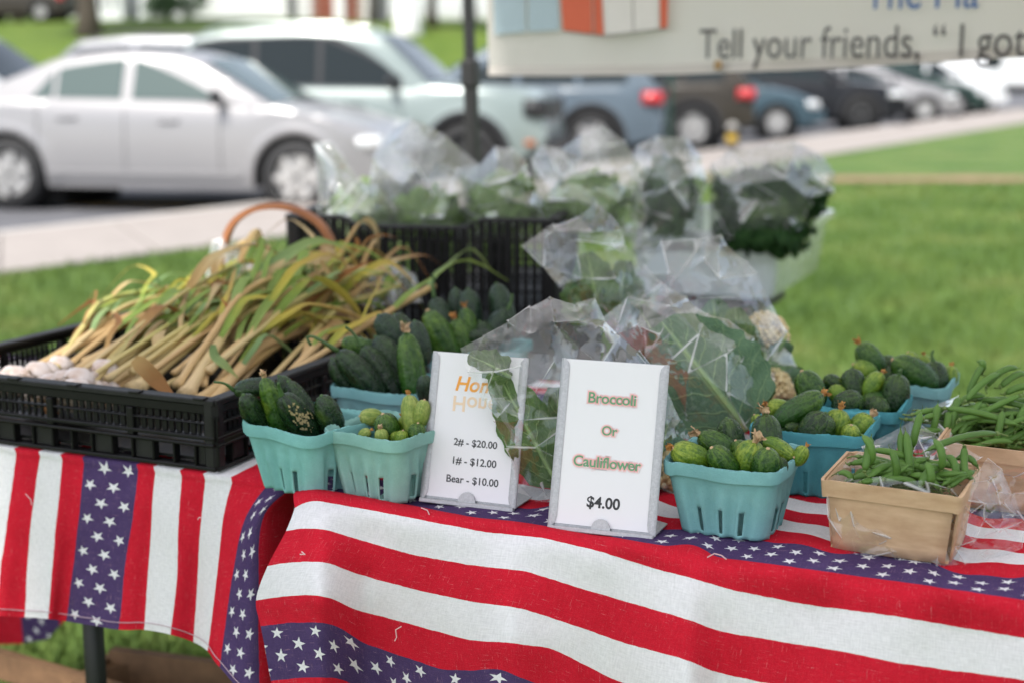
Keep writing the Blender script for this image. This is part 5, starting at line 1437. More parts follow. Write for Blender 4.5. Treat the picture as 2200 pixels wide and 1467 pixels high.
# ------------------------------------------------------------------ wooden crates on the grass under the left table
OLDW = mat('weathered_wood', (.30,.17,.085), .85, col2=(.11,.06,.03), vscale=14, bmp=.5, bscale=60)
def wood_crate(label, apex, z, length, width, ang, hole):
    A = onz(*apex, z); root = empty('wooden_crate', (A.x, A.y, 0), ang); tag(root, label, 'crate', 'wooden crates under the left table')
    th = .018
    def plate(name, pts, thick, m=OLDW, par=root): q = MB(); q.poly(pts, thick); return q.build(name, m, par)
    hz0, hz1, hx0, hx1 = z-.085, z-.045, hole[0], hole[1]
    # end boards with a rounded hand hole, built from pieces round the opening
    for y in (0, -width + th):
        q = MB(); n = 12; top = []; 
        q.poly([(0,y,z-.18),(length,y,z-.18),(length,y,hz0),(0,y,hz0)], (0,-th,0)); q.poly([(0,y,hz1),(length,y,hz1),(length,y,z),(0,y,z)], (0,-th,0))
        r = (hz1-hz0)/2; c0, c1 = hx0 + r, hx1 - r
        def arc(c, s_): return [(c + s_*r*math.sin(math.pi*k/n), y, hz0 + r - r*math.cos(math.pi*k/n)) for k in range(n+1)]
        q.poly([(0,y,hz1),(0,y,hz0)] + arc(c0, -1), (0,-th,0)); q.poly([(length,y,hz0),(length,y,hz1)] + arc(c1, 1)[::-1], (0,-th,0))
        q.build('end_board', OLDW, root)
        plate('lower_end_board', [(0,y,.01),(length,y,.01),(length,y,z-.19),(0,y,z-.19)], (0,-th,0))
    for x in (0, length):
        sx = 1 if x == 0 else -1
        for k in range(3):
            z0 = z - .012 - k*.092; plate('side_slat', [(x - sx*.012,-th*0+.002,z0),(x - sx*.012,-width+.0-.002,z0),(x - sx*.012,-width-.002,z0-.078),(x - sx*.012,.002,z0-.078)], (sx*.0115,0,0))
        for y in (-th-.001, -width+th+.001):
            pass
        for y in (-th, -width+th):
            q = MB(); s_ = -1 if y == -th else 1; q.poly([(x+sx*.001,y+s_*.001,.01),(x+sx*.034,y+s_*.001,.01),(x+sx*.001,y+s_*.034,.01)], (0,0,z-.03)); q.build('corner_block', OLDW, root)
    plate('floor_board', [(0,-th,.012),(length,-th,.012),(length,-width+th,.012),(0,-width+th,.012)], (0,0,.01))
wood_crate('weathered wooden crate with hand hole beside the black table leg', (247, 1387), .29, .40, .30, math.radians(-16), (.13,.27))
wood_crate('weathered wooden crate cut off by the left edge of the picture', (-62, 1372), .29, .36, .30, math.radians(-30), (.05,.17))
# ------------------------------------------------------------------ clear film, leaves, bagged vegetables
def m_film(name, haze=.05, tint=(.99,.995,.995), rough=.05, boost=1.0, cw=1.3):
    m, nt, bs, out = newmat(name); nt.nodes.remove(bs)
    tp_ = nt.nodes.new('ShaderNodeBsdfTransparent'); tp_.inputs[0].default_value = (*tint, 1)
    gl = nt.nodes.new('ShaderNodeBsdfGlossy'); gl.inputs['Roughness'].default_value = rough; gl.inputs[0].default_value = (1,1,1,1)
    df = nt.nodes.new('ShaderNodeBsdfTranslucent'); df.inputs[0].default_value = (.9,.92,.92,1)
    d2 = nt.nodes.new('ShaderNodeBsdfDiffuse'); d2.inputs[0].default_value = (.9,.92,.92,1)
    fr = nt.nodes.new('ShaderNodeLayerWeight'); fr.inputs[0].default_value = .5; FRN = fr      # seen edge-on the film turns to a mirror
    co = coords(nt); vo = nt.nodes.new('ShaderNodeTexVoronoi'); nt.links.new(co, vo.inputs['Vector']); vo.inputs['Scale'].default_value = 48; nz = M_(nt, 'ADD', vo.outputs['Distance'], M_(nt, 'MULTIPLY', noise_(nt, co, 20, 2), 1.5))
    bp = nt.nodes.new('ShaderNodeBump'); bp.inputs['Strength'].default_value = .16; bp.inputs['Distance'].default_value = .005; nt.links.new(nz, bp.inputs['Height'])
    nt.links.new(bp.outputs[0], gl.inputs['Normal']); nt.links.new(bp.outputs[0], FRN.inputs['Normal'])
    # white haze painted along the creases stands in for their glints: UV.x is the distance to the crease in millimetres, UV.y how hard it was folded
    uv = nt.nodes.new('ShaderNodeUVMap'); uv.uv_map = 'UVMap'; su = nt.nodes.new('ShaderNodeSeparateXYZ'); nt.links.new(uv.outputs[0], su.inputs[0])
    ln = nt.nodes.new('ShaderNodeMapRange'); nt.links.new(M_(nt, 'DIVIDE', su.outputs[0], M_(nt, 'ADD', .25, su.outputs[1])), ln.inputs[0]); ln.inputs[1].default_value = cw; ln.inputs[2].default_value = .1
    haze_glint = M_(nt, 'ADD', haze, M_(nt, 'MULTIPLY', M_(nt, 'MULTIPLY', ln.outputs[0], su.outputs[1]), .6))
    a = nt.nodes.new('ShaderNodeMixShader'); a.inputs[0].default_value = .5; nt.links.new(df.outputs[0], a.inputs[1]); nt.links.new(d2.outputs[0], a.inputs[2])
    b = nt.nodes.new('ShaderNodeMixShader'); nt.links.new(haze_glint, b.inputs[0]); nt.links.new(tp_.outputs[0], b.inputs[1]); nt.links.new(a.outputs[0], b.inputs[2])
    c = nt.nodes.new('ShaderNodeMixShader'); nt.links.new(M_(nt, 'ADD', .055*boost, M_(nt, 'MULTIPLY', M_(nt, 'POWER', fr.outputs['Facing'], 2.7), .95)), c.inputs[0]); nt.links.new(b.outputs[0], c.inputs[1]); nt.links.new(gl.outputs[0], c.inputs[2])
    nt.links.new(c.outputs[0], out.inputs[0])
    return m
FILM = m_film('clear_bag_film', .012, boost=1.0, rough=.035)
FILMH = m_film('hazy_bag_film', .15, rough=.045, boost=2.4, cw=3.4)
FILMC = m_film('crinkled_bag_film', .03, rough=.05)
BINR = m_film('bin_rim_plastic', .88, (.92,.95,.94), .2, 1.2)
BINM = m_film('clear_bin_plastic', .72, (.92,.95,.94), .2, 1.2)

from mathutils.geometry import delaunay_2d_cdt
def crease_sheet(q, outline, inner, seed, o, bulge=.05, side=-1, n=10, rand=60, ridge=.0016):
    """limp film: flat facets between creases. outline (px, py, Y); inner (px, py, how far it stands out);
    side -1: the sheet turned to the viewer, +1: the one behind"""
    rr = random.Random(int(seed*977) + (5 if side > 0 else 0)); poly = [(x, y) for x, y, Y in outline]; m = len(poly)
    def inside(x, y):
        c = False
        for i in range(m):
            (x0, y0), (x1, y1) = poly[i], poly[(i+1) % m]
            if (y0 > y) != (y1 > y) and x < (x1-x0)*(y-y0)/(y1-y0) + x0: c = not c
        return c
    def edist(x, y):
        best = 1e9
        for i in range(m):
            a_, b_ = Vector(poly[i]), Vector(poly[(i+1) % m]); ab = b_ - a_; t = max(0, min(1, (Vector((x,y))-a_).dot(ab)/max(1e-9, ab.length_squared))); best = min(best, (a_ + ab*t - Vector((x,y))).length)
        return best
    def baseY(x, y):
        w = [(1/((x-a_)**2 + (y-b_)**2 + 60), Y) for a_, b_, Y in outline]; s_ = sum(k for k, _ in w); return sum(k*Y for k, Y in w)/s_
    pts = [(x, y, Y) for x, y, Y in outline]
    inn = [(x, y, baseY(x, y) + side*d*bulge) for x, y, d in inner if inside(x, y)]
    xs, ys = [p[0] for p in poly], [p[1] for p in poly]; tries = 0
    area = abs(sum(poly[i][0]*poly[(i+1)%m][1] - poly[(i+1)%m][0]*poly[i][1] for i in range(m)))/2
    want = int(area/(rand*rand*.9)); R0 = math.sqrt(area)*.30
    while len(inn) < want + len(inner) and tries < want*60:
        tries += 1; x, y = rr.uniform(min(xs), max(xs)), rr.uniform(min(ys), max(ys))
        if not inside(x, y): continue
        e = edist(x, y)
        if e < rand*.35 or any((x-a_)**2 + (y-b_)**2 < (rand*.62)**2 for a_, b_, _ in inn): continue
        inn.append((x, y, baseY(x, y) + side*bulge*(min(1, (e/R0))**.55 + rr.uniform(-.20,.15))))
    pts += inn
    V2, E2, F2, ov, oe, of = delaunay_2d_cdt([Vector((x, y)) for x, y, _ in pts], [(i, (i+1) % m) for i in range(m)], [], 1, 1e-4)
    idx = [(l[0] if l else 0) for l in ov]; P = [ony(*pts[i]) for i in idx]
    faces = [f for f in F2 if len(f) == 3 and inside(*(sum((V2[i] for i in f), Vector((0,0)))/3))]
    VN = [Vector() for _ in P]
    for f in faces:
        nn = (P[f[1]]-P[f[0]]).cross(P[f[2]]-P[f[0]])
        if nn.dot(P[f[0]] - Vector((0,0,HC))) > 0: nn = -nn
        for i in f: VN[i] += nn
    VN = [v.normalized() if v.length > 0 else Vector((0,-1,0)) for v in VN]
    def estr(i, j):
        h = math.sin((min(i,j)*12.9898 + max(i,j)*78.233 + seed))*43758.5453; h -= math.floor(h); return (1.9*(h - .52)/.48 if h > .52 else (h - .26)*.5)
    for f in faces:
        A, B, C = (P[i] for i in f); na, nb, nc = (VN[i] for i in f); size = math.sqrt((B-A).cross(C-A).length); cur = rr.uniform(-.055,.055)*size
        e = (estr(f[1],f[2]), estr(f[0],f[2]), estr(f[0],f[1])); vs = []; uvs = []; ind = {}; a2 = (B-A).cross(C-A).length; hts = (a2/(C-B).length, a2/(C-A).length, a2/(B-A).length)
        for i in range(n+1):
            for j in range(n+1-i):
                b0, b1 = i/n, j/n; b2 = 1 - b0 - b1; p = A*b0 + B*b1 + C*b2; nn = (na*b0 + nb*b1 + nc*b2)
                h = cur*27*b0*b1*b2
                for bb, st in ((b0, e[0]), (b1, e[1]), (b2, e[2])): h += ridge*st*math.exp(-(bb*n/1.1)**2)
                h += .0006*noise.noise(p*120) + .0010*noise.noise(p*42)
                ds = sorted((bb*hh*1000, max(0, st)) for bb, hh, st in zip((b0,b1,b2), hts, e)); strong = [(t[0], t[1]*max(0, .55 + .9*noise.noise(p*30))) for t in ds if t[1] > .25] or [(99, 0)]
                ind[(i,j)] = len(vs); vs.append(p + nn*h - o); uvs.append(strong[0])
        fs = []
        for i in range(n):
            for j in range(n-i):
                fs.append((ind[(i,j)], ind[(i+1,j)], ind[(i,j+1)]))
                if j < n-i-1: fs.append((ind[(i+1,j)], ind[(i+1,j+1)], ind[(i,j+1)]))
        q.add(vs, fs, 0, uvs)
def film_part(q, name, m, root):
    me = q.mesh(name, m); b = bmesh.new(); b.from_mesh(me); bmesh.ops.remove_doubles(b, verts=b.verts, dist=2e-5); bmesh.ops.recalc_face_normals(b, faces=b.faces)
    uvl = b.loops.layers.uv.active; free = []
    for v in b.verts:                                    # let the film relax into soft folds, but keep the hard creases and the edge
        d, s_ = min((l[uvl].uv.x, -l[uvl].uv.y) for l in v.link_loops) if v.link_loops else (9, 0)
        if not v.is_boundary and not (d < .6 and -s_ > .25): free.append(v)
    for _ in range(34): bmesh.ops.smooth_vert(b, verts=free, factor=.5, use_axis_x=True, use_axis_y=True, use_axis_z=True)
    b.to_mesh(me); b.free()
    me.polygons.foreach_set('use_smooth', [True]*len(me.polygons)); me.set_sharp_from_angle(angle=math.radians(46)); return link_mesh(name, me, root)
def limp_bag(label, outline, inner=(), seed=1, m=None, bulge=.05, back=.05, rand=60, group='clear plastic bags', ridge=.0016):
    low = max(outline, key=lambda t: t[1]); o = ony(*low); root = empty('plastic_bag', o); tag(root, label, 'bag', group)
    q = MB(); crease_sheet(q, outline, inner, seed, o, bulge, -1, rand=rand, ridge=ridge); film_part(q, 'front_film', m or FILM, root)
    if back:
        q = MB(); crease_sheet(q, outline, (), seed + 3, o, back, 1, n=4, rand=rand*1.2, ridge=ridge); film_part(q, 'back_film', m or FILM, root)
    return root

# ---- leaves
def m_vein(name, c1, c2, vein, n=7.0, slant=.9, rough=.5, trans=.2):
    """broad leaf: UV.x from -1 to 1 across, UV.y from stem to tip; midrib and side veins"""
    m, nt, bs, out = newmat(name); uv = nt.nodes.new('ShaderNodeUVMap'); uv.uv_map = 'UVMap'
    wp = noise_(nt, uv.outputs[0], 3.5, 3); sp = nt.nodes.new('ShaderNodeSeparateXYZ'); nt.links.new(uv.outputs[0], sp.inputs[0])
    ax = M_(nt, 'ABSOLUTE', sp.outputs[0]); v = sp.outputs[1]
    k = M_(nt, 'MULTIPLY', M_(nt, 'ADD', M_(nt, 'SUBTRACT', v, M_(nt, 'MULTIPLY', ax, .32)), M_(nt, 'MULTIPLY', wp, .14)), n)
    sgn = M_(nt, 'MULTIPLY', M_(nt, 'GREATER_THAN', sp.outputs[0], 0), .45); k = M_(nt, 'ADD', k, sgn)
    d = M_(nt, 'ABSOLUTE', M_(nt, 'SUBTRACT', M_(nt, 'FRACT', k), .5))
    mr = nt.nodes.new('ShaderNodeMapRange'); nt.links.new(d, mr.inputs[0]); mr.inputs[1].default_value = .075; mr.inputs[2].default_value = .01
    sv = M_(nt, 'MULTIPLY', mr.outputs[0], M_(nt, 'SUBTRACT', 1.0, M_(nt, 'MULTIPLY', ax, .75)))
    mr2 = nt.nodes.new('ShaderNodeMapRange'); nt.links.new(M_(nt, 'ADD', ax, M_(nt, 'MULTIPLY', v, .045)), mr2.inputs[0]); mr2.inputs[1].default_value = .11; mr2.inputs[2].default_value = .06
    vo = nt.nodes.new('ShaderNodeTexVoronoi'); vo.feature = 'DISTANCE_TO_EDGE'; nt.links.new(uv.outputs[0], vo.inputs['Vector']); vo.inputs['Scale'].default_value = 13
    mr3 = nt.nodes.new('ShaderNodeMapRange'); nt.links.new(vo.outputs['Distance'], mr3.inputs[0]); mr3.inputs[1].default_value = .05; mr3.inputs[2].default_value = .0; mr3.inputs[4].default_value = .35
    ve = M_(nt, 'MINIMUM', M_(nt, 'MAXIMUM', M_(nt, 'MAXIMUM', sv, mr2.outputs[0]), mr3.outputs[0]), 1)
    c = mixc(nt, noise_(nt, uv.outputs[0], 4, 4), c1, c2); c = mixc(nt, M_(nt, 'MULTIPLY', ve, .85), c, vein)
    nt.links.new(c, bs.inputs['Base Color']); bs.inputs['Roughness'].default_value = rough; bs.inputs['Specular IOR Level'].default_value = .22
    bump(nt, bs, M_(nt, 'ADD', ve, M_(nt, 'MULTIPLY', noise_(nt, uv.outputs[0], 18, 3), .4)), .5, .006)
    tr = nt.nodes.new('ShaderNodeBsdfTranslucent'); nt.links.new(c, tr.inputs[0]); mx = nt.nodes.new('ShaderNodeMixShader'); mx.inputs[0].default_value = trans
    nt.links.new(bs.outputs[0], mx.inputs[1]); nt.links.new(tr.outputs[0], mx.inputs[2]); nt.links.new(mx.outputs[0], out.inputs[0])
    return m
V_BLUE = m_vein('brassica_leaf_blue_green', (.075,.155,.085), (.125,.22,.12), (.32,.46,.22), 6.5)
V_GREEN = m_vein('brassica_leaf_green', (.068,.135,.042), (.118,.205,.064), (.34,.45,.18), 7)
V_DARK = m_vein('brassica_leaf_dark', (.018,.042,.018), (.03,.065,.025), (.12,.20,.06), 7)
RIBM = mat('leaf_midrib', (.24,.36,.13), .5, var=.2, vscale=40)
def big_leaf(root, stem, tip, width, m, nrm, name='leaf', cup=.25, wave=.012, seed=0, n=26, w=17, curl=.15, taper=.0, bendv=None):
    """a broad wavy leaf from stem point to tip point (world coordinates)"""
    nrm = Vector(nrm).normalized(); rr = random.Random(seed); o = root.location
    ax = tip - stem; L = ax.length; t = ax.normalized(); s_ = t.cross(nrm).normalized(); nn = s_.cross(t)
    rows = []; uvs = []
    for i in range(n):
        f = i/(n-1); half = width/2*(math.sin(math.pi*min(1, f*.80+.13)**.9)**.8 if f < .995 else .25)*(1 if f > .1 else .25+7.5*f)
        mid = stem + ax*f + nn*(curl*L*math.sin(math.pi*f)*.5 - curl*L*f*f*.4)
        row = []; uvl = []
        for k in range(w):
            x = k/(w-1)*2-1; rag = 1 + .05*noise.noise(Vector((f*9, x*2, seed))) + .05*math.sin(f*40+x*3)*abs(x)**4
            p = mid + s_*half*x*rag + nn*(cup*half*x*x + wave*abs(x)**1.5*math.sin(f*17+seed+ (2 if x > 0 else 0)) + .004*noise.noise(Vector((f*14, x*6, seed+3))))
            row.append(p - o); uvl.append((x, f))
        rows.append(row); uvs.append(uvl)
    q = MB(); q.grid(rows, uvs=uvs); lf_ = q.build(name, m, root, smooth=True)
    q = MB(); r0 = max(.0022, width*.022); q.tube([r[w//2] - nn*r0*.2 for r in rows[:int(n*.9)]], [r0*(1.25 - f*1.0/(n*.9)) for f in range(int(n*.9))], 7); q.build('midrib', RIBM, lf_, smooth=True)
    return lf_
CURD, nt, bs, out = newmat('cauliflower_curd'); co = coords(nt); nz = noise_(nt, co, 160, 4)
nt.links.new(ramp(nt, nz, [(.3,(.55,.40,.17)),(.65,(.80,.68,.40))]), bs.inputs['Base Color']); bs.inputs['Roughness'].default_value = .8; bump(nt, bs, nz, .6, .004)
def curd(root, c, r, seed, m=CURD, name='curd'):
    """knobbly head made of many small florets on a dome"""
    q = MB(); rr = random.Random(seed); o = root.location; c = c - o
    def blob(p, s_):
        rows = []
        for i in range(6):
            a = math.pi*i/5; rows.append([p + Vector((math.sin(a)*math.cos(b*math.pi/4), math.sin(a)*math.sin(b*math.pi/4), math.cos(a)))*s_*(1+.12*math.sin(b*3+i)) for b in range(8)])
        q.grid(rows, close=True)
    for k in range(130):
        z = 1 - 1.25*(k+.5)/130; a = k*2.39996; rad = math.sqrt(max(0,1-z*z)); d = Vector((rad*math.cos(a), rad*math.sin(a), z))
        big = 1 + .13*noise.noise(d*3 + Vector((seed,0,0))); blob(c + d*r*big*.9, r*rr.uniform(.10,.17))
    blob(c, r*.86)
    return q.build(name, m, root, smooth=True)
def foliage(root, c, rad, n, m, seed, size, ruffle=.5, name='foliage', up=.5):
    """a bunch of small ruffled leaves filling an ellipsoid"""
    rs = random.Random(seed); q = MB(); o = root.location
    for k in range(n):
        d = Vector((rs.gauss(0,1), rs.gauss(0,1), rs.gauss(0,1))).normalized()*rs.random()**.4
        p = c + Vector((d.x*rad[0], d.y*rad[1], d.z*rad[2])) - o
        nn = (d + Vector((rs.gauss(0,.5), rs.gauss(0,.5)-.3, rs.gauss(0,.5)+up))).normalized(); a = nn.orthogonal().normalized(); a = Matrix.Rotation(rs.uniform(0,6.28), 3, nn) @ a; b = nn.cross(a)
        s_ = size*rs.uniform(.6,1.35); rows = []; uvs = []; ph = rs.uniform(0,6)
        for i in range(5):
            row = []; uvl = []
            for j in range(5):
                x, y = (j/4*2-1), (i/4*2-1); e = max(abs(x),abs(y)); w = 1 - .35*abs(y)**2
                row.append(p + a*x*s_*.62*w + b*y*s_ + nn*s_*(ruffle*.45*math.sin(4.2*math.atan2(y,x)+ph)*e*e - .30*(x*x+y*y)*.6)); uvl.append((x, (y+1)/2))
            rows.append(row); uvs.append(uvl)
        q.grid(rows, uvs=uvs)
    ob = q.build(name, m, root, smooth=True); ob['kind'] = 'stuff'; return ob
KALE = m_vein('kale_leaf', (.007,.030,.007), (.019,.068,.013), (.07,.15,.035), 5, trans=.15)
LETT = m_vein('salad_leaf', (.19,.33,.09), (.31,.48,.15), (.5,.6,.3), 5, trans=.3)
LETP = m_vein('salad_leaf_pale', (.24,.36,.15), (.38,.50,.25), (.55,.62,.40), 5, trans=.3)
HERB = m_vein('herb_leaf', (.07,.14,.07), (.12,.20,.10), (.24,.34,.18), 5, trans=.2)
def produce(name, label, cat, group, at): 
    r = empty(name, at); return tag(r, label, cat, group)

# ---- broccoli bag between the two signs
p = ony(1230, 1050, 1.56); br = produce('broccoli', 'leafy bagged broccoli between the two price signs', 'broccoli', None, p)
big_leaf(br, ony(1200, 1046, 1.520), ony(1066, 796, 1.535), .066, V_GREEN, (.15,-1,.25), cup=-.12, seed=1, wave=.006, curl=.06)
big_leaf(br, ony(1095, 810, 1.530), ony(1008, 762, 1.520), .034, V_GREEN, (.3,-1,.5), cup=.3, seed=2, wave=.006)
big_leaf(br, ony(1215, 1050, 1.56), ony(1195, 830, 1.60), .07, V_GREEN, (-.2,-1,.2), cup=.2, seed=3)
big_leaf(br, ony(1260, 1040, 1.58), ony(1265, 790, 1.66), .06, V_BLUE, (.1,-1,.3), cup=.3, seed=4)
big_leaf(br, ony(1320, 1040, 1.58), ony(1300, 775, 1.67), .06, V_GREEN, (.4,-1,.3), cup=.3, seed=5)
big_leaf(br, ony(1390, 1050, 1.57), ony(1440, 900, 1.62), .06, V_BLUE, (.5,-1,.3), cup=.3, seed=6)
curd(br, ony(1440, 1020, 1.60), .032, 3, CURD, 'curd')
curd(br, ony(1300, 900, 1.62), .055, 8, mat('broccoli_bud', (.05,.10,.035), .8, var=.5, vscale=150, bmp=.6, bscale=300), 'crown')
q = MB(); q.tube([ony(1300, 1060, 1.58)-p, ony(1300, 900, 1.60)-p], [.016,.013], 12); q.build('stalk', RIBM, br, smooth=True)
limp_bag('crumpled clear bag of broccoli overlapping the honey sign', [(988,749,1.50),(1036,722,1.52),(1088,694,1.55),(1140,660,1.57),(1181,638,1.58),(1236,655,1.59),(1279,640,1.60),(1300,690,1.60),(1330,722,1.61),(1369,753,1.62),(1408,800,1.62),(1432,839,1.62),(1462,901,1.62),(1484,948,1.62),(1468,1010,1.60),(1440,1070,1.57),(1300,1088,1.53),(1180,1084,1.52),(1150,1076,1.51),(1117,1046,1.50),(1092,956,1.50),(1062,900,1.49),(1037,858,1.49),(1005,800,1.49)],
 [(1189,694,1.0),(1244,690,.7),(1290,702,.9),(1189,776,1.1),(1119,788,.9),(1244,749,.5),(1150,839,1.2),(1119,901,.9),(1060,800,.9),(1090,740,.5),(1140,720,.9),(1290,784,1.0),(1345,790,.7),(1150,960,1.1),(1160,1030,.6),(1230,830,.9)], 1.3, FILM, .042, .05, 100)
# ---- cauliflower with the big leaf
p = ony(1520, 920, 1.78); ca = produce('cauliflower', 'bagged cauliflower with one huge blue green leaf turned to the front', 'cauliflower', None, p)
big_leaf(ca, ony(1605, 925, 1.70), ony(1420, 690, 1.78), .150, V_BLUE, (-.25,-1,.30), cup=-.10, seed=11, wave=.006, curl=.05, n=34, w=23)
big_leaf(ca, ony(1480, 900, 1.80), ony(1375, 655, 1.84), .075, V_DARK, (.2,-1,.3), cup=.2, seed=12, wave=.010)
big_leaf(ca, ony(1600, 920, 1.74), ony(1560, 700, 1.82), .075, V_GREEN, (.5,-1,.3), cup=.25, seed=13)
big_leaf(ca, ony(1500, 930, 1.76), ony(1440, 800, 1.79), .09, V_BLUE, (.0,-1,.5), cup=.1, seed=14)
curd(ca, ony(1560, 850, 1.86), .052, 12)
limp_bag('clear bag peaked over the cauliflower with the big leaf', [(1410,600,1.78),(1350,640,1.79),(1293,684,1.79),(1325,717,1.78),(1388,766,1.76),(1424,802,1.75),(1442,847,1.74),(1473,897,1.73),(1520,930,1.72),(1560,934,1.71),(1604,920,1.70),(1625,880,1.71),(1637,825,1.73),(1630,770,1.75),(1617,726,1.77),(1563,685,1.79),(1520,676,1.79),(1496,662,1.79),(1473,640,1.79),(1442,622,1.78)],
 [(1372,700,.9),(1440,660,.8),(1420,720,1.1),(1500,720,1.0),(1560,760,.9),(1480,800,1.1),(1560,840,.9),(1590,780,.6),(1445,770,.9)], 4.1, FILM, .05, .06, 110)
# ---- cauliflower behind it on the right
p = ony(1620, 860, 1.96); cb = produce('cauliflower', 'bagged cauliflower with yellow curds at the right rear of the bags', 'cauliflower', None, p)
curd(cb, ony(1655, 835, 1.93), .030, 21); curd(cb, ony(1680, 845, 1.95), .018, 22); curd(cb, ony(1642, 722, 1.99), .034, 23)
big_leaf(cb, ony(1640, 880, 1.93), ony(1640, 700, 1.97), .09, V_BLUE, (.3,-1,.2), cup=.3, seed=24)
big_leaf(cb, ony(1600, 880, 1.92), ony(1580, 660, 1.96), .07, V_GREEN, (-.1,-1,.3), cup=.3, seed=25)
big_leaf(cb, ony(1560, 860, 1.94), ony(1530, 640, 2.0), .08, V_BLUE, (-.3,-1,.3), cup=.3, seed=26)
big_leaf(cb, ony(1690, 860, 1.96), ony(1668, 760, 1.97), .05, V_GREEN, (.5,-1,.3), cup=.3, seed=27)
limp_bag('tall clear bag with a straight top edge over the rear cauliflower', [(1338,523,1.98),(1420,517,1.98),(1514,510,1.98),(1550,505,1.98),(1563,528,1.98),(1600,560,1.98),(1626,591,1.98),(1658,654,1.97),(1689,712,1.96),(1708,784,1.95),(1700,840,1.93),(1650,880,1.92),(1560,885,1.92),(1500,875,1.93),(1440,800,1.95),(1405,690,1.97),(1372,590,1.98)],
 [(1538,540,.5),(1515,560,.7),(1480,580,.3),(1545,600,1.0),(1500,640,.7),(1590,640,.8),(1620,700,1.0),(1640,780,1.0),(1600,740,.7),(1440,590,.6),(1560,690,.9),(1660,830,.7)], 7.7, FILM, .055, .06, 110)
# ---- bag of greens left of it
p = ony(1290, 690, 2.08); gb = produce('salad_greens', 'bagged greens standing in front of the tall black crate corner', 'greens', None, p)
big_leaf(gb, ony(1290, 700, 2.06), ony(1262, 540, 2.10), .07, V_GREEN, (0,-1,.2), cup=.3, seed=31)
big_leaf(gb, ony(1320, 700, 2.08), ony(1345, 560, 2.10), .07, V_BLUE, (.2,-1,.2), cup=.3, seed=32)
big_leaf(gb, ony(1260, 700, 2.05), ony(1225, 600, 2.07), .05, V_GREEN, (-.2,-1,.2), cup=.3, seed=33)
limp_bag('clear bag with a pointed left corner in front of the tall black crate', [(1120,528,2.05),(1167,496,2.07),(1190,485,2.08),(1244,465,2.08),(1280,436,2.08),(1311,460,2.08),(1336,492,2.09),(1343,528,2.09),(1379,568,2.09),(1418,612,2.09),(1400,680,2.07),(1340,710,2.05),(1250,705,2.03),(1228,655,2.03),(1200,615,2.03),(1167,575,2.04)],
 [(1195,500,.3),(1240,545,.7),(1275,500,.9),(1300,540,.5),(1250,600,1.0),(1320,600,.9),(1290,650,1.0),(1180,535,.4)], 11.2, FILM, .05, .05, 90)
# ---- bags of salad in the tall crate
GRP = 'bagged greens in the tall black crate'
def salad(label, blabel, cpx, cpy, Y, rad, n, m, seed, out_, inn=(), sz=.022, filmm=None):
    c = ony(cpx, cpy, Y); r = produce('salad_greens', label, 'greens', GRP, c - Vector((0,0,rad[2])))
    foliage(r, c, rad, n, m, seed, sz)
    limp_bag(blabel, [(x, y, Y) for x, y in out_], inn, seed*1.7, filmm or FILMH, .075, .07, 58, ridge=.0024)
salad('pale loose salad in the leftmost bag of the tall crate', 'hazy clear bag, leftmost in the tall black crate', 770, 455, 2.86, (.060,.05,.050), 230, LETP, 41,
 [(674,308),(706,302),(737,338),(770,387),(812,402),(850,455),(850,520),(700,520),(684,440)], [(720,360,.6),(742,420,1)])
salad('green salad in the tallest bag of the tall crate', 'tallest hazy bag with a peaked top in the tall black crate', 925, 460, 2.90, (.072,.05,.055), 240, LETT, 43,
 [(790,400),(803,335),(842,279),(888,256),(905,263),(932,279),(960,292),(993,325),(1029,355),(1015,420),(1000,520),(835,520),(825,450)], [(870,330,.8),(915,300,.5),(940,350,.8),(865,400,1),(930,420,1),(980,370,.6),(900,280,.4)])
salad('rounded green salad in the third bag of the tall crate', 'hazy bag third from the left in the tall black crate', 1085, 435, 2.88, (.068,.05,.060), 260, LETT, 45,
 [(989,378),(1035,352),(1065,318),(1104,322),(1130,350),(1144,404),(1180,450),(1180,520),(1010,520),(996,450)], [(1070,350,.6),(1110,380,.9),(1040,400,.9),(1100,430,1)])
salad('long green salad in the fourth bag of the tall crate', 'tall glossy bag fourth from the left in the tall black crate', 1262, 432, 2.84, (.080,.05,.055), 280, LETT, 47,
 [(1142,340),(1165,312),(1203,321),(1250,290),(1293,269),(1343,307),(1370,352),(1376,410),(1370,520),(1165,520),(1150,440)], [(1250,340,.8),(1290,320,.5),(1320,370,.9),(1210,390,.9),(1270,410,1.0),(1180,430,.8)])
salad('grey green herbs in the bag between crate and clear bin', 'clear bag of herbs between the tall crate and the kale bag', 1428, 425, 3.00, (.070,.05,.090), 420, HERB, 49,
 [(1352,420),(1358,340),(1370,312),(1410,296),(1473,294),(1505,339),(1518,388),(1510,460),(1505,540),(1358,540)], [(1400,340,.6),(1480,340,.5),(1440,400,1)], .014)
salad('dark curly kale in the bag over the clear bin', 'clear bag of dark kale lying over the clear bin', 1655, 425, 2.98, (.122,.05,.066), 620, KALE, 51,
 [(1523,430),(1527,352),(1568,325),(1640,315),(1703,307),(1766,334),(1795,375),(1788,410),(1752,460),(1735,540),(1530,540)], [(1600,360,.5),(1700,350,.7),(1740,380,.6),(1580,420,.9)], .020, FILMH)
c = ony(1640, 495, 3.0); kr = produce('kale', 'dark kale filling the clear bin below the kale bag', 'kale', None, c - Vector((0,0,.03))); foliage(kr, c, (.115,.10,.045), 380, KALE, 53, .02)
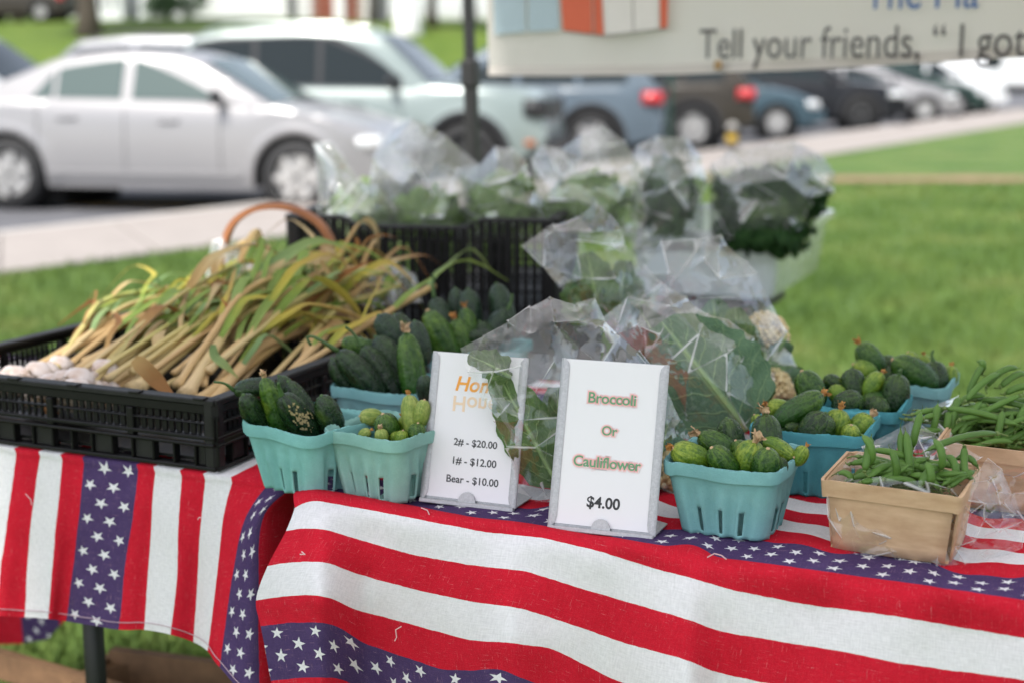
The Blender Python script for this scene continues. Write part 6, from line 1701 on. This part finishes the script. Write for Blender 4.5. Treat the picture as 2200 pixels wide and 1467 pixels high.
# crinkled bags lying in the handle basket
c = ony(600, 610, 2.52)
limp_bag('crinkled clear bags stuffed into the handle basket', [(x,y,2.52) for x,y in ((490,640),(478,600),(520,560),(560,570),(600,545),(650,538),(700,560),(730,600),(725,645),(600,655))], (), 3.3, FILMH, .07, .05, 34, ridge=.003)
limp_bag('crinkled clear bag hanging at the left side of the basket handle', [(x,y,2.50) for x,y in ((445,640),(450,570),(458,520),(480,515),(505,535),(528,580),(540,640))], (), 5.9, FILMH, .03, .02, 30, ridge=.003)
limp_bag('crinkled clear bag on the rear table right of the basket', [(x,y,2.56) for x,y in ((740,640),(760,590),(800,570),(850,565),(890,590),(905,650),(800,665))], (), 8.1, FILMH, .04, .03, 34, ridge=.003)
# ------------------------------------------------------------------ clear storage bin on the rear table
bA = TA; b0 = onz(1668, 653, TZ); BW, BD, BH = .34, .58, .142
bn = empty('storage_bin', (b0.x, b0.y, TZ + .002), bA); tag(bn, 'clear plastic storage bin holding bagged kale at the rear right', 'bin')
def rr_ring(w, d, r, z, ox=0):
    pts = []
    for (cx, cy, a0) in ((w/2-r, -d/2+r, -90),(w/2-r, d/2-r, 0),(-w/2+r, d/2-r, 90),(-w/2+r, -d/2+r, 180)):
        for k in range(7): a = math.radians(a0 + 15*k); pts.append(Vector((cx + r*math.cos(a) - BW/2, cy + r*math.sin(a) + BD/2, z)))
    return pts
rings = [rr_ring(BW*.86, BD*.9, .04, .0), rr_ring(BW*.89, BD*.92, .042, .006), rr_ring(BW*.96, BD*.97, .045, BH-.022), rr_ring(BW*.985, BD*.985, .045, BH-.020), rr_ring(BW*.99, BD*.99, .045, BH)]
q = MB(); q.grid(rings, close=True); q.f.append(tuple(range(28))[::-1]); q.m.append(0); q.uv = {k: (9, 0) for k in range(len(q.v))}; w_ = q.build('wall', BINM, bn, ang=40)
q = MB(); q.grid([rr_ring(BW*.99, BD*.99, .045, BH), rr_ring(BW*1.05, BD*1.03, .05, BH+.002), rr_ring(BW*1.06, BD*1.035, .05, BH-.012), rr_ring(BW*1.045, BD*1.025, .05, BH-.012)], close=True); q.uv = {k: (9, 0) for k in range(len(q.v))}; q.build('rim', BINR, bn, ang=40)
q = MB(); q.box((-BW/2, -.003, BH-.03), (.14,.02,.012), bev=.003); q.uv = {k: (9, 0) for k in range(len(q.v))}; q.build('handle_lip', BINM, bn)
# ------------------------------------------------------------------ veneer baskets of green beans
VEN, nt, bs, out = newmat('wood_veneer'); co = coords(nt, 'Object', (14,14,60)); nz = noise_(nt, co, 1.2, 5, .6); n2 = noise_(nt, coords(nt), 60, 3)
nt.links.new(mixc(nt, .4, ramp(nt, nz, [(.3,(.46,.29,.16)),(.7,(.62,.43,.27))]), ramp(nt, n2, [(.3,(.85,.82,.8)),(.7,(1.1,1.1,1.1))]), 'MULTIPLY'), bs.inputs['Base Color']); bs.inputs['Roughness'].default_value = .75; bump(nt, bs, nz, .25, .002)
VEND = mat('veneer_inside', (.30,.17,.09), .85, var=.3)
def till(label, corner, ang, wx, wy, h):
    ca, sa = math.cos(ang), math.sin(ang); ux, uy = Vector((ca,sa,0)), Vector((-sa,ca,0))
    ctr = Vector((corner.x, corner.y, 0)) - ux*wx/2 + uy*wy/2
    root = empty('veneer_basket', (ctr.x, ctr.y, TZ + .0045), ang); tag(root, label, 'basket', 'veneer baskets of green beans')
    k0 = .90; th = .0022
    for (nm, d, w, hw) in (('front_panel',(0,-1),wx,wy/2),('back_panel',(0,1),wx,wy/2),('side_panel',(1,0),wy,wx/2),('side_panel',(-1,0),wy,wx/2)):
        D = Vector((*d,0)); T = Vector((-D.y, D.x, 0)); q = MB(); rows = []
        for i in range(7):
            f = i/6; z = .001 + (h-.002)*f; o = hw*(k0+(1-k0)*f); half = w/2*(.74 + .13*f if nm.startswith('side') else .83+.105*f)
            rows.append([D*(o + .0012*math.sin(math.pi*(j/8))) + T*(half*(j/4-1)) + Vector((0,0,z)) for j in range(9)])
        q.grid(rows); o_ = q.build(nm, VEN, root, smooth=True); md = o_.modifiers.new('thickness','SOLIDIFY'); md.thickness = th; md.offset = -1
    q = MB(); q.box((0,0,.002),(wx*k0*.97,wy*k0*.97,.002)); q.build('floor', VEN, root)
    rows = []
    for (dz, oo) in ((-.016,.0006),(-.016,.0030),(.001,.0034),(.001,.0006)):
        row = []
        for (sx, sy) in ((1,-1),(1,1),(-1,1),(-1,-1)):
            r = .008; hx, hy = wx/2*(1 + dz*.9) + oo - r, wy/2*(1 + dz*.9) + oo - r; a0 = {(1,-1):-90,(1,1):0,(-1,1):90,(-1,-1):180}[(sx,sy)]
            for k in range(5): a = math.radians(a0 + k*22.5); row.append((sx*hx + r*math.cos(a), sy*hy + r*math.sin(a), h + dz + .001*math.sin(k+sx*3)))
        rows.append(row)
    rows.append(rows[0]); q = MB(); q.grid(rows, close=True); q.build('rim_band', VEN, root, ang=40)
    return root, ctr
H1 = .072
W1c = onz(2062, 1068, TZ + .0045 + H1); T1 = till('veneer basket of green beans in a crackly bag at the front right', W1c, math.radians(-26), .132, .120, H1)
W2c = onz(2330, 985, TZ + .0045 + H1); T2 = till('veneer basket of green beans cut off by the right edge of the picture', W2c, math.radians(-26), .150, .150, H1)
def m_bean(name, c1, c2):
    m, nt, bs, out = newmat(name); co = coords(nt); oi = nt.nodes.new('ShaderNodeObjectInfo')
    nz = noise_(nt, co, 30, 4); c = mixc(nt, nz, c1, c2); c = mixc(nt, M_(nt, 'MULTIPLY', oi.outputs['Random'], .5), c, tuple(x*1.25 for x in c2))
    nt.links.new(c, bs.inputs['Base Color']); bs.inputs['Roughness'].default_value = .42; bs.inputs['Specular IOR Level'].default_value = .25; bump(nt, bs, noise_(nt, co, 400, 3), .25, .0006)
    return m
BEAN = m_bean('green_bean_skin', (.055,.125,.022), (.10,.195,.038)); BTIP = mat('bean_stem', (.16,.24,.06), .6, var=.4, vscale=120)
def bean_mesh(L, r, arc, seed, hook):
    """pod lying along x with its arc in z; stem cap at the start, thin tail at the end"""
    rr = random.Random(seed); n = 16; pts = []; rad = []
    for i in range(n):
        f = i/(n-1); a = arc*(f-.5); x = L*(math.sin(a)/arc if abs(arc) > 1e-3 else f-.5); z = L*(math.cos(a)-math.cos(arc/2))/arc if abs(arc) > 1e-3 else 0
        pts.append(Vector((x, 0, z))); rad.append(r*min(1, .45+f*5)*(1-sm(f,.78,1)**1.3*.92)*(1 + .05*math.sin(f*38)))
    q = MB(); q.tube(pts, rad, 8, flat=.78)
    t = (pts[-1]-pts[-2]).normalized(); q.tube(catmull([pts[-1], pts[-1]+t*.006, pts[-1]+t*.010+Vector((0,0,hook*.005)), pts[-1]+t*.011+Vector((0,0,hook*.010))], 6), [r*.10,r*.09,r*.08,r*.07,r*.05,r*.02], 5)
    s = (pts[0]-pts[1]).normalized(); sd = Vector((0,rr.choice((-1,1)),0))
    q.tube([pts[0], pts[0]+s*.003, pts[0]+s*.006], [r*.5,r*.62,r*.34], 6, mi=1); q.tube(catmull([pts[0]+s*.005, pts[0]+s*.010+sd*.002, pts[0]+s*.014+sd*.006], 5), [r*.28,r*.24,r*.22,r*.22,r*.26], 5, mi=1)
    return q.mesh('green_bean', [BEAN, BTIP], smooth=True)
BEANS = [bean_mesh(L, r*.92, arc, k, hk) for k, (L, r, arc, hk) in enumerate(((.105,.0048,.5,1),(.09,.0046,.25,-1),(.12,.0050,.7,1),(.08,.0050,.9,1),(.10,.0044,-.4,1),(.115,.0052,.35,-1),(.07,.0046,.6,1)))]
def bean(me, a, b, label, group):
    """a pod from point a (stem) to point b (tail)"""
    o = link_mesh('green_bean', BEANS[me]); d = (b-a).normalized(); z = Vector((0,-.3,1)); y = z.cross(d).normalized(); z = d.cross(y)
    o.matrix_world = Matrix.Translation((a+b)/2) @ Matrix((d, y, z)).transposed().to_4x4() @ Matrix.Diagonal(((b-a).length/[.105,.09,.12,.08,.10,.115,.07][me], .95, .95, 1))
    tag(o, label, 'green bean', group)
GB1, GB2 = 'green beans in the front veneer basket', 'green beans in the rear veneer basket'
c1 = T1[1]
front = [((2000,1010,.0),(1865,965,.0)), ((1858,1010,-.03),(1872,935,-.01),'upright'), ((1870,1000,-.02),(1850,930,-.01)), ((1918,1040,-.02),(1912,960,-.02)), ((1945,1040,-.02),(1935,918,.01)), ((1955,1035,-.02),(1945,922,.015)),
 ((1960,960,.02),(1980,882,.03)), ((2140,930,.06),(1985,970,.0)), ((1990,985,.0),(1900,1020,-.02)), ((2022,1010,-.03),(2005,940,-.015)), ((2055,1030,-.03),(2030,975,-.01)), ((2072,960,-.01),(2075,1020,-.03)), ((2000,1040,-.04),(1990,990,-.03)),
 ((1800,1015,-.01),(1835,1035,-.02)), ((2100,1000,.0),(2050,985,.01)), ((2040,1045,-.04),(2095,1010,-.02)), ((1930,1010,.0),(1860,1030,-.03)), ((1975,1045,-.04),(2020,1000,-.02)), ((1880,985,.02),(1960,1000,.0)), ((1985,1000,.0),(2080,1010,.0)),
 ((1900,1030,-.03),(1980,1045,-.03)), ((2020,1050,-.04),(1950,1020,-.02)), ((1850,1035,-.03),(1930,1035,-.02)), ((2090,1030,-.02),(2020,1045,-.04)), ((1960,1020,.0),(2060,1030,-.02)), ((1890,1015,.01),(1970,1015,.02))]
rb = random.Random(4)
for k, it in enumerate(front):
    a, b = it[0], it[1]
    bean(k % 7, ony(a[0], a[1], c1.y + a[2]), ony(b[0], b[1], c1.y + b[2]), 'green bean in the front veneer basket', GB1)
for k in range(60):
    p = c1 + Vector((rb.uniform(-.030,.030), rb.uniform(-.026,.026), 0)); p.z = TZ + .034 + rb.uniform(0,.052); a = rb.uniform(-.9,.5); d = Vector((math.cos(a), math.sin(a), rb.uniform(-.35,.5)))*rb.uniform(.024,.033)
    bean(rb.randrange(7), p - d, p + d, 'green bean in the front veneer basket', GB1)
c2 = ony(2150, 890, 1.62)
rear = [((2075,860,.0),(2150,800,.03)), ((2150,880,.0),(2020,920,-.02)), ((2100,905,-.02),(1990,945,-.03)), ((2040,930,-.03),(2060,850,.0)), ((2120,870,.0),(2040,905,-.01)), ((2190,850,.0),(2090,900,-.01)), ((2165,960,-.04),(2175,885,-.02)),
 ((2140,955,-.04),(2155,880,-.03)), ((2110,800,.04),(2100,775,.05)), ((2080,850,.02),(2112,782,.04)), ((2120,830,.03),(2190,790,.05)), ((2150,830,.03),(2205,800,.05)), ((2200,910,-.02),(2120,960,-.04)), ((2200,960,-.03),(2100,930,-.03)),
 ((2005,930,-.03),(2015,865,-.02)), ((2030,940,-.03),(2040,880,-.02)), ((2060,935,-.03),(2110,860,.0)), ((2180,925,-.03),(2220,860,.0)), ((2160,845,.02),(2230,830,.02)), ((2000,900,-.02),(2060,885,.0)), ((2040,960,-.04),(2130,945,-.04)), ((2090,965,-.05),(2180,950,-.05)),
 ((2045,880,.01),(2120,850,.02)), ((2120,905,-.01),(2205,890,-.01)), ((2060,920,-.02),(2150,905,-.02)), ((2100,870,.02),(2180,862,.02)), ((2020,950,-.035),(2080,900,-.02)), ((2150,930,-.03),(2210,935,-.03))]
for k, (a, b) in enumerate(rear):
    bean((k*3) % 7, ony(a[0], a[1], c2.y + a[2]), ony(b[0], b[1], c2.y + b[2]), 'green bean heaped in the rear veneer basket', GB2)
for k in range(80):
    p = ony(rb.uniform(2020,2260), rb.uniform(880,960), c2.y + rb.uniform(-.03,.05)); p.z = min(p.z, TZ + .125); a = rb.uniform(-.6,.9); d = Vector((math.cos(a), math.sin(a), rb.uniform(-.3,.3)))*rb.uniform(.035,.05)
    bean(rb.randrange(7), p - d, p + d, 'green bean heaped in the rear veneer basket', GB2)
# crackly bags round the veneer baskets
limp_bag('crackly clear bag wrapped round the front veneer basket of beans', [(1776,1040,1.385),(1780,1110,1.375),(1790,1184,1.372),(1850,1198,1.355),(1930,1208,1.345),(2012,1222,1.325),(2070,1212,1.335),(2130,1204,1.35),(2190,1176,1.37),(2196,1120,1.38),(2170,1060,1.39),(2150,1010,1.40),(2118,985,1.40),(2105,1010,1.385),(2075,1040,1.36),(2040,1046,1.345),(1990,1030,1.35),(1940,1034,1.355),(1890,1022,1.365),(1835,1030,1.375),(1800,1015,1.385)],
 [(2060,1070,.3),(2110,1080,1.0),(2140,1140,1.2),(2030,1130,.2),(1940,1120,.3),(1860,1110,.3),(2090,1160,.6)], 2.2, FILMC, .010, 0, 46, ridge=.0020)
limp_bag('crackly clear bag edge standing up behind the beans in the front basket', [(1805,1005,1.44),(1850,965,1.47),(1905,935,1.49),(1960,905,1.50),(2010,940,1.49),(2060,950,1.48),(2110,985,1.46),(2060,1010,1.45),(1960,1010,1.45),(1870,1020,1.44)], (), 3.9, FILMC, .01, 0, 46, ridge=.0022)
limp_bag('crackly clear bag wrapped round the rear veneer basket of beans', [(1985,905,1.60),(2010,870,1.64),(2060,850,1.66),(2040,940,1.58),(2090,985,1.52),(2140,1010,1.49),(2230,1000,1.45),(2260,1080,1.43),(2230,1150,1.43),(2160,1120,1.46),(2120,1060,1.50),(2100,1000,1.53),(2030,960,1.57)], (), 6.4, FILMC, .012, 0, 46, ridge=.0022)
# ------------------------------------------------------------------ metal price signs
GALV, nt, bs, out = newmat('galvanised_steel'); co = coords(nt); vo = nt.nodes.new('ShaderNodeTexVoronoi'); nt.links.new(co, vo.inputs['Vector']); vo.inputs['Scale'].default_value = 420; nz = noise_(nt, co, 700, 3)
nt.links.new(mixc(nt, .5, ramp(nt, vo.outputs['Color'], [(.2,(.40,.40,.42)),(.8,(.46,.46,.48))]), ramp(nt, nz, [(.3,(.75,.75,.75)),(.7,(1.1,1.1,1.1))]), 'MULTIPLY'), bs.inputs['Base Color'])
bs.inputs['Metallic'].default_value = .35; bs.inputs['Roughness'].default_value = .45; bump(nt, bs, nz, .2, .0004)
PAPER = mat('white_card', (.77,.755,.79), .55, var=.02, vscale=8)
def ink(name, c): return mat(name, c, .7, var=.05)
K_BLACK, K_GREEN, K_ORANGE, K_ORPALE, K_PINK, K_PINK2 = ink('black_ink', (.035,.035,.04)), ink('green_ink', (.13,.32,.17)), ink('orange_ink', (.85,.36,.06)), ink('pale_orange_ink', (.82,.62,.45)), ink('pink_glow', (.80,.42,.42)), ink('pale_pink_glow', (.78,.66,.68))
def text(body, size, m, parent, loc, rot=(0,0,0), scale=(1,1,1), bold=0.0, shear=0.0, align='CENTER', width=None, name='lettering', thick=.00006, space=1.0):
    cu = bpy.data.curves.new(name, 'FONT'); cu.body = body; cu.size = size; cu.align_x = align; cu.align_y = 'CENTER'; cu.offset = bold; cu.shear = shear; cu.extrude = thick; cu.space_character = space
    cu.resolution_u = 4
    tmp = bpy.data.objects.new('tmp', cu); COL.objects.link(tmp); bpy.context.view_layer.update()
    dg = bpy.context.evaluated_depsgraph_get(); me = bpy.data.meshes.new_from_object(tmp.evaluated_get(dg)); bpy.data.objects.remove(tmp)
    sc = list(scale)
    if width:
        xs = [v.co.x for v in me.vertices]; k = width/(max(xs)-min(xs)); sc = [sc[0]*k, sc[1]*k, sc[2]]
    me.materials.clear(); me.materials.append(m); o = link_mesh(name, me, parent, loc, rot); o.scale = sc
    return o
def sign(label, bl, br, h, lean):
    A = onz(*bl, TZ + .006); B = onz(*br, TZ + .006); ux = (B-A).normalized(); w = (B-A).length; back = Vector((-ux.y, ux.x, 0))
    up = (Vector((0,0,1))*math.cos(lean) + back*math.sin(lean)).normalized(); nn = ux.cross(up)           # towards the viewer
    root = empty('price_sign', A); root.matrix_world = Matrix.Translation(A) @ Matrix((ux, up, nn)).transposed().to_4x4(); tag(root, label, 'sign', 'price signs on the table')
    q = MB(); q.box((w/2,h/2,-.001),(w,h,.0012)); q.build('back_plate', GALV, root)
    for s_ in (0, 1):                                    # edges folded over to hold the card, cut at a slant
        q = MB(); x0 = 0 if s_ == 0 else w; d = 1 if s_ == 0 else -1; cw = .0090; rows = []
        for (y, k) in ((.0,.55),(.006,.9),(.011,1.0),(h-.011,1.0),(h-.005,.9),(h,.45)):
            rows.append([(x0,y,-.0008),(x0-d*.0006,y,.0012),(x0+d*.0006,y,.0026),(x0+d*cw*k*.6,y,.0030),(x0+d*cw*k,y,.0020)])
        q.grid(rows, flip=(s_ == 0)); q.build('side_channel', GALV, root, ang=50)
    q = MB(); q.box((w/2,-.0015,.0032),(w*.985,.005,.0085),bev=.0008); q.build('bottom_lip', GALV, root)
    q = MB(); q.poly([(w*.5+.0105*math.cos(math.radians(a)), .0008+.0115*math.sin(math.radians(a)), .0030) for a in range(0,181,15)], (0,0,.0010)); q.build('tab', GALV, root)
    # foot turned back on the table
    inv = root.matrix_world.inverted(); q = MB(); f = [A + ux*w*.06 , A + ux*w*.99, A + ux*w*1.02 + back*.045, A + ux*w*.85 + back*.055, A + ux*w*.15 + back*.055]
    q.poly([inv @ Vector((p.x, p.y, TZ + .0055)) for p in f], inv.to_3x3() @ Vector((0,0,.0012))); q.build('foot', GALV, root)
    q = MB(); q.box((w/2,h/2+.0015,.0009),(w-.006,h-.004,.0005)); card = q.build('card', PAPER, root)
    return root, card, w, h
TX = .00135
s2, card2, w2, h2 = sign('price sign for broccoli or cauliflower at four dollars', (1178, 1127), (1408, 1152), .178, math.radians(16))
def glow_text(b, fy, width, card, w, h, cx=.5):
    base = dict(parent=card, width=None)
    o = text(b, .018, K_GREEN, card, (w*cx, h*fy, TX+.0002), bold=.0003, width=width)
    for kk, (m, off, dz) in enumerate(((K_PINK, .0017, .00012),(K_PINK2, .0030, .00004))):
        g = text(b, .018, m, card, (w*cx, h*fy, TX+dz), bold=off, name='letter_glow'); g.scale = (o.scale[0], o.scale[1], 1)
glow_text('Broccoli', .775, w2*.445, card2, w2, h2); glow_text('Or', .585, w2*.145, card2, w2, h2); glow_text('Cauliflower', .395, w2*.63, card2, w2, h2)
text('$4.00', .02, K_BLACK, card2, (w2*.5, h2*.16, TX), bold=.0005, width=w2*.31)
s1_, card1, w1, h1 = sign('honey price sign with three prices, half hidden by the broccoli bag', (904, 1068), (1108, 1092), .166, math.radians(14))
text('Honey', .02, K_ORANGE, card1, (w1*.53, h1*.79, TX), bold=.0004, shear=.22, width=w1*.56)
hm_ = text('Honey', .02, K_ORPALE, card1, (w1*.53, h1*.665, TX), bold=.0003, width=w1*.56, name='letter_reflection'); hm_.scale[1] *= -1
text('2# - $20.00', .02, K_BLACK, card1, (w1*.53, h1*.40, TX), bold=.0003, width=w1*.455)
text('1# - $12.00', .02, K_BLACK, card1, (w1*.53, h1*.275, TX), bold=.0003, width=w1*.455)
text('Bear - $10.00', .02, K_BLACK, card1, (w1*.53, h1*.15, TX), bold=.0003, width=w1*.545)

# ------------------------------------------------------------------ banner on the back of the tent
BAN, nt, bs, out = newmat('banner_vinyl'); nz = noise_(nt, coords(nt), 3, 3); c = ramp(nt, nz, [(.3,(.84,.78,.73)),(.7,(.90,.85,.80))]); nt.links.new(c, bs.inputs['Base Color']); bs.inputs['Roughness'].default_value = .45
tr = nt.nodes.new('ShaderNodeBsdfTranslucent'); tr.inputs[0].default_value = (.82,.73,.64,1); mx = nt.nodes.new('ShaderNodeMixShader'); mx.inputs[0].default_value = .55
nt.links.new(bs.outputs[0], mx.inputs[1]); nt.links.new(tr.outputs[0], mx.inputs[2]); nt.links.new(mx.outputs[0], out.inputs[0])
YL, YR = 3.57, 2.75
def bp(px, py):
    """point of the hanging banner seen there: its right end hangs nearer"""
    return onplane(px, py, ony(1050, 100, YL), (ony(2200, 100, YR) - ony(1050, 100, YL)).cross(Vector((0,0,1))).normalized())
bo = bp(1050, 160); bu = (bp(2200, 100) - bp(1050, 100)); bu.z = 0; bu.normalize(); bnn = bu.cross(Vector((0,0,1)))
ban = empty('banner', bo); ban.matrix_world = Matrix.Translation(bo) @ Matrix((bu, Vector((0,0,1)), bnn)).transposed().to_4x4(); tag(ban, 'pale vinyl banner with printed awnings and lettering hung from the tent', 'banner')
binv = ban.matrix_world.inverted()
def bl_(px, py): q = binv @ bp(px, py); return Vector((q.x, q.y, 0))
low = [(1050,163),(1200,164),(1430,162),(1700,152),(2000,136),(2200,124),(2500,105)]
rows = []
for i in range(15):
    row = []
    for k in range(61):
        px = 1050 + 1500*k/60; py = interp(px, *zip(*low)); b_ = bl_(px, py); t = i/14
        row.append(Vector((b_.x, b_.y + .62*t, .010*math.sin(k*.35)*(1-t) + .006*math.sin(k*.9+t*4))))
    rows.append(row)
q = MB(); q.grid(rows); sh = q.build('sheet', BAN, ban, smooth=True)
q = MB(); q.grid([[p + Vector((0,.0,.0015)) for p in rows[0]], [p + Vector((0,.022,.0015)) for p in rows[0]]]); q.build('hem', mat('banner_hem', (.60,.55,.50), .6), sh)
def zoff(px): return .017
def panel(pts, m, nm='printed_panel'):
    q = MB(); q.poly([bl_(x, y) + Vector((0,0,.018)) for x, y in pts]); return q.build(nm, m, sh)
B_BLUE, B_RED, B_WHT, B_LINE = ink('print_pale_blue', (.42,.52,.56)), ink('print_red', (.66,.13,.06)), ink('print_white', (.76,.72,.67)), ink('print_line', (.08,.07,.07))
panel([(1068,-60),(1138,-60),(1140,70),(1072,76)], B_BLUE); panel([(1144,-60),(1205,-60),(1212,66),(1144,70)], B_BLUE)
panel([(1210,-60),(1280,-60),(1283,74),(1219,66)], B_RED); panel([(1283,-60),(1300,-60),(1307,76),(1286,74)], B_RED)
panel([(1303,-60),(1366,-60),(1369,70),(1310,76)], B_WHT); panel([(1369,-60),(1424,-60),(1424,62),(1371,70)], B_WHT); panel([(1426,-60),(1446,-60),(1443,60),(1428,63)], B_RED)
q = MB(); q.tube([bl_(1219,67)+Vector((0,0,.018)), bl_(1307,78)+Vector((0,0,.018)), bl_(1443,62)+Vector((0,0,.018))], .0012, 4); q.build('printed_line', B_LINE, sh)
for x in (1283, 1368): q = MB(); q.tube([bl_(x,-60)+Vector((0,0,.018)), bl_(x+3,74)+Vector((0,0,.018))], .0010, 4); q.build('printed_line', B_LINE, sh)
def btext(b, x0, x1, ybase, ybase1, m, cap):
    A, B = bl_(x0, ybase), bl_(x1, ybase1); w = (B-A).length
    o = text(b, .1, m, sh, (0,0,0), align='LEFT', name='lettering', thick=.0002); me = o.data
    xs = [v.co.x for v in me.vertices]; k = w/(max(xs)-min(xs)); x00 = min(xs)
    ys = [v.co.y for v in me.vertices]; a = math.atan2(B.y-A.y, B.x-A.x)
    o.scale = (k, cap, 1); o.location = A + Vector((-x00*k, 0, .019)); o.rotation_euler = (0,0,a)
    return o
t_ = btext('Tell your friends, \u201c I got', 1512, 2212, 118, 112, B_LINE, 1.0)
t2 = btext('The Ma', 1868, 2110, 12, 8, ink('print_blue', (.06,.14,.36)), 1.0)
for o, hpx, yb in ((t_, 56, 118), (t2, 58, 14)):
    caps = [v.co.y for v in o.data.vertices]; tall = max(caps); s0 = hpx/pxm(bp(1700, 100))/ (tall - sorted(caps)[int(len(caps)*.35)])
    kx = o.scale[0]; sy = min(kx*1.25, max(kx*.8, s0)); o.scale[1] = sy
    base_y = sorted(caps)[int(len(caps)*.30)]; o.location.y = bl_(1512 if o is t_ else 1868, yb).y - base_y*sy
q = MB(); g0 = bl_(1552, 141) + Vector((0,0,.018)); q.lathe([(.004,0),(.009,0),(.011,.001),(.009,.002),(.004,.002)], 16, M=Matrix.Translation(g0)); q.build('grommet', mat('brass', (.35,.20,.06), .4, metal=.8), sh)
